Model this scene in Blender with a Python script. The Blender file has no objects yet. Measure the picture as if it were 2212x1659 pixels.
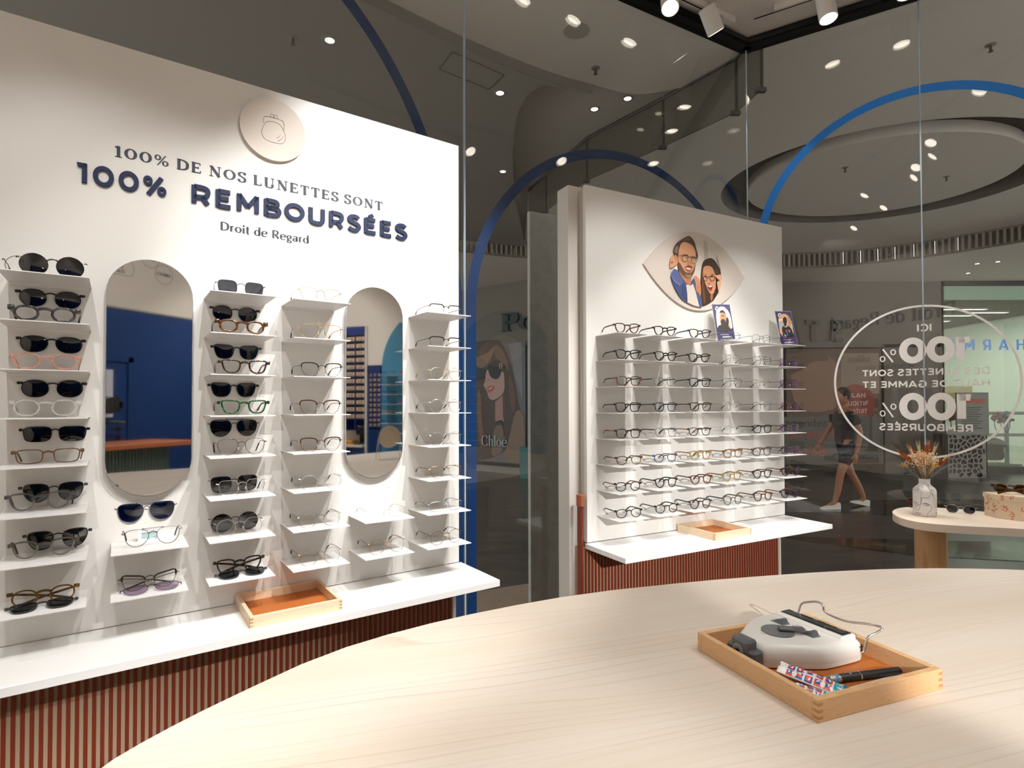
import bpy, bmesh, math, random
from mathutils import Matrix, Vector
from mathutils.geometry import tessellate_polygon
random.seed(7)
SC = bpy.context.scene
COL = SC.collection
PI = math.pi
H = 1.55                                   # lens height above the floor
R = math.radians

# ------------------------------------------------------------------ camera
def camera_matrix(pitch, roll):
    cp, sp, cr, sr = math.cos(pitch), math.sin(pitch), math.cos(roll), math.sin(roll)
    right, down, fwd = Vector((1, 0, 0)), Vector((0, sp, -cp)), Vector((0, cp, sp))
    r2, d2 = right * cr - down * sr, right * sr + down * cr
    m = Matrix.Identity(4)
    for i in range(3):
        m[i][0], m[i][1], m[i][2] = r2[i], -d2[i], -fwd[i]
    m[2][3] = H
    return m
cam_data = bpy.data.cameras.new('camera')
cam_data.sensor_width = 36.0
cam_data.lens = 1220.3 / 2212 * 36.0
cam_data.shift_x = 0.0005
cam_data.shift_y = 0.0096
cam_data.clip_start = 0.01
cam_data.clip_end = 100
cam = bpy.data.objects.new('camera', cam_data)
COL.objects.link(cam)
cam.matrix_world = camera_matrix(R(1.0057), R(-0.156))
SC.camera = cam

# ------------------------------------------------------------------ world, exposure, lights
SC.view_settings.view_transform = 'Standard'
SC.view_settings.look = 'None'
SC.view_settings.gamma = 1.0
SC.view_settings.use_curve_mapping = False
SC.view_settings.exposure = 0.0
SC.cycles.max_bounces = 8
SC.cycles.transparent_max_bounces = 16
SC.cycles.caustics_reflective = False
SC.cycles.caustics_refractive = False
SC.cycles.sample_clamp_indirect = 4.0
W = bpy.data.worlds.new('mall_air')
SC.world = W
W.use_nodes = True
W.node_tree.nodes['Background'].inputs[0].default_value = (0.97, 0.97, 0.97, 1)
W.node_tree.nodes['Background'].inputs[1].default_value = 2.8

def F(deg, d):
    """upright frame: x along a wall, y into it, z up from lens height; y=0 on the wall face"""
    return Matrix.Translation((0, 0, H)) @ Matrix.Rotation(R(deg), 4, 'Z') @ Matrix.Translation((0, d, 0))
P1 = F(34.91, 1.84)       # left display panel
P2 = F(27.92, 2.02)       # right display panel
G0 = F(34.91, 2.040)      # glass left of the first joint
G1 = F(28.80, 2.155)      # glass behind the right panel
G2 = F(-31.80, 3.4293)    # glass right of the corner
WORLD = Matrix.Translation((0, 0, H))

def spot(name, p, aim, watts, cone, blend=0.5, col=(1, 0.97, 0.92), radius=0.03, parent=None):
    d = bpy.data.lights.new(name, 'SPOT')
    d.energy = watts; d.spot_size = R(cone); d.spot_blend = blend; d.color = col; d.shadow_soft_size = radius
    o = bpy.data.objects.new(name, d); COL.objects.link(o)
    p, aim = Vector(p), Vector(aim)
    m = (aim - p).to_track_quat('-Z', 'Y').to_matrix().to_4x4(); m.translation = p
    if parent: o.parent = parent
    o.matrix_world = m
    return o
def point(name, p, watts, col=(1, 0.97, 0.93), radius=0.06):
    d = bpy.data.lights.new(name, 'POINT'); d.energy = watts; d.color = col; d.shadow_soft_size = radius
    o = bpy.data.objects.new(name, d); COL.objects.link(o); o.location = p
    return o
def area(name, p, sx, sy, watts, col=(1, 0.97, 0.93)):
    d = bpy.data.lights.new(name, 'AREA'); d.shape = 'RECTANGLE'; d.size = sx; d.size_y = sy; d.energy = watts; d.color = col
    o = bpy.data.objects.new(name, d); COL.objects.link(o); o.location = p
    return o
def at(fr, u, out, z):
    return fr @ Vector((u, -out, z))
# ceiling spots of the shop (the fixtures are built further down, one per lamp)
SHOP_SPOTS = [  # frame, (u, out, z) of the lamp, (u, out, z) of its aim, watts, cone
    (P1, (1.10, 1.85, 1.93), (0.86, 0.0, 0.30), 190, 40),
    (P1, (1.55, 1.75, 1.93), (0.95, 0.0, 0.00), 120, 40),
    (P1, (0.35, 1.95, 1.93), (0.42, 0.0, -0.40), 95, 44),
    (P1, (-0.30, 1.95, 1.93), (0.05, 0.0, -0.45), 70, 46),
    (P1, (0.75, 1.60, 1.93), (0.62, 0.0, -0.50), 75, 40),
    (P2, (1.30, 1.75, 1.93), (1.75, 0.0, -0.30), 95, 46),
    (P2, (1.75, 1.55, 1.93), (2.05, 0.0, -0.40), 95, 42),
    (P2, (2.45, 1.35, 1.93), (2.45, 0.0, -0.35), 75, 42),
]
SHOP_DOWN = [  # over the table and the rest of the room: world x, y, watts, aim x, aim y, aim height
    (0.30, 0.55, 28, 0.4, 0.9, .9), (1.55, 0.70, 75, 1.35, 0.95, .9), (0.7, -0.75, 70, 0.6, -0.8, .9), (2.2, -0.1, 70, 2.1, 0.1, .9),
    (2.6, -1.3, 190, 3.2, -1.7, 1.6), (-1.0, -0.9, 300, -1.25, -2.5, 2.5), (-1.5, 0.2, 50, -1.6, 0.1, .9), (1.7, -1.0, 160, 2.0, -2.4, 2.2),
]
BASE_WASH = [  # narrow wall washers at the far side of the room: world x, y, watts, aim x, y, height, cone
    (2.75, -2.30, 1100, -0.75, 1.40, .45, 13), (2.0, -2.35, 850, -1.00, 1.10, .45, 13),
]
# ------------------------------------------------------------------ materials
def lin(h):
    h = h.lstrip('#'); v = [int(h[i:i + 2], 16) / 255 for i in (0, 2, 4)]
    return tuple(c / 12.92 if c <= 0.04045 else ((c + 0.055) / 1.055) ** 2.4 for c in v) + (1,)
MC = {}
def new_mat(name):
    m = bpy.data.materials.new(name); m.use_nodes = True
    return m, m.node_tree, m.node_tree.nodes['Principled BSDF']
def flat(h, rough=0.5, metal=0.0, spec=0.5, coat=0.0):
    k = ('f', h, rough, metal, spec, coat)
    if k not in MC:
        m, t, b = new_mat('paint_' + h.strip('#'))
        b.inputs['Base Color'].default_value = lin(h); b.inputs['Roughness'].default_value = rough
        b.inputs['Metallic'].default_value = metal; b.inputs['Specular IOR Level'].default_value = spec
        b.inputs['Coat Weight'].default_value = coat
        # a trace of grain so that no surface is perfectly uniform
        n = t.nodes.new('ShaderNodeTexNoise'); n.inputs['Scale'].default_value = 220
        tc = t.nodes.new('ShaderNodeTexCoord'); t.links.new(tc.outputs['Object'], n.inputs['Vector'])
        mr = t.nodes.new('ShaderNodeMapRange'); mr.inputs[3].default_value = max(0.02, rough - 0.03); mr.inputs[4].default_value = rough + 0.03
        t.links.new(n.outputs['Fac'], mr.inputs[0]); t.links.new(mr.outputs[0], b.inputs['Roughness'])
        MC[k] = m
    return MC[k]
def emit(h, s):
    k = ('e', h, s)
    if k not in MC:
        m = bpy.data.materials.new('light_' + h.strip('#')); m.use_nodes = True; t = m.node_tree
        t.nodes.remove(t.nodes['Principled BSDF'])
        e = t.nodes.new('ShaderNodeEmission'); e.inputs[0].default_value = lin(h); e.inputs[1].default_value = s
        t.links.new(e.outputs[0], t.nodes['Material Output'].inputs[0]); MC[k] = m
    return MC[k]
def glassy(h, rough=0.02, clear=0.92, boost=1.0, refl=(1, 1, 1, 1)):
    """thin pane: see-through, with the mirror image of its Fresnel share"""
    k = ('g', h, rough, clear, boost)
    if k not in MC:
        m = bpy.data.materials.new('glass_' + h.strip('#')); m.use_nodes = True; t = m.node_tree
        t.nodes.remove(t.nodes['Principled BSDF'])
        tr = t.nodes.new('ShaderNodeBsdfTransparent'); c = lin(h); tr.inputs[0].default_value = (c[0] * clear, c[1] * clear, c[2] * clear, 1)
        gl = t.nodes.new('ShaderNodeBsdfGlossy'); gl.inputs['Roughness'].default_value = rough; gl.inputs['Color'].default_value = refl
        # Fresnel share by the angle between view and surface, alike for both faces of the pane
        ge = t.nodes.new('ShaderNodeNewGeometry'); dp = t.nodes.new('ShaderNodeVectorMath'); dp.operation = 'DOT_PRODUCT'
        t.links.new(ge.outputs['Incoming'], dp.inputs[0]); t.links.new(ge.outputs['Normal'], dp.inputs[1])
        def mth(op, *a):
            n_ = t.nodes.new('ShaderNodeMath'); n_.operation = op
            for i, v in enumerate(a):
                if isinstance(v, (int, float)): n_.inputs[i].default_value = v
                else: t.links.new(v, n_.inputs[i])
            return n_.outputs[0]
        om = mth('SUBTRACT', 1.0, mth('ABSOLUTE', dp.outputs['Value']))
        f_ = mth('ADD', mth('MULTIPLY', mth('POWER', om, 5.0), 0.96), 0.04)
        mu = t.nodes.new('ShaderNodeMath'); mu.operation = 'MULTIPLY'; mu.inputs[1].default_value = boost; mu.use_clamp = True
        mx = t.nodes.new('ShaderNodeMixShader')
        t.links.new(f_, mu.inputs[0]); t.links.new(mu.outputs[0], mx.inputs[0])
        t.links.new(tr.outputs[0], mx.inputs[1]); t.links.new(gl.outputs[0], mx.inputs[2])
        t.links.new(mx.outputs[0], t.nodes['Material Output'].inputs[0]); MC[k] = m
    return MC[k]
def ramp(t, fac, stops):
    r = t.nodes.new('ShaderNodeValToRGB'); e = r.color_ramp.elements
    while len(e) < len(stops): e.new(0.5)
    for i, (p, h) in enumerate(stops): e[i].position = p; e[i].color = lin(h)
    t.links.new(fac, r.inputs[0]); return r
def mapped(t, scale, rot=(0, 0, 0), src='Object'):
    tc = t.nodes.new('ShaderNodeTexCoord'); mp = t.nodes.new('ShaderNodeMapping')
    mp.inputs['Scale'].default_value = scale; mp.inputs['Rotation'].default_value = rot
    t.links.new(tc.outputs[src], mp.inputs[0]); return mp.outputs[0]
def wood(name, c0, c1, c2, scale=(1.2, 14, 14), rot=(0, 0, 0), rough=0.45, rings=9.0, bump=0.02, line=0.45):
    m, t, b = new_mat(name)
    v = mapped(t, scale, rot)
    n1 = t.nodes.new('ShaderNodeTexNoise'); n1.inputs['Scale'].default_value = 0.55; n1.inputs['Detail'].default_value = 3
    n2 = t.nodes.new('ShaderNodeTexNoise'); n2.inputs['Scale'].default_value = 9; n2.inputs['Detail'].default_value = 5
    t.links.new(v, n1.inputs['Vector']); t.links.new(v, n2.inputs['Vector'])
    mul = t.nodes.new('ShaderNodeMath'); mul.operation = 'MULTIPLY'; mul.inputs[1].default_value = rings
    t.links.new(n1.outputs['Fac'], mul.inputs[0])
    fr = t.nodes.new('ShaderNodeMath'); fr.operation = 'FRACT'; t.links.new(mul.outputs[0], fr.inputs[0])
    r1 = ramp(t, fr.outputs[0], [(0.0, c1), (0.10, c0), (0.80, c0), (1.0, c2)])
    r2 = ramp(t, n2.outputs['Fac'], [(0.30, c1), (0.62, c0)])
    mx = t.nodes.new('ShaderNodeMixRGB'); mx.inputs[0].default_value = line
    t.links.new(r2.outputs[0], mx.inputs[1]); t.links.new(r1.outputs[0], mx.inputs[2])
    t.links.new(mx.outputs[0], b.inputs['Base Color']); b.inputs['Roughness'].default_value = rough
    bp = t.nodes.new('ShaderNodeBump'); bp.inputs['Strength'].default_value = bump; t.links.new(n2.outputs['Fac'], bp.inputs['Height'])
    t.links.new(bp.outputs[0], b.inputs['Normal'])
    return m
def mottled(name, stops, scale=60, rough=0.3, bump=0.0, spec=0.5, stretch=(1, 1, 1), detail=4, alpha=None):
    m, t, b = new_mat(name)
    n = t.nodes.new('ShaderNodeTexNoise'); n.inputs['Scale'].default_value = scale; n.inputs['Detail'].default_value = detail
    t.links.new(mapped(t, stretch), n.inputs['Vector'])
    r = ramp(t, n.outputs['Fac'], stops); t.links.new(r.outputs[0], b.inputs['Base Color'])
    b.inputs['Roughness'].default_value = rough; b.inputs['Specular IOR Level'].default_value = spec
    if bump:
        bp = t.nodes.new('ShaderNodeBump'); bp.inputs['Strength'].default_value = bump; bp.inputs['Distance'].default_value = 0.002
        t.links.new(n.outputs['Fac'], bp.inputs['Height']); t.links.new(bp.outputs[0], b.inputs['Normal'])
    if alpha is not None:
        b.inputs['Alpha'].default_value = alpha
    return m
def leather(name, c0, c1):
    m, t, b = new_mat(name)
    v = t.nodes.new('ShaderNodeTexVoronoi'); v.inputs['Scale'].default_value = 260; v.feature = 'DISTANCE_TO_EDGE'
    t.links.new(mapped(t, (1, 1, 1)), v.inputs['Vector'])
    r = ramp(t, v.outputs['Distance'], [(0.0, c1), (0.12, c0)]); t.links.new(r.outputs[0], b.inputs['Base Color'])
    bp = t.nodes.new('ShaderNodeBump'); bp.inputs['Strength'].default_value = 0.35; bp.inputs['Distance'].default_value = 0.001
    t.links.new(v.outputs['Distance'], bp.inputs['Height']); t.links.new(bp.outputs[0], b.inputs['Normal'])
    b.inputs['Roughness'].default_value = 0.5
    return m
WHITE = flat('#eae7e2', 0.36)
WHITE2 = flat('#f0edea', 0.32)
CREAM = flat('#cdc4b8', 0.6)
LEDGE = flat('#f1f0ee', 0.3)
NAVY = flat('#10305c', 0.4)
BLUE_LIT = flat('#0a74cc', 0.4)  # arch band blue with the window spotlights' brightness put into the colour
BLUE_UNLIT = flat('#0b4fa0', 0.5)  # same band blue, darkened for the panes the spots do not light
BLACK = flat('#0b0b0c', 0.35)
DARK = flat('#1a1b1d', 0.5)
STEEL = flat('#c9c6c0', 0.22, 1.0)
CHROME = flat('#e2ded8', 0.08, 1.0)
MIRROR = flat('#eef0f0', 0.0, 1.0)
GLASS = glassy('#f0efeb', 0.0, 0.90, 1.0)
LENS = glassy('#fbfcfc', 0.0, 0.985, 0.9)
LENSD = glassy('#2b2b2e', 0.02, 0.6, 1.1)
LENSG = glassy('#474a52', 0.02, 0.8, 1.1)
LENSB = glassy('#33456f', 0.02, 0.8, 1.2)
LENSV = glassy('#d3c6d6', 0.02, 0.9, 1.8, (0.75, 0.45, 0.9, 1))
LENSBR = glassy('#6b3d1c', 0.02, 0.8, 1.1)
def maple(name, base, tone, line, rot):
    """pale veneer: fine fibre, slow tone drift and thin wandering growth lines"""
    m, t, b = new_mat(name)
    def mth(op, *a):
        n_ = t.nodes.new('ShaderNodeMath'); n_.operation = op
        for i, v in enumerate(a):
            if isinstance(v, (int, float)): n_.inputs[i].default_value = v
            else: t.links.new(v, n_.inputs[i])
        return n_.outputs[0]
    def noise(vec, sc, det=3, rough=.5):
        n_ = t.nodes.new('ShaderNodeTexNoise'); n_.inputs['Scale'].default_value = sc; n_.inputs['Detail'].default_value = det; n_.inputs['Roughness'].default_value = rough
        t.links.new(vec, n_.inputs['Vector']); return n_.outputs['Fac']
    v = mapped(t, (1, 1, 1), rot)
    mp = t.nodes.new('ShaderNodeMapping'); mp.inputs['Scale'].default_value = (.34, 2.2, 2.2); t.links.new(v, mp.inputs[0])
    mf = t.nodes.new('ShaderNodeMapping'); mf.inputs['Scale'].default_value = (3, 170, 170); t.links.new(v, mf.inputs[0])
    md = t.nodes.new('ShaderNodeMapping'); md.inputs['Scale'].default_value = (.8, 7, 7); t.links.new(v, md.inputs[0])
    sp = t.nodes.new('ShaderNodeSeparateXYZ'); t.links.new(v, sp.inputs[0])
    h = mth('ADD', sp.outputs['Y'], mth('MULTIPLY', noise(mp.outputs[0], 1.5, 2.0), .34))
    ring = mth('FRACT', mth('MULTIPLY', h, 44.0))
    lines = ramp(t, ring, [(0.0, '#000000'), (0.80, '#1c1c1c'), (0.95, '#ffffff'), (1.0, '#000000')])
    mask = ramp(t, noise(md.outputs[0], 1.1, 2), [(.42, '#1a1a1a'), (.62, '#ffffff')])
    drift = noise(md.outputs[0], .8, 3); fibre = noise(mf.outputs[0], 1.0, 2)
    m1 = t.nodes.new('ShaderNodeMixRGB'); m1.inputs[1].default_value = lin(base); m1.inputs[2].default_value = lin(tone)
    r1 = ramp(t, mth('ADD', mth('MULTIPLY', drift, .75), mth('MULTIPLY', fibre, .25)), [(.36, '#000000'), (.64, '#ffffff')]); t.links.new(r1.outputs[0], m1.inputs[0])
    m2 = t.nodes.new('ShaderNodeMixRGB'); m2.inputs[2].default_value = lin(line); t.links.new(m1.outputs[0], m2.inputs[1])
    t.links.new(mth('MULTIPLY', mth('MULTIPLY', lines.outputs[0], mask.outputs[0]), .42), m2.inputs[0])
    t.links.new(m2.outputs[0], b.inputs['Base Color']); b.inputs['Roughness'].default_value = .42
    return m
TABLEW = maple('maple_top', '#ddd2c5', '#d5c5b3', '#b6977a', (0, 0, R(-17)))
PALEW = maple('pale_ply', '#e8d8c6', '#dfcab4', '#c4a283', (0, 0, R(3)))
LEGW = wood('maple_post', '#d9b384', '#cda06a', '#b98248', scale=(10, 10, 1.1), rough=0.42, rings=10)
BEECH = wood('beech_tray', '#d9b083', '#cfa06f', '#bd8a58', scale=(9, 9, 110), rough=0.45, rings=6, line=0.25)
BEECH2 = wood('beech_tray_pale', '#e6d0b2', '#dcc09b', '#cba67a', scale=(9, 9, 110), rough=0.45, rings=6, line=0.3)
TANL = leather('tan_leather', '#b96a2c', '#97521e')
SLAT = flat('#7d2c10', 0.5)
SLATB = flat('#b59c82', 0.6)
TORT = mottled('tortoise', [(0.42, '#0d0805'), (0.54, '#2a1709'), (0.70, '#684015')], 150, 0.18)
TORTA = mottled('amber_tortoise', [(0.36, '#1e0e04'), (0.52, '#4a2809'), (0.72, '#8a5a18')], 120, 0.16, stretch=(1, 1, 2.5))
TORTD = mottled('dark_tortoise', [(0.42, '#0e0b09'), (0.58, '#261810'), (0.75, '#553218')], 140, 0.18)
GREENT = mottled('green_tortoise', [(0.34, '#06180b'), (0.52, '#143d1c'), (0.7, '#2f6a30')], 130, 0.16)
SMOKY = mottled('smoky_horn', [(0.30, '#1d1c1d'), (0.55, '#3b3737'), (0.75, '#6b6464')], 70, 0.12)
def crystal(h, a=0.45):
    k = ('c', h, a)
    if k not in MC:
        m, t, b = new_mat('crystal_' + h.strip('#')); b.inputs['Base Color'].default_value = lin(h); b.inputs['Roughness'].default_value = 0.08
        b.inputs['Alpha'].default_value = a; b.inputs['Specular IOR Level'].default_value = 0.8
        n = t.nodes.new('ShaderNodeTexNoise'); n.inputs['Scale'].default_value = 60
        mr = t.nodes.new('ShaderNodeMapRange'); mr.inputs[3].default_value = a - 0.12; mr.inputs[4].default_value = a + 0.12
        t.links.new(n.outputs['Fac'], mr.inputs[0]); t.links.new(mr.outputs[0], b.inputs['Alpha']); MC[k] = m
    return MC[k]
# ------------------------------------------------------------------ mesh helpers
class MB:
    """collects shapes that become ONE mesh object"""
    def __init__(s): s.v, s.f, s.m = [], [], []
    def add(s, vs, fs, mi=0):
        o = len(s.v); s.v += [tuple(v) for v in vs]; s.f += [tuple(i + o for i in f) for f in fs]; s.m += [mi] * len(fs); return s
    def box(s, x0, x1, y0, y1, z0, z1, mi=0, M=None, ch=0.0):
        if ch > 0:   # bevelled box: chamfer all vertical and horizontal edges
            c = min(ch, (x1 - x0) / 2.01, (y1 - y0) / 2.01, (z1 - z0) / 2.01); vs = []
            for sx in (0, 1):
                for sy in (0, 1):
                    for sz in (0, 1):
                        X, Y, Z = (x0, x1)[sx], (y0, y1)[sy], (z0, z1)[sz]
                        dx, dy, dz = (c, -c)[sx], (c, -c)[sy], (c, -c)[sz]
                        vs += [(X, Y + dy, Z + dz), (X + dx, Y, Z + dz), (X + dx, Y + dy, Z)]
            bm = bmesh.new()
            for v in vs: bm.verts.new(v)
            bmesh.ops.convex_hull(bm, input=bm.verts)
            bmesh.ops.recalc_face_normals(bm, faces=bm.faces)
            bmesh.ops.dissolve_limit(bm, angle_limit=0.01, verts=bm.verts, edges=bm.edges)
            bm.verts.index_update()
            V = [v.co.copy() for v in bm.verts]; Fc = [[v.index for v in f.verts] for f in bm.faces]; bm.free()
            if M: V = [M @ v for v in V]
            return s.add(V, Fc, mi)
        vs = [Vector((x, y, z)) for x in (x0, x1) for y in (y0, y1) for z in (z0, z1)]
        if M: vs = [M @ v for v in vs]
        return s.add(vs, [(0, 1, 3, 2), (4, 6, 7, 5), (0, 4, 5, 1), (2, 3, 7, 6), (0, 2, 6, 4), (1, 5, 7, 3)], mi)
    def prism(s, pts, y0, y1, mi=0, M=None, axis='y'):
        """outline (a,b) extruded; axis y: a=x,b=z; axis z: a=x,b=y"""
        pts = list(pts); n = len(pts)
        ar = sum(pts[i][0] * pts[(i + 1) % n][1] - pts[(i + 1) % n][0] * pts[i][1] for i in range(n))
        if (ar < 0) == (axis == 'y' ): pts.reverse()
        g = (lambda a, b, c: Vector((a, c, b))) if axis == 'y' else (lambda a, b, c: Vector((a, b, c)))
        vs = [g(a, b, y0) for a, b in pts] + [g(a, b, y1) for a, b in pts]
        if M: vs = [M @ v for v in vs]
        tri = tessellate_polygon([[Vector((a, b, 0)) for a, b in pts]])
        fs = []
        for t in tri:
            a, b, c = t
            z = (pts[b][0] - pts[a][0]) * (pts[c][1] - pts[a][1]) - (pts[c][0] - pts[a][0]) * (pts[b][1] - pts[a][1])
            want = 1 if axis == 'y' else -1
            t = (a, b, c) if z * want > 0 else (a, c, b)
            fs.append(t); fs.append(tuple(i + n for i in reversed(t)))
        for i in range(n):
            j = (i + 1) % n; q = (i, i + n, j + n, j)
            fs.append(q if axis == 'y' else tuple(reversed(q)))
        if axis == 'z' : fs = [tuple(reversed(f)) for f in fs] if False else fs
        return s.add(vs, fs, mi)
    def tube(s, path, r, n=8, mi=0, closed=False, cap=True, flat=1.0, up=None):
        P = [Vector(p) for p in path]; k = len(P); rr = r if isinstance(r, (list, tuple)) else [r] * k
        rings = []; prev = None
        for i in range(k):
            a = P[(i - 1) % k] if (closed or i > 0) else P[i]; b = P[(i + 1) % k] if (closed or i < k - 1) else P[i]
            t = (b - a); t = t.normalized() if t.length > 1e-9 else Vector((0, 0, 1))
            ref = Vector(up) if up else (prev if prev else (Vector((0, 0, 1)) if abs(t.z) < 0.9 else Vector((1, 0, 0))))
            x = ref - t * ref.dot(t)
            if x.length < 1e-6: x = Vector((1, 0, 0)) - t * t.x
            x.normalize(); y = t.cross(x); prev = x
            rings.append([P[i] + (x * math.cos(q) + y * math.sin(q) * flat) * rr[i] for q in [2 * PI * j / n + PI / n for j in range(n)]])
        vs = [v for g in rings for v in g]; fs = []
        for i in range(k if closed else k - 1):
            for j in range(n):
                a, b = i * n + j, i * n + (j + 1) % n; c, d = ((i + 1) % k) * n + (j + 1) % n, ((i + 1) % k) * n + j
                fs.append((a, b, c, d))
        if cap and not closed:
            fs.append(tuple(reversed(range(n)))); fs.append(tuple(range((k - 1) * n, k * n)))
        return s.add(vs, fs, mi)
    def lathe(s, prof, n=32, mi=0, M=None, sx=1.0, sy=1.0):
        vs = []; k = len(prof)
        for r, z in prof:
            for j in range(n):
                a = 2 * PI * j / n; vs.append(Vector((r * math.cos(a) * sx, r * math.sin(a) * sy, z)))
        if M: vs = [M @ v for v in vs]
        fs = []
        for i in range(k - 1):
            for j in range(n):
                fs.append((i * n + j, i * n + (j + 1) % n, (i + 1) * n + (j + 1) % n, (i + 1) * n + j))
        fs.append(tuple(reversed(range(n)))); fs.append(tuple(range((k - 1) * n, k * n)))
        return s.add(vs, fs, mi)
    def ball(s, c, r, mi=0, seg=10, rings=6, M=None, sc=(1, 1, 1)):
        c = Vector(c); vs = [c + Vector((0, 0, -r * sc[2]))]; fs = []
        for i in range(1, rings):
            for j in range(seg):
                a, b = -PI / 2 + PI * i / rings, 2 * PI * j / seg
                vs.append(c + Vector((r * math.cos(a) * math.cos(b) * sc[0], r * math.cos(a) * math.sin(b) * sc[1], r * math.sin(a) * sc[2])))
        vs.append(c + Vector((0, 0, r * sc[2]))); t = len(vs) - 1
        for j in range(seg):
            fs.append((0, 1 + (j + 1) % seg, 1 + j)); fs.append((t, t - seg + j, t - seg + (j + 1) % seg))
        for i in range(rings - 2):
            for j in range(seg):
                a = 1 + i * seg + j; b = 1 + i * seg + (j + 1) % seg; fs.append((a, b, b + seg, a + seg))
        if M: vs = [M @ v for v in vs]
        return s.add(vs, fs, mi)
    def ring(s, inner, outer, y0, y1, mi=0):
        """closed band between two equally long outlines (x,z), from y0 to y1"""
        n = len(inner); vs = []
        for (a, b) in ((outer, y0), (outer, y1), (inner, y1), (inner, y0)):
            vs += [Vector((p[0], b, p[1])) for p in a]
        fs = []
        for q in range(4):
            for i in range(n):
                j = (i + 1) % n; w = (q + 1) % 4
                fs.append((q * n + i, q * n + j, w * n + j, w * n + i))
        return s.add(vs, fs, mi)
    def build(s, name, mats, parent=None, M=None, smooth=35, fix=True):
        me = bpy.data.meshes.new(name); me.from_pydata(s.v, [], s.f)
        for m in (mats if isinstance(mats, (list, tuple)) else [mats]): me.materials.append(m)
        me.polygons.foreach_set('material_index', s.m)
        if fix:
            bm = bmesh.new(); bm.from_mesh(me); bmesh.ops.recalc_face_normals(bm, faces=bm.faces); bm.to_mesh(me); bm.free()
        if smooth:
            me.polygons.foreach_set('use_smooth', [True] * len(me.polygons)); me.set_sharp_from_angle(angle=R(smooth))
        me.update()
        o = bpy.data.objects.new(name, me); COL.objects.link(o)
        if parent: o.parent = parent
        if M is not None:
            if parent: o.matrix_local = M
            else: o.matrix_world = M
        return o
def tag(o, label, cat, group=None, kind=None):
    if label: o['label'] = label
    if cat: o['category'] = cat
    if group: o['group'] = group
    if kind: o['kind'] = kind
    return o
def thing(name, label, cat, M, group=None):
    o = bpy.data.objects.new(name, None); o.empty_display_size = 0.05; COL.objects.link(o)
    o.matrix_world = M
    return tag(o, label, cat, group)
def struct(o): o['kind'] = 'structure'; return o
def T(x, y, z): return Matrix.Translation((x, y, z))
def RX(d): return Matrix.Rotation(R(d), 4, 'X')
def RY(d): return Matrix.Rotation(R(d), 4, 'Y')
def RZ(d): return Matrix.Rotation(R(d), 4, 'Z')
def chaikin(p, k=2, closed=True):
    for _ in range(k):
        q = []; n = len(p); rng = range(n if closed else n - 1)
        if not closed: q.append(p[0])
        for i in rng:
            a, b = p[i], p[(i + 1) % n]
            q.append(tuple(a[j] * .75 + b[j] * .25 for j in range(len(a)))); q.append(tuple(a[j] * .25 + b[j] * .75 for j in range(len(a))))
        if not closed: q.append(p[-1])
        p = q
    return p
def resample(p, n):
    m = len(p); L = [0]
    for i in range(m):
        a, b = p[i], p[(i + 1) % m]; L.append(L[-1] + math.hypot(a[0] - b[0], a[1] - b[1]))
    out = []
    for k in range(n):
        t = L[-1] * k / n; i = max(j for j in range(m + 1) if L[j] <= t + 1e-12); i = min(i, m - 1)
        f = (t - L[i]) / max(1e-12, L[i + 1] - L[i]); a, b = p[i], p[(i + 1) % m]
        out.append((a[0] + (b[0] - a[0]) * f, a[1] + (b[1] - a[1]) * f))
    return out
def offset(p, d):
    n = len(p); o = []
    for i in range(n):
        a, b = p[i - 1], p[(i + 1) % n]; tx, tz = b[0] - a[0], b[1] - a[1]; l = math.hypot(tx, tz) or 1
        o.append((p[i][0] + tz / l * d, p[i][1] - tx / l * d))
    return o
def ell(cx, cz, a, b, n=40, t0=0, t1=2 * PI, end=False):
    return [(cx + a * math.cos(t0 + (t1 - t0) * i / (n - 1 if end else n)), cz + b * math.sin(t0 + (t1 - t0) * i / (n - 1 if end else n))) for i in range(n)]
def oblong(cx, z0, z1, r, n=18):
    """upright stadium outline"""
    return ell(cx, z1 - r, r, r, n, 0, PI, True) + ell(cx, z0 + r, r, r, n, PI, 2 * PI, True)
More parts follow.
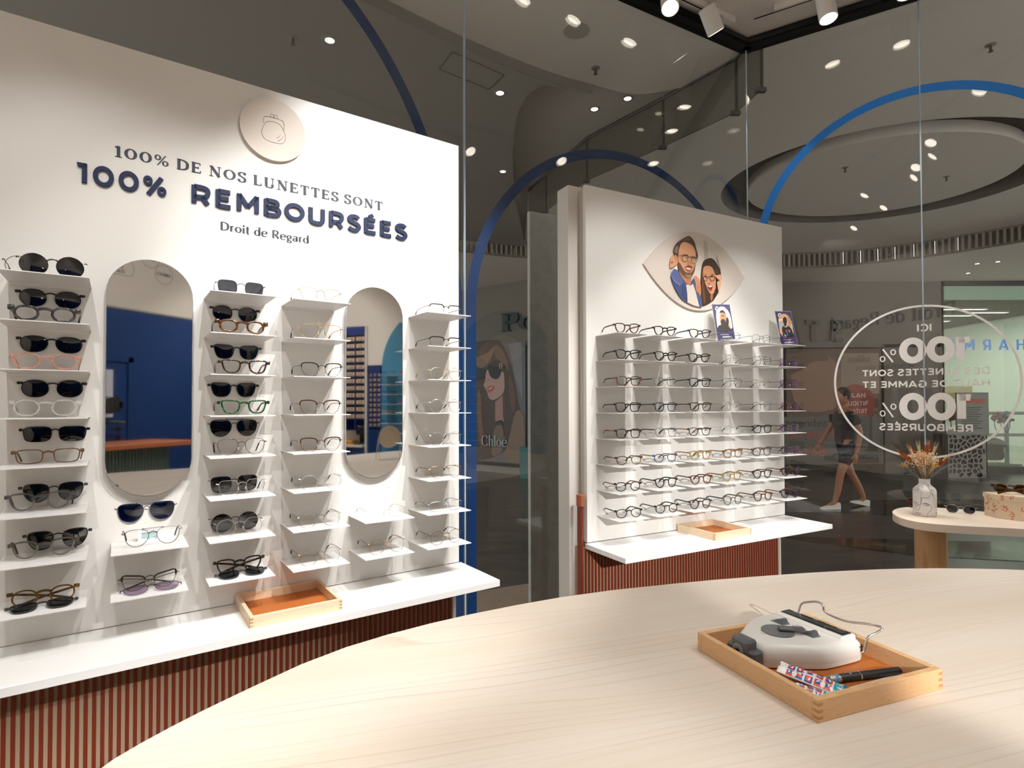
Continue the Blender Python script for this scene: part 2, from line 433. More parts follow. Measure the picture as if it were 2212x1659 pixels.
# lettering from the built-in sans face, fitted to a width and a height
def text_mb(body, x0, x1, z0, h, depth, y=0.0, bold=0.0, mirror=False, space=1.0, mb=None, mi=0, shear=0):
    c = bpy.data.curves.new('lettering', 'FONT'); c.body = body; c.size = 1.0; c.offset = bold; c.space_character = space; c.resolution_u = 3; c.shear = shear
    c.fill_mode = 'FRONT' if depth == 0 else 'BOTH'
    o = bpy.data.objects.new('lettering', c); COL.objects.link(o)
    dg = bpy.context.evaluated_depsgraph_get(); me = bpy.data.meshes.new_from_object(o.evaluated_get(dg))
    vs = [v.co.copy() for v in me.vertices]; fs = [tuple(p.vertices) for p in me.polygons]
    bpy.data.objects.remove(o); bpy.data.curves.remove(c); bpy.data.meshes.remove(me)
    xs = [v.x for v in vs]; ys = [v.y for v in vs]; a, b, lo, hi = min(xs), max(xs), min(ys), max(ys)
    sx = (x1 - x0) / (b - a); sz = h / (hi - lo)
    mb = mb or MB()
    pos = []
    for v in vs:
        x = (v.x - a) * sx; x = (x1 - x) if mirror else (x0 + x)
        pos.append((x, z0 + (v.y - lo) * sz))
    n = len(vs)
    # front face and, when it has depth, side walls
    edge = {}
    for f in fs:
        for i in range(len(f)):
            k = (f[i], f[(i + 1) % len(f)]); edge[k] = edge.get(k, 0) + 1
    V = [Vector((p[0], y - depth, p[1])) for p in pos] + [Vector((p[0], y, p[1])) for p in pos]
    FF = [f for f in fs]
    if depth > 0:
        FF += [tuple(i + n for i in reversed(f)) for f in fs]
        merged = {}
        for i, p in enumerate(pos): merged.setdefault((round(p[0], 6), round(p[1], 6)), i)
        canon = [merged[(round(p[0], 6), round(p[1], 6))] for p in pos]
        ce = {}
        for (a_, b_), k in edge.items():
            q = (canon[a_], canon[b_]); ce[q] = ce.get(q, 0) + 1
        for (a_, b_) in ce:
            if (b_, a_) not in ce: FF.append((a_, b_, b_ + n, a_ + n))
    mb.add(V, FF, mi)
    return mb
# broad-nib serif letters (caps height 1)
def S_(pts, k=2): return ('s', chaikin([tuple(p) for p in pts], k, False))
GL = {
 '1': (.50, [('l', (.27, 0), (.27, 1)), ('t', (.27, .97), (.06, .86)), ('f', .06, .48, 0)]),
 '0': (.80, [('o', .38, .5, .30, .46)]),
 '%': (.95, [('c', .22, .74, .16, .22), ('c', .72, .25, .16, .22), ('h', (.2, -.02), (.74, 1.02))]),
 'D': (.86, [('l', (.16, 0), (.16, 1)), S_([(.16, .97), (.45, .98), (.72, .80), (.76, .5), (.72, .2), (.45, .02), (.16, .03)]), ('f', .02, .3, 0), ('f', .02, .3, 1)]),
 'E': (.74, [('l', (.16, 0), (.16, 1)), ('h', (.16, .97), (.62, .97)), ('h', (.16, .52), (.5, .52)), ('h', (.16, .03), (.65, .03)), ('v', (.62, .97), (.62, .78)), ('v', (.65, .03), (.65, .24)), ('v', (.5, .42), (.5, .62)), ('f', .02, .3, 0), ('f', .02, .3, 1)]),
 'N': (.92, [('v', (.16, 0), (.16, 1)), ('l', (.16, 1), (.74, 0)), ('v', (.74, 0), (.74, 1)), ('f', .02, .3, 0), ('f', .02, .2, 1), ('f', .60, .88, 1)]),
 'O': (.92, [('o', .44, .5, .36, .47)]),
 'S': (.66, [S_([(.52, .78), (.50, .98), (.30, 1.0), (.10, .92), (.08, .68), (.26, .55), (.44, .46), (.56, .30), (.50, .04), (.28, -.02), (.09, .05), (.07, .26)]), ('v', (.52, .98), (.52, .76)), ('v', (.07, .02), (.07, .26))]),
 'L': (.70, [('l', (.16, 0), (.16, 1)), ('h', (.16, .03), (.62, .03)), ('v', (.62, .03), (.62, .26)), ('f', .02, .3, 0), ('f', .02, .3, 1)]),
 'U': (.88, [('l', (.16, 1), (.16, .34)), S_([(.16, .36), (.17, .05), (.42, -.02), (.66, .05), (.68, .36)]), ('v', (.68, .34), (.68, 1)), ('f', .02, .3, 1), ('f', .56, .82, 1)]),
 'T': (.78, [('l', (.38, 0), (.38, 1)), ('h', (.05, .97), (.71, .97)), ('v', (.05, .97), (.05, .74)), ('v', (.71, .97), (.71, .74)), ('f', .24, .52, 0)]),
 'R': (.80, [('l', (.16, 0), (.16, 1)), S_([(.16, .97), (.5, .98), (.62, .86), (.60, .58), (.45, .50), (.30, .50)]), ('l', (.36, .5), (.70, 0))]),
 'C': (.80, [S_([(.68, .76), (.62, .98), (.36, 1.0), (.10, .85), (.06, .5), (.10, .15), (.36, 0), (.60, .02), (.69, .22)])]),
 'h': (.60, [('l', (.12, 0), (.12, 1.05)), S_([(.12, .45), (.22, .66), (.40, .68), (.46, .52), (.46, .3)]), ('l', (.46, .35), (.46, 0))]),
 'l': (.26, [('l', (.12, 0), (.12, 1.05))]),
 'r': (.42, [('l', (.12, 0), (.12, .66)), S_([(.12, .45), (.2, .62), (.36, .66)])]),
 'o': (.62, [('o', .30, .33, .24, .32)]),
 'i': (.26, [('l', (.12, 0), (.12, .66)), ('o', .12, .9, .03, .03)]),
 't': (.38, [('l', (.16, .1), (.16, .88)), S_([(.16, .14), (.2, 0), (.34, .02)]), ('h', (.03, .64), (.33, .64))]),
 'd': (.64, [('o', .28, .33, .22, .32), ('l', (.5, 0), (.5, 1.05))]),
 'e': (.58, [S_([(.06, .36), (.52, .36), (.50, .60), (.30, .67), (.08, .56), (.06, .33), (.08, .08), (.30, -.02), (.50, .08)], 3)]),
 'é': (.58, [S_([(.06, .36), (.52, .36), (.50, .60), (.30, .67), (.08, .56), (.06, .33), (.08, .08), (.30, -.02), (.50, .08)], 3), ('h', (.26, .78), (.42, .95))]),
 'g': (.58, [('o', .27, .42, .19, .22), S_([(.2, .2), (.1, .08), (.3, .02), (.5, -.08), (.42, -.26), (.2, -.28), (.06, -.16), (.2, -.02)]), ('h', (.42, .58), (.56, .64))]),
 'a': (.56, [('o', .24, .2, .17, .19), ('l', (.44, .0), (.44, .46)), S_([(.44, .42), (.42, .62), (.26, .67), (.08, .56)])]),
 'P': (.74, [('l', (.18, 0), (.18, 1)), S_([(.18, .97), (.52, .98), (.64, .86), (.62, .55), (.45, .46), (.18, .47)]), ('f', .0, .4, 0), ('f', .0, .3, 1)]),
}
def serif_mb(body, x0, x1, z0, cap, depth, y=0.0, thick=.15, thin=.045, track=.10, mirror=False, mb=None, mi=0, serif=True):
    tot = 0; pen = []
    for ch in body:
        if ch == ' ': tot += .38; continue
        w = GL[ch][0]; pen.append((ch, tot)); tot += w + track
    tot -= track; sx = (x1 - x0) / tot; mb = mb or MB()
    def put(poly):
        q = [((x1 - a * sx) if mirror else (x0 + a * sx), z0 + b * cap) for a, b in poly]
        mb.prism(q, y - depth, y, mi)
    asp = cap / sx
    for ch, ox in pen:
        for g in GL[ch][1]:
            k = g[0]
            if k in 'lhvt':
                (a, b), (c, d) = g[1], g[2]; dx, dy = c - a, (d - b) * asp; L = math.hypot(dx, dy) or 1
                w = (thick if k == 'l' else thin if k in 'hv' else thin * 1.6) / 2
                nx, ny = -dy / L * w, dx / L * w / asp
                put([(ox + a + nx, b + ny), (ox + a - nx, b - ny), (ox + c - nx, d - ny), (ox + c + nx, d + ny)])
            elif k == 'q':
                tt = 1 - thick * .92 / asp; put([(ox + g[1], 1), (ox + g[2], 1), (ox + g[2], tt), (ox + g[1] + .04, tt)])
            elif k == 'f' and serif:
                zz = g[3]; put([(ox + g[1], zz - (thin * .5 if zz == 0 else thin * .4)), (ox + g[2], zz - (thin * .5 if zz == 0 else thin * .4)), (ox + g[2], zz + (thin * .5)), (ox + g[1], zz + thin * .5)])
            elif k in 'oc':
                cx, cz, a, b = g[1:]; n = 28; tk = thick / 2 if k == 'o' else thick * (.3 if thick > thin else .36); tn = thin / 2 / (asp if thick == thin else 1) * (1 if k == 'o' or thick > thin else .72)
                P_ = ell(ox + cx, cz, a + tk, b + tn, n); Q = ell(ox + cx, cz, max(.002, a - tk), max(.002, b - tn), n)
                if a < tk * 1.2: put(ell(ox + cx, cz, tk * 1.05, tk * 1.05 / asp, 14)); continue
                for i in range(n):
                    j = (i + 1) % n; put([P_[i], P_[j], Q[j], Q[i]])
            elif k == 's':
                p = g[1]; n = len(p); Lp, Rp = [], []
                for i in range(n):
                    a, b = p[max(0, i - 1)], p[min(n - 1, i + 1)]; dx, dy = b[0] - a[0], (b[1] - a[1]) * asp; l = math.hypot(dx, dy) or 1
                    w = (thin + (thick - thin) * (abs(dy) / l) ** 1.6) / 2; nx, ny = -dy / l * w, dx / l * w / asp
                    Lp.append((ox + p[i][0] + nx, p[i][1] + ny)); Rp.append((ox + p[i][0] - nx, p[i][1] - ny))
                for i in range(n - 1): put([Lp[i], Lp[i + 1], Rp[i + 1], Rp[i]])
    return mb
# even-stroke bold sans letters drawn with the same pen
GS = dict(GL)
GS.update({
 '1': (.46, [('l', (.30, 0), (.30, 1)), ('q', .0, .36)]),
 '0': (.86, [('o', .42, .5, .32, .43)]), 'O': (.96, [('o', .47, .5, .38, .43)]),
 '%': (1.0, [('c', .20, .74, .13, .18), ('c', .80, .26, .13, .18), ('l', (.22, .0), (.78, 1.0))]),
 'M': (1.02, [('l', (.12, 0), (.12, 1)), ('l', (.12, .97), (.50, .28)), ('l', (.50, .28), (.88, .97)), ('l', (.88, 1), (.88, 0))]),
 'B': (.80, [('l', (.12, 0), (.12, 1)), S_([(.12, .93), (.52, .93), (.64, .84), (.62, .60), (.46, .52), (.12, .52)]), S_([(.12, .52), (.55, .52), (.72, .42), (.70, .14), (.52, .07), (.12, .07)])]),
 'R': (.80, [('l', (.12, 0), (.12, 1)), S_([(.12, .93), (.52, .93), (.68, .82), (.66, .50), (.48, .36), (.12, .36)]), ('l', (.44, .38), (.66, 0))]),
 'E': (.72, [('l', (.12, 0), (.12, 1)), ('l', (.12, .93), (.62, .93)), ('l', (.12, .52), (.56, .52)), ('l', (.12, .07), (.64, .07))]),
 'É': (.72, [('l', (.12, 0), (.12, 1)), ('l', (.12, .93), (.62, .93)), ('l', (.12, .52), (.56, .52)), ('l', (.12, .07), (.64, .07)), ('l', (.30, 1.10), (.50, 1.26))]),
 'U': (.86, [('l', (.12, 1), (.12, .40)), S_([(.12, .44), (.13, .10), (.42, .04), (.71, .10), (.72, .44)], 3), ('l', (.72, .40), (.72, 1))]),
 'S': (.72, [S_([(.60, .83), (.50, .94), (.30, .96), (.10, .86), (.12, .62), (.34, .54), (.58, .44), (.64, .22), (.48, .04), (.26, .04), (.08, .17)], 3)]),
 'I': (.26, [('l', (.13, 0), (.13, 1))]), 'C': (.84, [S_([(.74, .84), (.56, .97), (.28, .94), (.08, .70), (.08, .30), (.28, .06), (.56, .03), (.74, .16)], 3)]),
 'D': (.88, [('l', (.12, 0), (.12, 1)), S_([(.12, .93), (.46, .93), (.70, .80), (.78, .50), (.70, .20), (.46, .07), (.12, .07)], 3)]),
 'L': (.64, [('l', (.12, 0), (.12, 1)), ('l', (.12, .07), (.60, .07))]), 'N': (.90, [('l', (.12, 0), (.12, 1)), ('l', (.12, .97), (.76, .03)), ('l', (.76, 0), (.76, 1))]),
 'T': (.72, [('l', (.36, 0), (.36, 1)), ('l', (.02, .93), (.70, .93))]), 'A': (.88, [('l', (.06, 0), (.44, 1)), ('l', (.44, 1), (.82, 0)), ('l', (.2, .27), (.68, .27))]),
 'G': (.90, [S_([(.74, .84), (.56, .97), (.28, .94), (.08, .70), (.08, .30), (.28, .06), (.56, .03), (.77, .18), (.77, .46)], 3), ('l', (.5, .46), (.80, .46))]),
 'H': (.88, [('l', (.12, 0), (.12, 1)), ('l', (.74, 0), (.74, 1)), ('l', (.12, .51), (.74, .51))]),
 'Z': (.72, [('l', (.06, .93), (.66, .93)), ('l', (.62, .93), (.10, .07)), ('l', (.06, .07), (.66, .07))]), '.': (.26, [('l', (.13, 0), (.13, .16))]),
 'P': (.76, [('l', (.12, 0), (.12, 1)), S_([(.12, .93), (.52, .93), (.66, .82), (.64, .48), (.46, .36), (.12, .36)])]),
 'F': (.70, [('l', (.12, 0), (.12, 1)), ('l', (.12, .93), (.64, .93)), ('l', (.12, .50), (.56, .50))]), })
def sans_mb(body, x0, x1, z0, cap, depth, w=.16, track=.10, **kw):
    global GL
    keep = GL; GL = GS
    try: return serif_mb(body, x0, x1, z0, cap, depth, thick=w, thin=w, track=track, serif=False, **kw)
    finally: GL = keep
# flat printed pictures: layered colour shapes on a card
def printed(name, layers, parent, M=None, step=0.00025, y=0.0):
    mb = MB(); mats = []
    for i, (h, pts, sm) in enumerate(layers):
        m = flat(h, 0.5)
        if m not in mats: mats.append(m)
        p = chaikin(pts, sm) if sm else pts
        yy = y - step * (i + 1)
        mb.prism(p, yy, yy + step * 0.9, mats.index(m))
    return mb.build(name, mats, parent, M, smooth=0)
# ------------------------------------------------------------------ shop shell
CX, CY = 1.3471, 3.1998                   # glass corner
JX, JY = -0.1938, 2.3527                  # joint left of the corner
U1 = Vector((math.sin(R(61.2)), math.cos(R(61.2)), 0))
CORNER_U1 = 2.7220
CORNER_U2 = -0.5412
JOINT_U1 = 0.9637                         # along G1
JOINT_U0 = 1.1907                         # along G0
def pane(name, fr, u0, u1, z1=2.03, z0=-1.53):
    t = thing(name, None, None, fr); struct(t)
    MB().box(u0, u1, 0.0, 0.010, z0, z1).build('pane', GLASS, t, Matrix.Identity(4), smooth=0)
    return t
SEAL = flat('#9fb0bd', 0.15)
w1 = pane('window_1', G0, -2.6, JOINT_U0 - .003)
w2 = pane('window_2', G1, JOINT_U1 + .003, CORNER_U1 - .004)
w3 = pane('window_3', G2, CORNER_U2 + .004, 0.259)
w4 = pane('window_4', G2, 0.265, 2.55)
def seal(parent, u):
    MB().box(u - .003, u + .003, -0.001, 0.011, -1.53, 2.03).build('joint_seal', SEAL, parent, Matrix.Identity(4), smooth=0)
seal(w2, JOINT_U1); seal(w3, 0.262); seal(w3, CORNER_U2)
# dark head frame along the top of the glass
FR = flat('#0e0f11', 0.35)
for nm, fr, u0, u1 in (('trim_1', G0, -2.6, JOINT_U0), ('trim_2', G1, JOINT_U1, CORNER_U1 + .01), ('trim_3', G2, CORNER_U2 - .01, 2.55)):
    m = MB().box(u0, u1, -.035, .035, 2.019, 2.045).box(u0, u1, -.025, .03, 2.045, 2.075)
    m.box(u0, u1, -.045, -.030, 2.030, 2.052)
    struct(m.build(nm, FR, None, fr, smooth=0))
# blue arch bands stuck on the glass
def arch_band(name, fr, uc, zc, a, b, wd, leg_l, leg_r, side, mat, label, z_end=-1.53, clip=None):
    n = 72; out, inn = [], []
    for i in range(n + 1):
        t = PI * i / n
        out.append((uc - a * math.cos(t), zc + b * math.sin(t))); inn.append((uc - (a - wd) * math.cos(t), zc + (b - wd) * math.sin(t)))
    if leg_l: out.insert(0, (uc - a, z_end)); inn.insert(0, (uc - a + wd, z_end))
    if leg_r: out.append((uc + a, z_end)); inn.append((uc + a - wd, z_end))
    mb = MB(); y0, y1 = (-.0009, -.0002) if side == 'in' else (.0102, .0109)
    for i in range(len(out) - 1):
        q = [out[i], out[i + 1], inn[i + 1], inn[i]]
        if clip and min(p[0] for p in q) < clip[0] - 1e-6: continue
        if clip and max(p[0] for p in q) > clip[1] + 1e-6: continue
        mb.prism(q, y0, y1)
    o = mb.build(name, mat, None, fr, smooth=0)
    return tag(o, label, 'decal', 'blue arch bands on the shop windows')
arch_band('arch_decal', G0, .20, .285, .985, 1.443, .046, False, True, 'out', BLUE_UNLIT, 'tall dark blue arch band on the window behind the left eyewear panel')
arch_band('arch_decal', G1, 1.842, .406, .866, .836, .045, True, True, 'out', BLUE_UNLIT, 'dark blue arch band on the window behind the right eyewear panel')
arch_band('arch_decal', G2, .2335, .8435, .731, .731, .042, True, True, 'in', BLUE_LIT, 'bright blue arch band on the right window above the round offer decal')
# round offer decal with reversed lettering on the right window
FROST = flat('#f4f1ed', 0.6)
def G2local(u, z): return (u, z)
dec = thing('window_decal', 'large white ring decal with reversed offer lettering on the right window', 'decal', G2)
m = MB(); m.ring(ell(.2522, .104, .366, .368, 90), ell(.2522, .104, .376, .378, 90), -.0009, -.0002)
m.build('ring', FROST, dec, Matrix.Identity(4), smooth=0)
lt = MB(); kw = dict(mirror=True, y=-.0002, mb=lt)
sans_mb('ICI', .235, .295, .352, .034, .0008, w=.20, **kw)
sans_mb('100', .163, .441, .203, .112, .0008, w=.27, track=.04, **kw)
sans_mb('%', .077, .152, .204, .068, .0008, w=.10, **kw)
sans_mb('DES LUNETTES SONT', .004, .512, .136, .031, .0008, w=.18, **kw)
sans_mb('HAUT DE GAMME ET', .004, .513, .077, .031, .0008, w=.18, **kw)
sans_mb('100', .160, .442, -.078, .118, .0008, w=.27, track=.04, **kw)
sans_mb('%', .074, .150, -.073, .072, .0008, w=.10, **kw)
sans_mb('REMBOURSÉES', .074, .447, -.138, .033, .0008, w=.19, **kw)
lt.build('lettering', FROST, dec, Matrix.Identity(4), smooth=0)
# shop floor, ceiling and solid walls
def slabpoly(name, pts, z0, z1, mat):
    return struct(MB().prism(pts, z0, z1, axis='z').build(name, mat, None, Matrix.Identity(4), smooth=0))
OL = Vector((P1 @ Vector((0, 0, 0)))[:]) if False else None
g0l = G0 @ Vector((-2.6, 0, 0)); g2r = G2 @ Vector((2.55, 0, 0))
FOOT = [(g0l.x, g0l.y), (JX, JY), (CX, CY), (g2r.x, g2r.y), (3.95, g2r.y), (3.95, -2.70), (-2.75, -2.70), (-2.75, g0l.y)]
SHOPFLOOR = mottled('shop_floor_tile', [(0.3, '#a99b8b'), (0.7, '#b9ab9a')], 5, 0.35)
slabpoly('floor', FOOT, -0.08, 0.0, SHOPFLOOR)
CEILM = flat('#efe9e2', 0.7)
slabpoly('ceiling', FOOT, H + 2.076, H + 2.16, CEILM)
PAINT = flat('#dcd2c6', 0.65)
BLUEW = flat('#12305f', 0.4)
struct(MB().box(-2.75, 3.90, -2.66, -2.56, -H, 2.076).build('wall_back', PAINT, None, WORLD, smooth=0))
struct(MB().box(3.83, 3.95, -.868, g2r.y, -H, 2.076).box(3.83, 3.95, -1.073, -.868, .478, 2.076).box(3.83, 3.95, -2.56, -1.073, .964, 2.076).box(4.16, 4.20, -2.56, -.868, -H, 1.0).box(3.83, 4.2, -2.58, -1.95, -H, .964).build('wall_right', PAINT, None, WORLD, smooth=0))
struct(MB().box(-2.85, -2.75, -2.66, g0l.y + .1, -H, 2.076).build('wall_left', PAINT, None, WORLD, smooth=0))
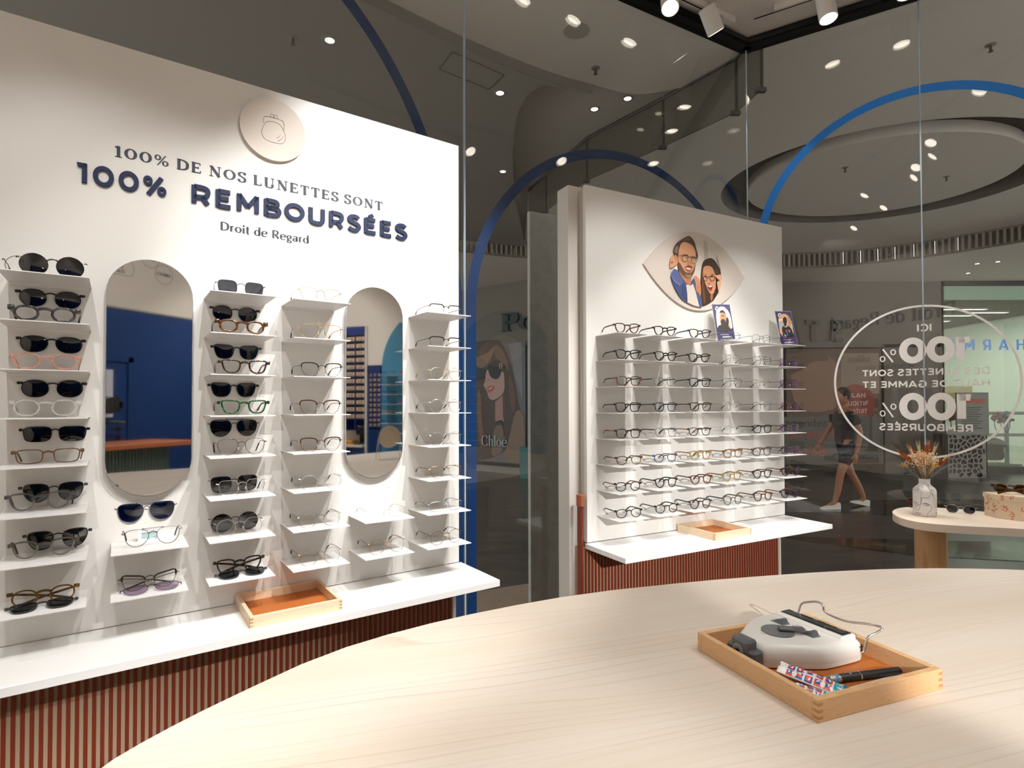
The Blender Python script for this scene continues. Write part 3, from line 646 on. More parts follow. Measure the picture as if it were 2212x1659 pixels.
# ------------------------------------------------------------------ printed pictures: colour, outline (metres on the card), smoothing
PORTRAIT = [
 ('#bdb4a9', [(2.1418, 0.8068), (2.1692, 0.7979), (2.1717, 0.7206), (2.1458, 0.71)], 0),
 ('#8d8780', [(2.2261, 0.7473), (2.2451, 0.7116), (2.2623, 0.6627), (2.2518, 0.6768), (2.231, 0.715)], 0),
 ('#3d2619', [(2.1154, 0.5974), (2.1266, 0.678), (2.1405, 0.7044), (2.1682, 0.7189), (2.1961, 0.7247), (2.2204, 0.7138), (2.2413, 0.6909), (2.2588, 0.6674), (2.2626, 0.6374), (2.2506, 0.5855), (2.2377, 0.5489), (2.2003, 0.5054), (2.1481, 0.4787), (2.1225, 0.4742), (2.1145, 0.5231)], 2),
 ('#6b4024', [(2.1262, 0.6481), (2.1349, 0.659), (2.1424, 0.5752), (2.1518, 0.5014), (2.1413, 0.4807), (2.1319, 0.5494)], 1),
 ('#55341f', [(2.2165, 0.678), (2.2375, 0.6702), (2.2478, 0.6409), (2.2335, 0.6344), (2.2197, 0.6531)], 1),
 ('#c98e68', [(2.1349, 0.664), (2.1471, 0.6778), (2.1747, 0.6834), (2.199, 0.6786), (2.2127, 0.6574), (2.223, 0.6383), (2.2244, 0.6082), (2.2221, 0.5702), (2.2078, 0.5462), (2.1903, 0.5397), (2.1731, 0.5531), (2.1529, 0.5887), (2.1377, 0.6121)], 2),
 ('#b26a3f', [(2.1869, 0.5444), (2.2043, 0.5434), (2.2005, 0.5205), (2.1933, 0.5048), (2.1849, 0.5217)], 1),
 ('#2b1c16', [(2.2186, 0.5699), (2.2327, 0.5686), (2.2395, 0.5516), (2.2003, 0.5054), (2.2042, 0.5409)], 0),
 ('#6b1f1c', [(2.1631, 0.5809), (2.2013, 0.5871), (2.1958, 0.5627), (2.1835, 0.5541), (2.1715, 0.5655)], 1),
 ('#efe6e0', [(2.17, 0.5808), (2.1978, 0.585), (2.1908, 0.5773), (2.1751, 0.5758)], 0),
 ('#b5584f', [(2.1767, 0.566), (2.1924, 0.5674), (2.1853, 0.5567)], 1),
 ('#3a251b', [(2.1413, 0.6261), (2.1534, 0.6311), (2.1595, 0.6255), (2.1498, 0.6203)], 1),
 ('#3a251b', [(2.1862, 0.632), (2.2002, 0.636), (2.2047, 0.6301), (2.1931, 0.6257)], 1),
 ('#4a2d1e', [(2.1363, 0.6338), (2.15, 0.6387), (2.1638, 0.6372), (2.15, 0.6362)], 0),
 ('#4a2d1e', [(2.1811, 0.6385), (2.1986, 0.6446), (2.209, 0.6419), (2.1985, 0.6418)], 0),
 ('#a0623f', [(2.1667, 0.5975), (2.1771, 0.5935), (2.1876, 0.6008), (2.1805, 0.5914), (2.1701, 0.5916)], 0),
 ('#3b241c', [(2.1642, 0.6177), (2.1631, 0.6121), (2.1602, 0.6126), (2.1611, 0.6174)], 0),
 ('#3b241c', [(2.1631, 0.6121), (2.1599, 0.6071), (2.1577, 0.6084), (2.1602, 0.6126)], 0),
 ('#3b241c', [(2.1599, 0.6071), (2.1551, 0.6035), (2.154, 0.6054), (2.1577, 0.6084)], 0),
 ('#3b241c', [(2.1551, 0.6035), (2.1496, 0.6018), (2.1496, 0.604), (2.154, 0.6054)], 0),
 ('#3b241c', [(2.1496, 0.6018), (2.1441, 0.6024), (2.1453, 0.6045), (2.1496, 0.604)], 0),
 ('#3b241c', [(2.1441, 0.6024), (2.1395, 0.605), (2.1417, 0.6068), (2.1453, 0.6045)], 0),
 ('#3b241c', [(2.1395, 0.605), (2.1364, 0.6094), (2.1393, 0.6105), (2.1417, 0.6068)], 0),
 ('#3b241c', [(2.1364, 0.6094), (2.1354, 0.6148), (2.1384, 0.6151), (2.1393, 0.6105)], 0),
 ('#3b241c', [(2.1354, 0.6148), (2.1365, 0.6204), (2.1394, 0.6199), (2.1384, 0.6151)], 0),
 ('#3b241c', [(2.1365, 0.6204), (2.1397, 0.6254), (2.1419, 0.6241), (2.1394, 0.6199)], 0),
 ('#3b241c', [(2.1397, 0.6254), (2.1444, 0.6291), (2.1456, 0.6271), (2.1419, 0.6241)], 0),
 ('#3b241c', [(2.1444, 0.6291), (2.1499, 0.6307), (2.1499, 0.6285), (2.1456, 0.6271)], 0),
 ('#3b241c', [(2.1499, 0.6307), (2.1555, 0.6302), (2.1542, 0.628), (2.1499, 0.6285)], 0),
 ('#3b241c', [(2.1555, 0.6302), (2.1601, 0.6276), (2.1579, 0.6257), (2.1542, 0.628)], 0),
 ('#3b241c', [(2.1601, 0.6276), (2.1632, 0.6232), (2.1603, 0.622), (2.1579, 0.6257)], 0),
 ('#3b241c', [(2.1632, 0.6232), (2.1642, 0.6177), (2.1611, 0.6174), (2.1603, 0.622)], 0),
 ('#3b241c', [(2.2137, 0.6243), (2.2122, 0.6184), (2.2093, 0.6189), (2.2105, 0.624)], 0),
 ('#3b241c', [(2.2122, 0.6184), (2.2082, 0.613), (2.206, 0.6144), (2.2093, 0.6189)], 0),
 ('#3b241c', [(2.2082, 0.613), (2.2023, 0.6092), (2.2011, 0.6112), (2.206, 0.6144)], 0),
 ('#3b241c', [(2.2023, 0.6092), (2.1953, 0.6073), (2.1953, 0.6096), (2.2011, 0.6112)], 0),
 ('#3b241c', [(2.1953, 0.6073), (2.1884, 0.6078), (2.1896, 0.61), (2.1953, 0.6096)], 0),
 ('#3b241c', [(2.1884, 0.6078), (2.1826, 0.6105), (2.1848, 0.6123), (2.1896, 0.61)], 0),
 ('#3b241c', [(2.1826, 0.6105), (2.1787, 0.615), (2.1816, 0.6161), (2.1848, 0.6123)], 0),
 ('#3b241c', [(2.1787, 0.615), (2.1774, 0.6206), (2.1805, 0.6209), (2.1816, 0.6161)], 0),
 ('#3b241c', [(2.1774, 0.6206), (2.1788, 0.6265), (2.1817, 0.6259), (2.1805, 0.6209)], 0),
 ('#3b241c', [(2.1788, 0.6265), (2.1828, 0.6318), (2.185, 0.6304), (2.1817, 0.6259)], 0),
 ('#3b241c', [(2.1828, 0.6318), (2.1887, 0.6356), (2.1899, 0.6337), (2.185, 0.6304)], 0),
 ('#3b241c', [(2.1887, 0.6356), (2.1957, 0.6375), (2.1957, 0.6352), (2.1899, 0.6337)], 0),
 ('#3b241c', [(2.1957, 0.6375), (2.2026, 0.6371), (2.2014, 0.6349), (2.1957, 0.6352)], 0),
 ('#3b241c', [(2.2026, 0.6371), (2.2085, 0.6344), (2.2062, 0.6326), (2.2014, 0.6349)], 0),
 ('#3b241c', [(2.2085, 0.6344), (2.2124, 0.6299), (2.2095, 0.6288), (2.2062, 0.6326)], 0),
 ('#3b241c', [(2.2124, 0.6299), (2.2137, 0.6243), (2.2105, 0.624), (2.2095, 0.6288)], 0),
 ('#3b241c', [(2.1637, 0.6272), (2.1789, 0.6297), (2.1789, 0.6267), (2.1636, 0.6242)], 0),
 ('#dba680', [(2.209, 0.6394), (2.2301, 0.6391), (2.2478, 0.6473), (2.2619, 0.6373), (2.2545, 0.6112), (2.242, 0.6074), (2.2333, 0.6192), (2.2159, 0.6326)], 1),
 ('#dba680', [(2.2244, 0.6107), (2.258, 0.6116), (2.2505, 0.5804), (2.2377, 0.5489), (2.2293, 0.5835)], 1),
 ('#7a4a33', [(2.2298, 0.6214), (2.2439, 0.619), (2.242, 0.6087), (2.235, 0.6118)], 1),
 ('#d29b74', [(1.9131, 0.6731), (1.9229, 0.7006), (1.9388, 0.7049), (1.9482, 0.6868), (1.9674, 0.6745), (1.9576, 0.6613), (1.9127, 0.6347)], 1),
 ('#8a5a42', [(1.9162, 0.671), (1.9353, 0.6757), (1.932, 0.6657), (1.9177, 0.6652)], 1),
 ('#efe9e2', [(1.9446, 0.6478), (1.9576, 0.6565), (1.9638, 0.6355), (1.9382, 0.6411)], 0),
 ('#47527f', [(1.9156, 0.6111), (1.9382, 0.6411), (1.9622, 0.6377), (1.9925, 0.5949), (2.0185, 0.5805), (2.0449, 0.5855), (2.0651, 0.6072), (2.0799, 0.589), (2.0779, 0.5568), (2.1146, 0.5256), (2.1242, 0.4744), (2.1038, 0.4703), (2.024, 0.4848), (1.9817, 0.5019), (1.9341, 0.5602)], 1),
 ('#596597', [(1.9172, 0.6125), (1.9382, 0.6399), (1.9605, 0.6351), (1.9989, 0.5834), (1.9792, 0.5646), (1.944, 0.5828)], 1),
 ('#9aa0b6', [(1.9181, 0.6109), (1.944, 0.584), (1.9792, 0.5665), (1.9779, 0.5635), (1.9423, 0.5803), (1.9168, 0.6084)], 0),
 ('#3b4570', [(1.989, 0.5728), (2.0183, 0.5683), (2.024, 0.486), (2.0174, 0.4879), (1.9883, 0.5122)], 0),
 ('#d6cabd', [(2.0151, 0.5729), (2.0447, 0.5708), (2.0614, 0.5798), (2.0777, 0.5445), (2.0972, 0.4846), (2.1021, 0.4714), (2.0636, 0.4745), (2.024, 0.486), (2.0228, 0.5273)], 0),
 ('#47527f', [(2.0517, 0.6009), (2.0799, 0.5865), (2.0778, 0.5494), (2.1146, 0.5256), (2.1225, 0.4742), (2.1021, 0.4707), (2.0777, 0.5445), (2.0614, 0.5798)], 0),
 ('#b87a55', [(1.9606, 0.64), (2.0519, 0.6156), (2.0482, 0.581), (2.0381, 0.5702), (2.0184, 0.5781), (1.9925, 0.5974)], 1),
 ('#c4865c', [(2.0619, 0.6166), (2.0853, 0.6215), (2.102, 0.6084), (2.1119, 0.5847), (2.1146, 0.5305), (2.1044, 0.5259), (2.0979, 0.5414), (2.0911, 0.5395), (2.0779, 0.5568), (2.0815, 0.5793)], 1),
 ('#8d5638', [(2.0881, 0.575), (2.0915, 0.5753), (2.0962, 0.5437), (2.0928, 0.5434)], 0),
 ('#8d5638', [(2.0999, 0.5761), (2.1026, 0.5764), (2.1062, 0.5322), (2.1035, 0.532)], 0),
 ('#c98c66', [(1.9404, 0.7051), (1.9517, 0.7125), (1.9643, 0.6887), (1.9578, 0.6758), (1.945, 0.6864)], 1),
 ('#cf9670', [(1.963, 0.7151), (1.9748, 0.7602), (2.001, 0.7782), (2.0404, 0.7785), (2.0735, 0.7582), (2.0814, 0.7222), (2.081, 0.6876), (2.0654, 0.6342), (2.0519, 0.6156), (2.0318, 0.5989), (2.0122, 0.6066), (1.9862, 0.6185), (1.9638, 0.6403)], 2),
 ('#6b4a36', [(1.9626, 0.6788), (1.9771, 0.6708), (1.9898, 0.6529), (2.006, 0.6352), (2.019, 0.6293), (2.0454, 0.6321), (2.0622, 0.6461), (2.08, 0.6875), (2.0729, 0.6448), (2.062, 0.6265), (2.0485, 0.6079), (2.0318, 0.5984), (2.0122, 0.6054), (1.983, 0.6194), (1.9648, 0.644)], 1),
 ('#8f7866', [(2.0058, 0.623), (2.032, 0.6185), (2.052, 0.6279), (2.0451, 0.6076), (2.0318, 0.6001), (2.0155, 0.6094)], 1),
 ('#6d4a35', [(2.0062, 0.6559), (2.0326, 0.6693), (2.0624, 0.6621), (2.0556, 0.654), (2.0325, 0.6588)], 1),
 ('#a35a48', [(1.9997, 0.6564), (2.0193, 0.6581), (2.0563, 0.6541), (2.0488, 0.6398), (2.0322, 0.6307), (2.0158, 0.6387)], 1),
 ('#f0e8e2', [(2.0111, 0.6547), (2.0324, 0.6522), (2.0513, 0.6523), (2.0389, 0.6456), (2.0192, 0.6476)], 1),
 ('#4f3526', [(1.9327, 0.7282), (1.9458, 0.7564), (1.9783, 0.7824), (2.0209, 0.8052), (2.0342, 0.8107), (2.054, 0.8048), (2.0738, 0.7853), (2.0819, 0.7592), (2.0933, 0.731), (2.0948, 0.7139), (2.0836, 0.7027), (2.0793, 0.7417), (2.0635, 0.7643), (2.0404, 0.7736), (2.0075, 0.779), (1.9846, 0.7687), (1.973, 0.7454), (1.9679, 0.723), (1.9628, 0.697), (1.9421, 0.7126)], 1),
 ('#7d6a58', [(1.9358, 0.7238), (1.9489, 0.7496), (1.9683, 0.7545), (1.9647, 0.7201), (1.9453, 0.7129)], 1),
 ('#6a4c38', [(1.9945, 0.7822), (2.0308, 0.8041), (2.0539, 0.795), (2.0339, 0.7899)], 1),
 ('#4a3022', [(1.9937, 0.7111), (2.0069, 0.7175), (2.0298, 0.7164), (2.0265, 0.7121), (2.0068, 0.7127)], 0),
 ('#4a3022', [(2.0463, 0.7118), (2.0663, 0.7135), (2.0779, 0.7094), (2.0729, 0.7059), (2.0496, 0.708)], 0),
 ('#f2ebe4', [(2.0018, 0.7004), (2.0133, 0.7054), (2.0238, 0.703), (2.0132, 0.6974)], 1),
 ('#f2ebe4', [(2.0495, 0.6987), (2.0628, 0.7027), (2.0701, 0.6999), (2.0594, 0.6945)], 1),
 ('#4d5c62', [(2.0093, 0.7032), (2.0172, 0.7047), (2.0185, 0.6994), (2.0099, 0.6979)], 1),
 ('#4d5c62', [(2.0568, 0.7005), (2.0642, 0.7019), (2.0651, 0.6966), (2.0574, 0.6952)], 1),
 ('#bb7f5b', [(2.0195, 0.6757), (2.0329, 0.6968), (2.046, 0.6836), (2.0491, 0.6668), (2.0358, 0.6629)], 1),
 ('#4a382d', [(2.0277, 0.6998), (2.026, 0.6929), (2.0236, 0.6933), (2.025, 0.6995)], 0),
 ('#4a382d', [(2.026, 0.6929), (2.0214, 0.6866), (2.0195, 0.6878), (2.0236, 0.6933)], 0),
 ('#4a382d', [(2.0214, 0.6866), (2.0145, 0.682), (2.0135, 0.6837), (2.0195, 0.6878)], 0),
 ('#4a382d', [(2.0145, 0.682), (2.0064, 0.6798), (2.0065, 0.6817), (2.0135, 0.6837)], 0),
 ('#4a382d', [(2.0064, 0.6798), (1.9984, 0.6802), (1.9995, 0.6821), (2.0065, 0.6817)], 0),
 ('#4a382d', [(1.9984, 0.6802), (1.9917, 0.6832), (1.9936, 0.6848), (1.9995, 0.6821)], 0),
 ('#4a382d', [(1.9917, 0.6832), (1.9873, 0.6883), (1.9897, 0.6894), (1.9936, 0.6848)], 0),
 ('#4a382d', [(1.9873, 0.6883), (1.9857, 0.6948), (1.9884, 0.6952), (1.9897, 0.6894)], 0),
 ('#4a382d', [(1.9857, 0.6948), (1.9874, 0.7017), (1.9898, 0.7013), (1.9884, 0.6952)], 0),
 ('#4a382d', [(1.9874, 0.7017), (1.992, 0.7079), (1.9938, 0.7068), (1.9898, 0.7013)], 0),
 ('#4a382d', [(1.992, 0.7079), (1.9988, 0.7126), (1.9998, 0.7109), (1.9938, 0.7068)], 0),
 ('#4a382d', [(1.9988, 0.7126), (2.0068, 0.7149), (2.0068, 0.7129), (1.9998, 0.7109)], 0),
 ('#4a382d', [(2.0068, 0.7149), (2.0148, 0.7145), (2.0138, 0.7126), (2.0068, 0.7129)], 0),
 ('#4a382d', [(2.0148, 0.7145), (2.0216, 0.7115), (2.0198, 0.7099), (2.0138, 0.7126)], 0),
 ('#4a382d', [(2.0216, 0.7115), (2.0261, 0.7063), (2.0237, 0.7053), (2.0198, 0.7099)], 0),
 ('#4a382d', [(2.0261, 0.7063), (2.0277, 0.6998), (2.025, 0.6995), (2.0237, 0.7053)], 0),
 ('#4a382d', [(2.0838, 0.6966), (2.0823, 0.6898), (2.0798, 0.6903), (2.0811, 0.6963)], 0),
 ('#4a382d', [(2.0823, 0.6898), (2.078, 0.6837), (2.0761, 0.6849), (2.0798, 0.6903)], 0),
 ('#4a382d', [(2.078, 0.6837), (2.0716, 0.6792), (2.0706, 0.6809), (2.0761, 0.6849)], 0),
 ('#4a382d', [(2.0716, 0.6792), (2.0642, 0.6771), (2.0642, 0.679), (2.0706, 0.6809)], 0),
 ('#4a382d', [(2.0642, 0.6771), (2.0568, 0.6775), (2.0579, 0.6795), (2.0642, 0.679)], 0),
 ('#4a382d', [(2.0568, 0.6775), (2.0506, 0.6806), (2.0525, 0.6822), (2.0579, 0.6795)], 0),
 ('#4a382d', [(2.0506, 0.6806), (2.0465, 0.6857), (2.0489, 0.6867), (2.0525, 0.6822)], 0),
 ('#4a382d', [(2.0465, 0.6857), (2.0451, 0.6921), (2.0477, 0.6924), (2.0489, 0.6867)], 0),
 ('#4a382d', [(2.0451, 0.6921), (2.0466, 0.6988), (2.0491, 0.6983), (2.0477, 0.6924)], 0),
 ('#4a382d', [(2.0466, 0.6988), (2.0509, 0.7049), (2.0527, 0.7037), (2.0491, 0.6983)], 0),
 ('#4a382d', [(2.0509, 0.7049), (2.0572, 0.7093), (2.0582, 0.7076), (2.0527, 0.7037)], 0),
 ('#4a382d', [(2.0572, 0.7093), (2.0646, 0.7115), (2.0646, 0.7096), (2.0582, 0.7076)], 0),
 ('#4a382d', [(2.0646, 0.7115), (2.072, 0.7111), (2.071, 0.7092), (2.0646, 0.7096)], 0),
 ('#4a382d', [(2.072, 0.7111), (2.0783, 0.7081), (2.0764, 0.7065), (2.071, 0.7092)], 0),
 ('#4a382d', [(2.0783, 0.7081), (2.0824, 0.703), (2.0799, 0.702), (2.0764, 0.7065)], 0),
 ('#4a382d', [(2.0824, 0.703), (2.0838, 0.6966), (2.0811, 0.6963), (2.0799, 0.702)], 0),
 ('#4a382d', [(1.9856, 0.713), (2.088, 0.7062), (2.0873, 0.7031), (1.9856, 0.7096)], 0),
 ('#4a382d', [(1.9645, 0.7071), (1.9878, 0.707), (1.9872, 0.7045), (1.9645, 0.7047)], 0),
]
CARD_A = [
 ('#37315e', [(0.0004, 0.1341), (0.0824, 0.1344), (0.0824, 0.009), (0.0009, 0.0008)], 0),
 ('#ded7d0', [(0.0076, 0.0314), (0.0112, 0.1039), (0.0235, 0.12), (0.0411, 0.1276), (0.058, 0.1248), (0.0735, 0.109), (0.0786, 0.0873), (0.0784, 0.0393)], 1),
 ('#d0a573', [(0.0253, 0.087), (0.0359, 0.1011), (0.0566, 0.096), (0.0661, 0.0823), (0.0707, 0.0513), (0.06, 0.0446), (0.0511, 0.0602), (0.0248, 0.061)], 1),
 ('#c98f68', [(0.0318, 0.1006), (0.0421, 0.1073), (0.0542, 0.1031), (0.0563, 0.0867), (0.049, 0.0767), (0.0314, 0.0692), (0.0295, 0.0819)], 1),
 ('#221812', [(0.0295, 0.1059), (0.0394, 0.1135), (0.05, 0.1119), (0.0559, 0.1015), (0.0544, 0.0921), (0.0502, 0.1045), (0.0367, 0.104), (0.0295, 0.1019)], 1),
 ('#2b1d14', [(0.028, 0.0743), (0.0369, 0.0809), (0.0496, 0.0786), (0.0481, 0.0655), (0.033, 0.0508), (0.027, 0.0613)], 1),
 ('#241c17', [(0.009, 0.0537), (0.0291, 0.0606), (0.0351, 0.0585), (0.0487, 0.0674), (0.0596, 0.0908), (0.0679, 0.0769), (0.0586, 0.0555), (0.0692, 0.0456), (0.075, 0.0389), (0.0076, 0.0314)], 1),
 ('#3b2a20', [(0.0349, 0.0936), (0.0467, 0.0921), (0.046, 0.0896), (0.0342, 0.0909)], 0),
 ('#e9e3de', [(0.0095, 0.1176), (0.0148, 0.1246), (0.0222, 0.1273), (0.0268, 0.1241), (0.0252, 0.1165), (0.0188, 0.1112), (0.0118, 0.1113)], 2),
 ('#37315e', [(0.0173, 0.1216), (0.0224, 0.1225), (0.0239, 0.1197), (0.0207, 0.1179), (0.0228, 0.1144), (0.0204, 0.1138), (0.0183, 0.1173), (0.0164, 0.1137), (0.0146, 0.1135)], 0),
 ('#d8d3e0', [(0.0155, 0.0239), (0.0569, 0.0254), (0.0569, 0.0239), (0.0155, 0.0223)], 0),
 ('#f0edf2', [(0.0235, 0.0169), (0.0627, 0.0186), (0.0624, 0.0149), (0.0233, 0.0128)], 0),
 ('#c9c3d6', [(0.012, 0.0074), (0.0769, 0.0099), (0.0768, 0.0086), (0.0118, 0.0059)], 0),
]
CARD_B = [
 ('#37315e', [(0.0005, 0.1342), (0.0823, 0.1341), (0.0823, 0.0047), (0.0009, 0.0009)], 0),
 ('#d8a67c', [(0.0042, 0.0304), (0.0094, 0.1038), (0.0206, 0.1187), (0.0387, 0.1253), (0.0567, 0.1238), (0.0708, 0.109), (0.0767, 0.0895), (0.0736, 0.0352)], 1),
 ('#b98b68', [(0.0608, 0.1221), (0.0708, 0.109), (0.0725, 0.0751), (0.0566, 0.0758), (0.0578, 0.1039)], 0),
 ('#8fb3c4', [(0.0082, 0.0877), (0.0271, 0.0853), (0.0253, 0.0711), (0.0081, 0.0677)], 0),
 ('#a9c4cf', [(0.0684, 0.0848), (0.0761, 0.0834), (0.0749, 0.0673), (0.0666, 0.0706)], 0),
 ('#e5dcd2', [(0.0112, 0.1019), (0.0307, 0.1056), (0.0306, 0.0976), (0.01, 0.0938)], 0),
 ('#1c1512', [(0.0329, 0.1038), (0.0406, 0.112), (0.0506, 0.1109), (0.0537, 0.1015), (0.0477, 0.085), (0.0412, 0.0745), (0.035, 0.077), (0.0318, 0.0897)], 1),
 ('#2d211b', [(0.0342, 0.0979), (0.0439, 0.0997), (0.0442, 0.0887), (0.0374, 0.0812), (0.0329, 0.0878)], 1),
 ('#141316', [(0.0211, 0.0728), (0.0341, 0.0779), (0.0418, 0.0725), (0.0504, 0.0782), (0.0643, 0.0704), (0.0713, 0.047), (0.0713, 0.035), (0.0207, 0.0317), (0.0193, 0.0506), (0.0235, 0.053), (0.0169, 0.0344), (0.0169, 0.0504)], 1),
 ('#d8d2cc', [(0.0315, 0.0767), (0.0348, 0.0739), (0.0421, 0.0736), (0.0501, 0.0772), (0.0467, 0.0733), (0.0403, 0.0712), (0.0335, 0.0718)], 0),
 ('#b04a44', [(0.0353, 0.062), (0.043, 0.0606), (0.0429, 0.0526), (0.0359, 0.052)], 0),
 ('#8f8b90', [(0.0488, 0.0631), (0.0568, 0.0608), (0.0559, 0.0497), (0.05, 0.0532)], 0),
 ('#e2ddd8', [(0.0255, 0.0442), (0.0311, 0.0396), (0.0349, 0.0329), (0.0301, 0.0321), (0.0252, 0.0391)], 0),
 ('#2b4a86', [(0.0341, 0.0539), (0.0453, 0.0528), (0.0423, 0.0346), (0.0352, 0.034)], 0),
 ('#e9e3de', [(0.0093, 0.1178), (0.0152, 0.1253), (0.0231, 0.1274), (0.0277, 0.1233), (0.0251, 0.1141), (0.018, 0.1095), (0.0113, 0.1104)], 2),
 ('#37315e', [(0.0173, 0.1215), (0.0221, 0.1223), (0.0235, 0.119), (0.0202, 0.1171), (0.0223, 0.1133), (0.0198, 0.1127), (0.018, 0.1161), (0.0161, 0.1128), (0.0139, 0.113)], 0),
 ('#d8d3e0', [(0.0146, 0.0226), (0.0577, 0.0239), (0.0576, 0.0223), (0.0146, 0.0208)], 0),
 ('#f0edf2', [(0.0167, 0.014), (0.0655, 0.0151), (0.0651, 0.0115), (0.0163, 0.01)], 0),
 ('#c9c3d6', [(0.0099, 0.0062), (0.0736, 0.0072), (0.0734, 0.0058), (0.0096, 0.0046)], 0),
]
POSTER = [
 ('#77767c', [(-8.9763, 1.3918), (-7.1142, 1.3527), (-7.109, -1.3154), (-8.9805, -1.2752)], 0),
 ('#85848a', [(-7.5586, 1.337), (-7.215, 1.3506), (-7.1974, 0.0752), (-7.3994, 0.6273)], 0),
 ('#4c3a30', [(-8.9763, 1.3918), (-8.508, 1.4391), (-7.9376, 1.4567), (-7.7465, 1.3495), (-7.6059, 1.1356), (-7.4906, 0.8519), (-7.3998, 0.5171), (-7.3102, 0.0759), (-7.2209, -0.2155), (-7.3128, -0.6542), (-7.5897, -1.0318), (-8.263, -1.3115), (-8.9805, -1.2752)], 1),
 ('#8a6950', [(-8.6111, 1.0563), (-8.158, 1.1479), (-8.0108, 1.2913), (-7.9382, 1.2489), (-8.1093, 0.9738), (-8.2081, 0.8448), (-8.4333, 0.8155)], 1),
 ('#7a5a45', [(-8.0107, 1.3292), (-7.818, 1.3167), (-7.6296, 1.0439), (-7.5374, 0.7058), (-7.6774, 0.7854), (-7.7715, 0.9577), (-7.9388, 1.0412)], 1),
 ('#6a4a38', [(-7.5841, 0.6704), (-7.4457, 0.5183), (-7.3556, 0.0762), (-7.4484, -0.2909), (-7.5393, 0.1511)], 1),
 ('#5b3f30', [(-7.7259, 0.3767), (-7.6095, 0.0406), (-7.658, -0.479), (-7.7753, -0.2948), (-7.7502, 0.1531)], 1),
 ('#7c5a46', [(-8.4596, 0.3529), (-8.359, 0.2742), (-8.3353, -0.3015), (-8.262, -0.8732), (-8.3872, -1.0697), (-8.4863, -0.3033)], 1),
 ('#c09a8e', [(-8.2209, 0.7115), (-8.1589, 0.7855), (-7.701, 0.7677), (-7.6667, 0.4499), (-7.679, 0.2827), (-7.8215, 0.1351), (-8.0384, 0.0707), (-8.1482, 0.1569), (-8.1726, 0.2714), (-8.2218, 0.3485), (-8.2961, 0.4265), (-8.2288, 0.5206)], 1),
 ('#a98479', [(-7.9416, 0.042), (-7.7264, 0.1902), (-7.7162, -0.2941), (-7.6812, -0.4052), (-7.9429, -0.3909)], 0),
 ('#2c211c', [(-7.9429, -0.3909), (-7.7045, -0.3498), (-7.7286, -0.4991), (-7.8474, -0.5485)], 1),
 ('#86705f', [(-7.4023, -0.2171), (-7.2656, -0.1066), (-7.1206, -0.3051), (-7.1089, -1.3118), (-7.7546, -1.2815), (-7.5423, -0.7532)], 1),
 ('#7b6657', [(-7.9431, -0.4849), (-7.7049, -0.4614), (-7.6832, -1.0363), (-8.0663, -1.2433), (-8.0164, -0.7694)], 1),
 ('#141312', [(-8.1588, 0.8427), (-8.036, 0.9514), (-7.8908, 0.9822), (-7.7716, 0.9202), (-7.7364, 0.7878), (-7.8202, 0.5661), (-7.9886, 0.5483), (-8.1101, 0.6505)], 2),
 ('#141312', [(-8.6117, 0.7837), (-8.4332, 0.8348), (-8.2207, 0.7879), (-8.2035, 0.7109), (-8.2584, 0.5788), (-8.4845, 0.5467), (-8.612, 0.628)], 1),
 ('#1e1a18', [(-7.7834, 0.9208), (-7.6771, 0.8786), (-7.6422, 0.784), (-7.7483, 0.7696)], 1),
 ('#b8a37c', [(-7.8144, 0.9185), (-7.7834, 0.9208), (-7.791, 0.7806), (-7.8148, 0.7815)], 0),
 ('#b8a37c', [(-7.7526, 0.9156), (-7.7289, 0.9071), (-7.7341, 0.7727), (-7.7578, 0.7774)], 0),
 ('#c0604a', [(-8.1723, 0.3857), (-8.0863, 0.4124), (-7.9527, 0.4001), (-7.9891, 0.3348), (-8.0622, 0.2698), (-8.148, 0.2558)], 1),
 ('#e8d8d0', [(-8.1232, 0.3467), (-8.0133, 0.3825), (-8.0377, 0.3546), (-8.1061, 0.3236)], 0),
 ('#8a5f52', [(-8.1595, 0.5664), (-8.0908, 0.536), (-8.1154, 0.5271), (-8.1497, 0.5376)], 0),
]
# ------------------------------------------------------------------ display panels
DECKMAT = flat('#23293a', 0.5)
NAVYL = flat('#0f1f44', 0.45, spec=.25)
def display_panel(fr, u0, u1, ztop, zled, label, back=.045):
    t = thing('eyewear_display', label, 'display panel', fr)
    MB().box(u0, u1, 0, .022, zled - .0016, ztop, ch=.0012).build('board', WHITE, t, Matrix.Identity(4), smooth=0)
    MB().box(u0 + .012, u1 - .012, .022, .022 + back, zled, ztop - .012).build('backing', flat('#cfc8bf', .6), t, Matrix.Identity(4), smooth=0)
    return t
def ledge(fr, u0, u1, z, depth, label, th=.022):
    o = MB().box(u0, u1, -depth, 0.0, z - th, z, ch=.0015).build('ledge', LEDGE, None, fr, smooth=0)
    return tag(o, label, 'ledge')
def ribbed_base(fr, u0, u1, ztop, label, pitch=.0178):
    t = thing('ribbed_base', label, 'base cabinet', fr)
    MB().box(u0, u1, .006, .09, -H, ztop).build('carcass', SLATB, t, Matrix.Identity(4), smooth=0)
    m = MB(); n = int((u1 - u0) / pitch)
    for i in range(n):
        a = u0 + pitch * (i + .25)
        m.box(a, a + pitch * .48, .0005, .006, -H + .02, ztop - .001)
    m.build('slats', SLAT, t, Matrix.Identity(4), smooth=0)
    MB().box(u1 - .004, u1 + .010, .001, .09, -H, ztop).build('end_strip', flat('#d8cfc4', .5), t, Matrix.Identity(4), smooth=0)
    return t
lp = display_panel(P1, -.265, 1.045, .970, -.585, 'large white eyewear panel lettered with a refund offer, at the left')
rp = display_panel(P2, 1.440, 2.745, .960, -.602, 'white eyewear panel with an eye-shaped portrait plaque, near the window corner')
ledge(P1, -.285, 1.053, -.5875, .262, 'long white ledge under the panel with the refund lettering')
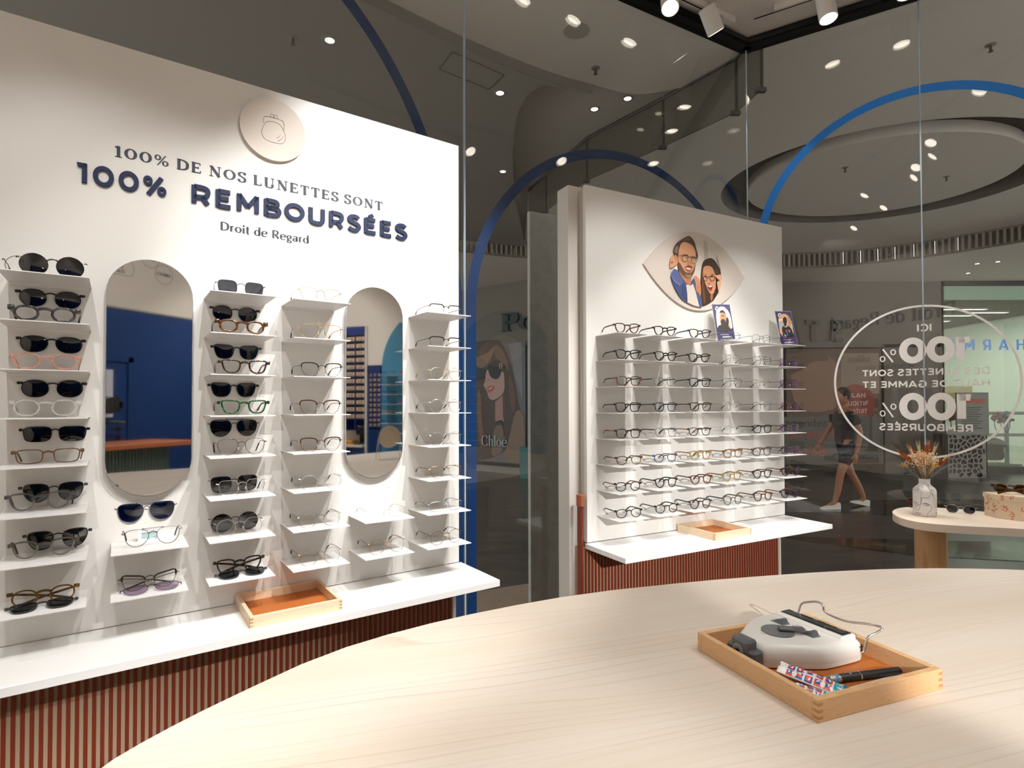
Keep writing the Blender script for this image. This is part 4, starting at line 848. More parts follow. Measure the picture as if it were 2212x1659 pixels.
ledge(P2, 1.428, 2.735, -.605, .272, 'white ledge under the panel with the eye-shaped plaque')
ribbed_base(P1, -.265, 1.022, -.6095, 'red-brown ribbed base below the long left ledge')
rb2 = ribbed_base(P2, 1.425, 2.700, -.627, 'red-brown ribbed base below the right-hand ledge')
MB().box(1.409, 1.419, -.002, .03, -H, -.445).build('edge_strip', SLAT, rb2, Matrix.Identity(4), smooth=0)
MB().box(1.403, 1.421, -.008, .03, -.445, -.395, ch=.002).build('strip_cap', flat('#b0603a', .5), rb2, Matrix.Identity(4), smooth=0)
# square post that carries the right panel
po = MB().box(1.395, 1.500, .070, .160, -H, .975, ch=.002).build('support_post', flat('#dcd7d0', .5), None, P2, smooth=0)
tag(po, 'tall white square post behind the left edge of the right panel', 'post')
# printed and raised lettering of the left panel
I4 = Matrix.Identity(4)
o = serif_mb('100% DE NOS LUNETTES SONT', -.012, .745, .6665, .0285, .0012, thick=.22, thin=.075, track=.16).build('printed_line', DECKMAT, lp, I4, smooth=0)
o['label'] = 'dark serif lettering line, 100% DE NOS LUNETTES SONT'
o = sans_mb('100%', -.091, .108, .579, .0505, .007, w=.20, track=.16).build('raised_letters', NAVYL, lp, I4, smooth=0); o['label'] = 'navy raised letters, 100%'
o = sans_mb('REMBOURSÉES', .168, .835, .578, .0505, .007, w=.20, track=.16).build('raised_letters', NAVYL, lp, I4, smooth=0); o['label'] = 'navy raised letters, REMBOURSÉES'
o = serif_mb('Droit de Regard', .243, .498, .5125, .0245, .0012, thick=.20, thin=.06, track=.07, serif=False).build('printed_name', DECKMAT, lp, I4, smooth=0)
o['label'] = 'dark lettering line, Droit de Regard'
# round plaque with a purse line drawing
PL = thing('plaque', 'round cream plaque with a purse drawing above the refund lettering', 'plaque', P1)
MB().prism(ell(.388, .8445, .0955, .0955, 72), -.011, 0).build('disc', flat('#e4d9ce', .5), PL, I4, smooth=30)
m = MB(); LN = flat('#6b4a3c', .6); cx, cz = .388, .8445
def line(pts, w=.0006, closed=False, k=2):
    p = chaikin([(cx + a, cz + b) for a, b in pts], k, closed)
    m.tube([(a, -.0113, b) for a, b in p], w, 4, closed=closed)
line([(-.030, .012), (-.030, .030), (-.022, .036), (.022, .036), (.030, .030), (.030, .006)])
line([(-.022, .018), (-.008, .024), (.012, .024), (.022, .016), (.030, .002), (.036, -.016), (.030, -.034), (.018, -.040), (-.018, -.040), (-.032, -.030), (-.036, -.012), (-.028, .008)], closed=True)
line(ell(-.005, .041, .0055, .0055, 12), closed=True, k=1); line(ell(.006, .041, .0055, .0055, 12), closed=True, k=1)
line([(.008, -.024), (.015, -.020), (.019, -.012)]); line([(.012, -.032), (.022, -.026), (.027, -.014)])
m.build('purse_drawing', LN, PL, I4, smooth=0)
# pill-shaped wall mirrors
def pill_mirror(uc, z0, z1, r, label):
    t = thing('wall_mirror', label, 'mirror', P1)
    MB().prism(oblong(uc, z0 - .002, z1 - .002, r - .004), -.016, 0).build('mount', flat('#d5d2cd', .4), t, I4, smooth=30)
    MB().ring(oblong(uc, z0, z1, r - .0022), oblong(uc, z0, z1, r), -.0215, -.015).build('rim', flat('#b9bcbd', .15, .6), t, I4, smooth=30)
    MB().prism(oblong(uc, z0 + .001, z1 - .001, r - .0015), -.0205, -.016).build('mirror_glass', MIRROR, t, I4, smooth=0)
pill_mirror(.0735, -.247, .395, .1005, 'pill-shaped mirror reflecting a blue wall, between the first two shelf columns')
pill_mirror(.7105, -.247, .394, .1005, 'pill-shaped mirror reflecting box shelving, near the right end of the left panel')
# eye-shaped plaque of the right panel
EY = thing('plaque', 'eye-shaped cream plaque with a portrait of two people in glasses', 'plaque', P2)
def eye_outline(c, z, a, b, n=26):
    p = []
    for i in range(n): s = -1 + 2 * i / n; p.append((c + a * s, z + b * (1 - abs(s) ** 2.0) ))
    for i in range(n): s = 1 - 2 * i / n; p.append((c + a * s, z - b * (1 - abs(s) ** 2.0)))
    return p
MB().prism(eye_outline(2.096, .646, .338, .192), -.010, 0).build('board', flat('#d9cdc2', .55), EY, I4, smooth=0)
# little white shelves
SHW, SHD = .165, .155
ORD = ['top', 'second', 'third', 'fourth', 'fifth', 'sixth', 'seventh', 'bottom']
NTH = ['first', 'second', 'third', 'fourth', 'fifth', 'sixth']
P1U = [-.2226 + .2126 * k for k in range(6)]; P1Z = [.306 - .1121 * r for r in range(8)]
P2U = [1.490 + .2111 * k for k in range(6)]; P2Z = [.297 - .1124 * r for r in range(8)]
shelf_mesh = None
def add_shelf(fr, u, z, label, group):
    global shelf_mesh
    if shelf_mesh is None:
        m = MB()
        m.box(0, SHW, -SHD, 0, -.0022, 0).box(.004, SHW - .004, -.004, -.0004, -.010, -.0022)
        a = m.build('display_shelf', WHITE2, None, I4, smooth=0); shelf_mesh = a.data; bpy.data.objects.remove(a)
    o = bpy.data.objects.new('display_shelf', shelf_mesh); COL.objects.link(o); o.matrix_world = fr @ T(u, 0, z)
    return tag(o, label, 'shelf', group)
COLN1 = ['leftmost column', 'column under the tall left mirror', 'column right of the blue-reflecting mirror', 'column left of the smaller mirror', 'column under the second mirror', 'rightmost column']
for k in range(6):
    for r in range(8):
        if k in (1, 4) and r < 6: continue
        pos = ORD[r] if k not in (1, 4) else ('upper' if r == 6 else 'lower')
        add_shelf(P1, P1U[k], P1Z[r], f'{pos} small white shelf, {COLN1[k]} of the refund panel', 'small shelves of the left panel')
for k in range(6):
    for r in range(8):
        add_shelf(P2, P2U[k], P2Z[r], f'{ORD[r]} small white shelf, {NTH[k]} column of the panel with the eye plaque', 'small shelves of the right panel')
# ------------------------------------------------------------------ eyewear
SHAPES = {
 'round': ell(0, 0, .5, .5, 24),
 'panto': [(-.42, .48), (.40, .50), (.52, .30), (.46, -.10), (.26, -.46), (-.10, -.54), (-.40, -.36), (-.52, .05)],
 'hex': [(-.34, .50), (.34, .50), (.54, .10), (.36, -.50), (-.30, -.50), (-.54, .08)],
 'oct': [(-.28, .52), (.28, .52), (.53, .20), (.50, -.22), (.24, -.52), (-.26, -.52), (-.52, -.22), (-.52, .22)],
 'rect': [(-.50, .50), (0, .54), (.53, .50), (.50, -.10), (.40, -.48), (-.10, -.52), (-.44, -.44), (-.52, 0)],
 'square': [(-.46, .50), (0, .53), (.50, .50), (.54, .10), (.44, -.46), (0, -.54), (-.42, -.48), (-.53, 0)],
 'wayf': [(-.44, .46), (0, .50), (.52, .52), (.52, .15), (.36, -.44), (0, -.54), (-.36, -.44), (-.52, .05)],
 'aviator': [(-.42, .44), (0, .50), (.48, .46), (.56, .16), (.44, -.34), (.12, -.56), (-.26, -.46), (-.52, -.02)],
 'cat': [(-.44, .36), (0, .46), (.54, .58), (.54, .20), (.36, -.42), (0, -.54), (-.38, -.42), (-.52, 0)],
 'oval': ell(0, 0, .5, .46, 24),
}
OUTL = {}
def outline(shape, n=36):
    if shape not in OUTL:
        p = SHAPES[shape]
        if len(p) < 20: p = chaikin(p, 2 if shape in ('hex', 'oct') else 3)
        xs = [q[0] for q in p]; zs = [q[1] for q in p]
        cx, cz, sx, sz = (min(xs) + max(xs)) / 2, (min(zs) + max(zs)) / 2, max(xs) - min(xs), max(zs) - min(zs)
        OUTL[shape] = resample([((a - cx) / sx, (b - cz) / sz) for a, b in p], n)
    return OUTL[shape]
# style: shape, lens width, lens height, bridge, rim thickness, rim depth, metal?
ST = {
 'acet_panto': dict(s='panto', w=.0475, h=.0425, b=.021, t=.0040, d=.0045),
 'acet_round': dict(s='oct', w=.0475, h=.0405, b=.022, t=.0042, d=.0045),
 'acet_wayf': dict(s='wayf', w=.049, h=.039, b=.019, t=.0042, d=.0045),
 'acet_hex': dict(s='hex', w=.050, h=.038, b=.019, t=.0033, d=.0035),
 'acet_rect': dict(s='rect', w=.052, h=.035, b=.018, t=.0028, d=.0035),
 'acet_oct': dict(s='oct', w=.049, h=.040, b=.021, t=.0036, d=.0035),
 'acet_square': dict(s='square', w=.048, h=.041, b=.020, t=.0036, d=.0035),
 'bold': dict(s='oct', w=.048, h=.037, b=.021, t=.0055, d=.005),
 'wire_round': dict(s='round', w=.047, h=.045, b=.021, t=.0011, d=.0014, wire=1),
 'wire_panto': dict(s='panto', w=.049, h=.042, b=.020, t=.0012, d=.0015, wire=1),
 'wire_oval': dict(s='oval', w=.048, h=.042, b=.022, t=.0011, d=.0014, wire=1),
 'wire_avi': dict(s='aviator', w=.052, h=.045, b=.017, t=.0013, d=.0015, wire=1, dbl=1),
 'wire_square': dict(s='square', w=.049, h=.042, b=.020, t=.0012, d=.0015, wire=1),
 'wire_rect': dict(s='rect', w=.053, h=.034, b=.017, t=.0011, d=.0014, wire=1),
 'wire_hex': dict(s='oct', w=.049, h=.042, b=.020, t=.0012, d=.0015, wire=1),
 'half_panto': dict(s='panto', w=.050, h=.041, b=.019, t=.0012, d=.0015, wire=1, brow=1),
 'half_rect': dict(s='rect', w=.053, h=.034, b=.017, t=.0008, d=.0012, wire=1, brow=1),
 'half_cat': dict(s='cat', w=.052, h=.041, b=.018, t=.0011, d=.0014, wire=1, brow=1),
 'clear_rimless': dict(s='rect', w=.052, h=.034, b=.018, t=.0009, d=.0012, wire=1),
}
def eyewear(name, label, cat, group, fr, u, out, z, style, fm, lm, mode='open', tm=None, yaw=0.0, L=None, scale=1.0, tip=None, tilt=0.0, lift=0.0):
    s = ST[style]; w, h, b, t, d = s['w'] * scale, s['h'] * scale, s['b'] * scale, s['t'], s['d']
    wire = s.get('wire'); tm = tm or fm
    clip = mode in ('clip', 'flat')
    if clip: w, h, b = w * 1.09, h * 1.10, b * .74
    M = fr @ T(u, -out, z + lift) @ RZ(yaw)
    if mode == 'flat': M = M @ RX(-78)
    elif tilt: M = M @ RX(tilt)
    root = thing(name, label, cat, M, group)
    zc = h / 2 + t; xc = b / 2 + w / 2; o0 = outline(s['s'])
    half = [(q[0] * w, q[1] * h) for q in o0]
    hx, hz = xc + w / 2 + t, zc + h * .26          # hinge
    def edge_x(z, side):                           # where the lens outline crosses height z (from the lens centre)
        best = None
        for i in range(len(half)):
            a_, b_ = half[i], half[(i + 1) % len(half)]
            if (a_[1] - z) * (b_[1] - z) <= 0 and a_[1] != b_[1]:
                x_ = a_[0] + (b_[0] - a_[0]) * (z - a_[1]) / (b_[1] - a_[1])
                if best is None or x_ * side > best * side: best = x_
        return best if best is not None else side * w / 2
    mb = MB()
    curve = lambda x: 0.9 * x * x                  # gentle face wrap (metres)
    for sd in (1, -1):
        inn = [(sd * (xc + q[0]), zc + q[1]) for q in half]
        if sd < 0: inn.reverse()
        outl = offset(inn, t) if not clip or wire else offset(inn, max(.0008, t * .45))
        mid = [((a[0] + c[0]) / 2, (a[1] + c[1]) / 2) for a, c in zip(inn, outl)]
        if wire:
            mb.tube([(p[0], curve(p[0]), p[1]) for p in mid], [t * .62] * len(mid), 6, closed=True)
            if s.get('brow'):
                top = [p for p in mid if p[1] > zc + h * .12]; top.sort(key=lambda p: p[0])
                mb.tube([(p[0], curve(p[0]) - .0002, p[1] + .0006) for p in top], .0021, 6, flat=.7)
        else:
            n = len(inn); V = []; e = min(.0009, t * .3)
            inset = offset(inn, e); outset = offset(inn, (t if not clip else max(.0008, t * .45)) - e)
            prof = [(inn, d - e), (inn, e), (inset, 0), (outset, 0), (outl, e), (outl, d - e), (outset, d), (inset, d)]
            for a, yy in prof: V += [(p[0], curve(p[0]) + yy, p[1]) for p in a]
            Fc = []
            for q in range(8):
                for i in range(n):
                    j = (i + 1) % n; r2 = (q + 1) % 8; Fc.append((q * n + i, q * n + j, r2 * n + j, r2 * n + i))
            mb.add(V, Fc)
        # end piece
        if wire: mb.tube([(sd * (hx - .001), curve(hx), hz), (sd * (hx + .004), curve(hx) + .001, hz + .001), (sd * (hx + .005), curve(hx) + .006, hz)], .0012, 6)
        else:
            kk = .0035 if clip else max(.0045, t * 1.1)
            xe = xc + edge_x(h * .31, 1); xa, xb = sorted((sd * (xe + t * .2), sd * (hx + .0045)))
            mb.box(xa, xb, curve(hx) + .0002, curve(hx) + d + .001, hz + h * .05 - kk, hz + h * .05 + kk, ch=.0012)
    # bridge
    zr = h * (.27 if not wire else .22); zb = zc + zr - (.0012 if not wire else 0); bb = xc + edge_x(zr, -1) - t * (.15 if not wire else .5)
    arc = [(x, curve(x) + (d * .5 if not wire else 0) - (.0015 if wire else 0) * (1 - (x / bb) ** 2), zb + (.0045 if wire else .003) * (1 - (x / bb) ** 2)) for x in [bb * (-1 + 2 * i / 8) for i in range(9)]]
    mb.tube(arc, .0011 if wire else (t * .55 + .0008 if not clip else .0017), 8, flat=1.0 if wire else 1.25, up=(0, 0, 1) if False else None)
    if s.get('dbl') :
        x2 = b / 2 + w * .30; zt = zc + h * .5
        mb.tube([(x, curve(x) - .0008, zt + .0004) for x in [x2 * (-1 + 2 * i / 6) for i in range(7)]], .0011 if wire else .0018, 6)
    mb.build('front_frame', fm, root, I4, smooth=50)
    # lenses
    for sd in (1, -1):
        p = [(sd * (xc + q[0] * 1.005), zc + q[1] * 1.005) for q in half]; n = len(p); yy = d * .45 if not wire else 0.0
        V = [(sd * xc, curve(xc) + yy - .0014, zc)] + [(q[0] * .5 + sd * xc * .5, curve((q[0] + sd * xc) / 2) + yy - .0010, q[1] * .5 + zc * .5) for q in p] + [(q[0], curve(q[0]) + yy, q[1]) for q in p]
        Fc = [(0, 1 + i, 1 + (i + 1) % n) for i in range(n)] + [(1 + i, 1 + n + i, 1 + n + (i + 1) % n, 1 + (i + 1) % n) for i in range(n)]
        m2 = MB().add(V, Fc)
        if sd > 0: m2.f = [tuple(reversed(f)) for f in m2.f]
        m2.build('lens', lm, root, I4, smooth=60, fix=False)
    if clip: return root
    if wire:
        for sd in (1, -1):
            m3 = MB().ball((sd * (b / 2 - .001), .006, zc - h * .10), .0035, sc=(.45, .6, 1.3), seg=8, rings=5)
            m3.tube([(sd * (b / 2 + .0005), .0008, zc - h * .02), (sd * (b / 2 + .0005), .005, zc + h * .0), (sd * (b / 2 - .001), .006, zc - h * .06)], .0005, 5)
            m3.build('nose_pad', LENS if False else crystal('#e8e4dc', .6), root, I4, smooth=60)
    # temples
    L = L or min(.142, out - .006 + .02)
    for sd in (1, -1):
        x0, y0 = sd * (hx + .003), curve(hx) + (.006 if wire else d)
        if mode == 'open':
            zt = hz + h * .03; drop = max(.004, zt - .002)
            pts = [(x0, y0, zt), (x0, L * .35, zt), (x0 - sd * .002, L * .68, zt - .001), (x0 - sd * .004, L * .78, zt - drop * .22), (x0 - sd * .007, L * .90, zt - drop * .62), (x0 - sd * .009, L, zt - drop + .002)]
        else:
            s2 = .006 if sd > 0 else .013
            pts = [(x0, y0, hz), (x0 - sd * .004, y0 + s2, hz - .001), (x0 - sd * .045, y0 + s2 + .002, hz * .72), (x0 - sd * .085, y0 + s2 + .002, hz * .42), (-sd * hx * .78, y0 + s2 + .004, .0035)]
        pts = chaikin(pts, 2, False); n = len(pts)
        if wire:
            k = .62; r_ = [.0010 if i < n * k else .0010 + .0010 * min(1, (i - n * k) / (n * .1)) for i in range(n)]
            mtube = MB().tube(pts, r_, 6)
            tp = MB().tube(pts[int(n * .62):], [.0019] * (n - int(n * .62)), 6)
            ob = MB().tube(pts[:int(n * .66)], .0010, 6).build('temple', tm, root, I4, smooth=60)
            tp.build('temple_tip', tip or DARK, ob, I4, smooth=60)
        else:
            hgt = max(.0026, t * .75); r_ = [hgt * (1.0 if i < n * .6 else 1.15) for i in range(n)]
            MB().tube(pts, r_, 8, flat=.45, up=(0, 0, 1)).build('temple', tm, root, I4, smooth=50)
    return root
BLK = flat('#111113', .28); GREYD = flat('#2e3033', .3); BRWM = flat('#4a3325', .3, .6); GOLD = flat('#c9a877', .22, 1.0); ROSE = flat('#c79a86', .25, 1.0); SILV = flat('#c4c2bd', .2, 1.0); GUNM = flat('#4a4642', .28, .9); BRON = flat('#8a6642', .28, .9)
PINK = crystal('#d99483', .62); CLEARC = crystal('#d9d6d2', .38); GREYC = crystal('#5b5a5a', .66); OLIVC = crystal('#6b6657', .72); CLEARG = crystal('#8d8780', .6)
BROWNR = flat('#5e3c28', .25); AMBERB = mottled('honey_horn', [(0.3, '#4a2f12'), (0.6, '#7d5420'), (0.8, '#a37634')], 40, .2, stretch=(1, 1, 4))
NAVYB = flat('#23456b', .25); OLIVE = flat('#8a7642', .25); REDB = flat('#55281d', .22); CLIPL = glassy('#232427', .03, .5, 1.6); 
G1P = 'glasses and clip-on lenses of the left panel'; G2P = 'glasses on the right panel'
c1 = lambda k: P1U[k] + SHW / 2
def e1(nm, look, k, r, x, out, style, fm, lm, mode='open', lift=0.0, cat=None, **kw):
    """x: offset of the bridge from the middle of its shelf"""
    where = {0: f'on the {ORD[r]} shelf of the leftmost column', 1: f"on the {'upper' if r == 6 else 'lower'} shelf under the blue-reflecting mirror", 2: f'on the {ORD[r]} shelf right of the blue-reflecting mirror', 3: f'on the {ORD[r]} shelf left of the smaller mirror', 4: f"on the {'upper' if r == 6 else 'lower'} shelf under the smaller mirror", 5: f'on the {ORD[r]} shelf of the left panel, rightmost column'}[k]
    if mode == 'clip' and lift > 0: where = 'above' + where[2:]
    eyewear(nm, f'{look} {where}', cat or ('clip-on lenses' if mode in ('clip', 'flat') else 'glasses'), G1P, P1, c1(k) + x, out, P1Z[r], style, fm, lm, mode, lift=lift, **kw)
CO = 'clip_on_lenses'
# leftmost column
e1('glasses', 'thin black wire round glasses', 0, 0, -.020, .085, 'wire_round', BLK, LENS, lift=.0, L=.075)
e1(CO, 'dark round clip-on lenses leaning', 0, 0, .010, .110, 'wire_round', BLK, CLIPL, 'clip', scale=1.02)
e1(CO, 'black bold clip-on lenses', 0, 1, .000, .006, 'acet_oct', BLK, CLIPL, 'clip', lift=.049)
e1('glasses', 'chunky smoky grey horn glasses', 0, 1, -.003, .100, 'bold', SMOKY, LENS, L=.09)
e1(CO, 'black hexagonal clip-on lenses', 0, 2, .003, .006, 'acet_hex', BLK, CLIPL, 'clip', lift=.047)
e1('glasses', 'pink crystal hexagonal glasses', 0, 2, .000, .098, 'acet_hex', PINK, LENS, L=.09)
e1(CO, 'black keyhole clip-on lenses', 0, 3, .006, .006, 'acet_oct', BLK, CLIPL, 'clip', lift=.046)
e1('glasses', 'clear crystal glasses', 0, 3, .000, .098, 'acet_oct', CLEARC, LENS, L=.09)
e1(CO, 'black rectangular clip-on lenses', 0, 4, .012, .006, 'acet_rect', BLK, CLIPL, 'clip', lift=.047)
e1('glasses', 'slim brown rectangular glasses', 0, 4, .006, .098, 'acet_rect', BROWNR, LENS, L=.09)
e1(CO, 'dark rounded propped clip-on lenses', 0, 5, .012, .030, 'acet_panto', SMOKY, CLIPL, 'clip', lift=.010)
e1('glasses', 'grey crystal rounded glasses', 0, 5, -.008, .085, 'acet_panto', GREYC, LENS, L=.07, tm=SMOKY)
e1(CO, 'dark grey propped clip-on lenses', 0, 6, .022, .040, 'acet_panto', GREYD, CLIPL, 'clip', lift=.006)
e1('glasses', 'greenish grey crystal glasses with dark temples', 0, 6, .000, .095, 'acet_panto', OLIVC, LENS, L=.08, tm=TORTD)
e1('glasses', 'folded honey brown angular glasses', 0, 7, .000, .090, 'acet_oct', AMBERB, LENS, 'fold')
e1(CO, 'dark clip-on lenses lying flat', 0, 7, -.002, .135, 'acet_panto', GREYD, LENSG, 'flat', lift=.004)
# under the first mirror
eyewear(CO, 'blue aviator clip-on lenses on the wall just under the blue-reflecting mirror', 'clip-on lenses', G1P, P1, .068, .006, -.318, 'wire_avi', flat('#3b3a44', .3), LENSB, 'clip', scale=1.04)
e1('glasses', 'thin dark aviator glasses', 1, 6, .006, .095, 'wire_avi', BLK, LENS, L=.09)
e1('glasses', 'folded half-rim glasses', 1, 7, .000, .090, 'half_cat', GUNM, LENS, 'fold')
e1(CO, 'purple clip-on lenses lying flat', 1, 7, .004, .135, 'wire_panto', DARK, LENSV, 'flat', lift=.004)
# third column
e1('glasses', 'thin black square glasses with grey clip-on', 2, 0, .000, .095, 'wire_square', BLK, LENSG, L=.09)
e1(CO, 'matte black chunky clip-on lenses', 2, 1, .000, .006, 'acet_round', BLK, CLIPL, 'clip', lift=.048)
e1('glasses', 'chunky amber tortoise glasses', 2, 1, .000, .118, 'bold', TORTA, LENS, tm=TORTD)
e1(CO, 'dark gradient clip-on lenses', 2, 2, .004, .006, 'acet_wayf', BLK, CLIPL, 'clip', lift=.048)
e1('glasses', 'brown tortoise square glasses', 2, 2, .006, .125, 'acet_wayf', TORT, LENS)
e1(CO, 'dark square clip-on lenses', 2, 3, -.003, .006, 'acet_wayf', BLK, CLIPL, 'clip', lift=.048)
e1('glasses', 'green tortoise square glasses', 2, 3, .005, .125, 'acet_wayf', GREENT, LENS, tm=TORTD)
e1(CO, 'black aviator clip-on lenses', 2, 4, -.002, .006, 'wire_avi', BLK, CLIPL, 'clip', lift=.047)
e1('glasses', 'thin brown aviator glasses', 2, 4, .002, .105, 'wire_avi', BRWM, LENS, L=.10)
e1(CO, 'black square clip-on lenses standing', 2, 5, -.006, .045, 'wire_square', BLK, CLIPL, 'clip', lift=.002)
e1('glasses', 'thin silver square glasses', 2, 5, .006, .095, 'wire_square', SILV, LENS, L=.075)
e1(CO, 'black round clip-on lenses standing', 2, 6, -.004, .045, 'wire_round', BLK, CLIPL, 'clip', lift=.002, scale=1.03)
e1('glasses', 'thin silver round glasses', 2, 6, .000, .095, 'wire_round', SILV, LENS, L=.075)
e1('glasses', 'folded tortoise rounded glasses', 2, 7, .002, .085, 'acet_panto', TORT, LENS, 'fold')
e1(CO, 'dark rounded clip-on lenses lying flat', 2, 7, .006, .130, 'acet_panto', GREYD, LENSG, 'flat', lift=.004)
# fourth column
for r, (look, sty, fm, tp) in enumerate([('thin gold aviator glasses', 'wire_panto', GOLD, TORT), ('thin gold double-bridge glasses', 'wire_avi', GOLD, TORT), ('slim black metal glasses', 'half_panto', GUNM, DARK), ('slim brown metal glasses', 'half_panto', BRWM, DARK), ('slim dark bronze metal glasses', 'half_panto', flat('#5a4234', .3, .7), DARK), ('thin silver oval glasses', 'wire_oval', SILV, DARK), ('thin silver oval glasses with black tips', 'wire_oval', flat('#8f8b86', .22, .9), BLK), ('thin silver and gold round glasses', 'wire_round', flat('#a08b70', .22, 1.0), DARK)]):
    e1('glasses', look, 3, r, .002 + .002 * (r % 3), .122, sty, fm, LENS, tip=tp)
e1('glasses', 'pale rimless glasses', 4, 6, .004, .115, 'clear_rimless', flat('#d8cfc6', .25, .6), LENS, tip=flat('#cfc6bd', .4))
e1('glasses', 'thin gold round glasses', 4, 7, .004, .118, 'wire_round', BRON, LENS, tip=DARK)
# sixth column
for r, (look, sty, fm, tp) in enumerate([('black and blue half-rim rectangular glasses', 'half_rect', GUNM, flat('#2c3556', .4)), ('black half-rim rectangular glasses', 'half_rect', BLK, BLK), ('thin pale gold angular glasses', 'wire_hex', flat('#dcc8a4', .22, 1.0), flat('#b3a37f', .4)), ('silver round glasses with black tips', 'wire_round', SILV, BLK), ('thin steel round glasses', 'wire_round', flat('#a9a8a6', .2, 1.0), BLK), ('thin bronze round glasses', 'wire_panto', BRON, TORTD), ('thin steel blue rectangular glasses', 'wire_rect', flat('#8f9aa8', .25, .9), flat('#5d6878', .4)), ('bronze and tortoise round glasses', 'wire_round', flat('#5c4028', .3, .7), TORT)]):
    e1('glasses', look, 5, r, .004, .120, sty, fm, LENS, tip=tp)
# right panel, row by row
R2 = [
 [('brown tortoise rounded', 'acet_panto', TORTA, TORT, LENS), ('black rounded', 'acet_panto', BLK, BLK, LENS), ('charcoal rounded', 'acet_panto', GREYD, GREYD, LENS), ('thin dark wire', 'wire_hex', GUNM, None, LENS), ('thin black wire angular', 'wire_hex', BLK, None, LENS), ('thin dark double-bridge', 'wire_avi', GUNM, None, LENSV)],
 [('black rounded', 'acet_panto', BLK, BLK, LENS), ('black glasses with amber temples, rounded', 'acet_panto', TORTD, TORTA, LENS), ('dark brown tortoise', 'acet_panto', TORT, TORT, LENS), ('thin gold wire', 'wire_avi', GOLD, None, LENS), ('thin black double-bridge', 'wire_avi', BLK, None, LENS), ('purple-tinted black wire', 'wire_square', BLK, None, LENSV)],
 [('chestnut brown square', 'acet_square', BROWNR, TORT, LENS), ('grey crystal square', 'acet_square', CLEARG, GREYD, LENS), ('matte black square', 'acet_square', BLK, BLK, LENS), ('thin black aviator', 'wire_avi', GUNM, None, LENS), ('thin brown aviator', 'wire_panto', BRON, None, LENS), ('purple-tinted thin aviator', 'wire_avi', BLK, None, LENSV)],
 [('glossy black square', 'acet_square', BLK, BLK, LENS), ('navy black square', 'acet_square', flat('#1c2436', .3), BLK, LENS), ('spotted tortoise square', 'acet_square', TORT, TORTA, LENS), ('rose gold wire', 'wire_avi', ROSE, None, LENS), ('thin black square wire', 'wire_square', BLK, None, LENS), ('purple-tinted gold wire square', 'wire_square', BRON, None, LENSV)],
 [('brown tortoise boxy', 'acet_square', TORT, None, LENS), ('clear grey boxy', 'acet_square', CLEARG, TORTD, LENS), ('black angular', 'acet_hex', BLK, None, LENS), ('silver wire double-bridge', 'wire_avi', SILV, None, LENS), ('black boxy', 'acet_square', BLK, BLK, LENS), ('smoky clear boxy', 'acet_square', GREYC, None, LENSV)],
 [('amber brown angular', 'acet_hex', TORTA, None, LENS), ('translucent blue angular', 'acet_hex', NAVYB, None, LENS), ('olive gold rounded', 'acet_panto', OLIVE, None, LENS), ('brown and gold boxy', 'acet_square', AMBERB, None, LENS), ('dark grey boxy', 'acet_square', GREYD, None, LENS), ('smoky grey tinted boxy', 'acet_square', GREYC, None, LENSV)],
 [('black angular round', 'acet_oct', BLK, None, LENS), ('black round-lens', 'acet_panto', BLK, BLK, LENS), ('reddish brown round-lens', 'acet_panto', REDB, REDB, LENS), ('mustard olive round-lens', 'acet_panto', OLIVE, None, LENS), ('black small round', 'acet_panto', BLK, None, LENS), ('brown tortoise round tinted', 'acet_panto', TORT, None, LENSV)],
 [('black hexagonal thick-temple', 'acet_hex', BLK, BLK, LENS), ('black squarish thick-temple', 'acet_oct', BLK, BLK, LENS), ('charcoal round-lens', 'acet_panto', GREYD, GREYD, LENS), ('grey crystal round-lens', 'acet_panto', GREYC, GREYD, LENS), ('amber tortoise thick-temple', 'acet_panto', TORTA, TORTA, LENS), ('black round tinted', 'acet_panto', BLK, None, LENSV)],
]
for r in range(8):
    for k in range(6):
        look, sty, fm, tm, lm = R2[r][k]
        tm_ = tm or (BRON if not ST[sty].get('wire') else fm)
        nn = look if 'glasses' in look else look + ' glasses'
        eyewear('glasses', f'{nn} on the {ORD[r]} shelf of the right panel, {NTH[k]} column', 'glasses', G2P, P2, P2U[k] + SHW / 2 + (-.004 + .003 * ((r + k) % 3)), .122, P2Z[r], sty, fm, lm, 'open', tm=tm_, yaw=-6 + ((r * 5 + k * 3) % 5 - 2) * 1.5, scale=1.0)
# ------------------------------------------------------------------ the big pebble table and what stands on it
TOPZ = H - .5
TP = [(-.573, .66), (-.567, .787), (-.539, .862), (-.490, .956), (-.376, 1.138), (-.232, 1.264), (-.05, 1.379), (.19, 1.496), (.511, 1.591), (.742, 1.644), (.93, 1.68), (1.154, 1.709), (1.33, 1.712), (1.527, 1.694), (1.80, 1.64), (2.3, 1.42), (2.75, 1.05), (3.12, .55), (3.30, .10), (3.23, -.23), (2.84, -.36), (2.54, -.44), (2.0, -.62), (1.6, -.78), (1.215, -.93), (.95, -1.12), (.75, -1.22), (.4, -1.20), (.0, -.9), (-.35, -.4), (-.52, .1), (-.57, .42)]
tb = thing('table', 'large pale maple pebble-shaped table in the foreground', 'table', T(0, 0, TOPZ))
pts = chaikin(TP, 1)
m = MB(); n = len(pts)
o_in = offset(pts, -.003)
rings = [(o_in, 0.0), (pts, -.003), (pts, -.032), (o_in, -.036)]
V = [Vector((p[0], p[1], z)) for r_, z in rings for p in r_]
Fc = []
for q in range(3):
    for i in range(n): j = (i + 1) % n; Fc.append((q * n + i, (q + 1) * n + i, (q + 1) * n + j, q * n + j))
tri = tessellate_polygon([[Vector((p[0], p[1], 0)) for p in o_in]])
Fc += [tuple(t) for t in tri] + [tuple(3 * n + i for i in reversed(t)) for t in tri]
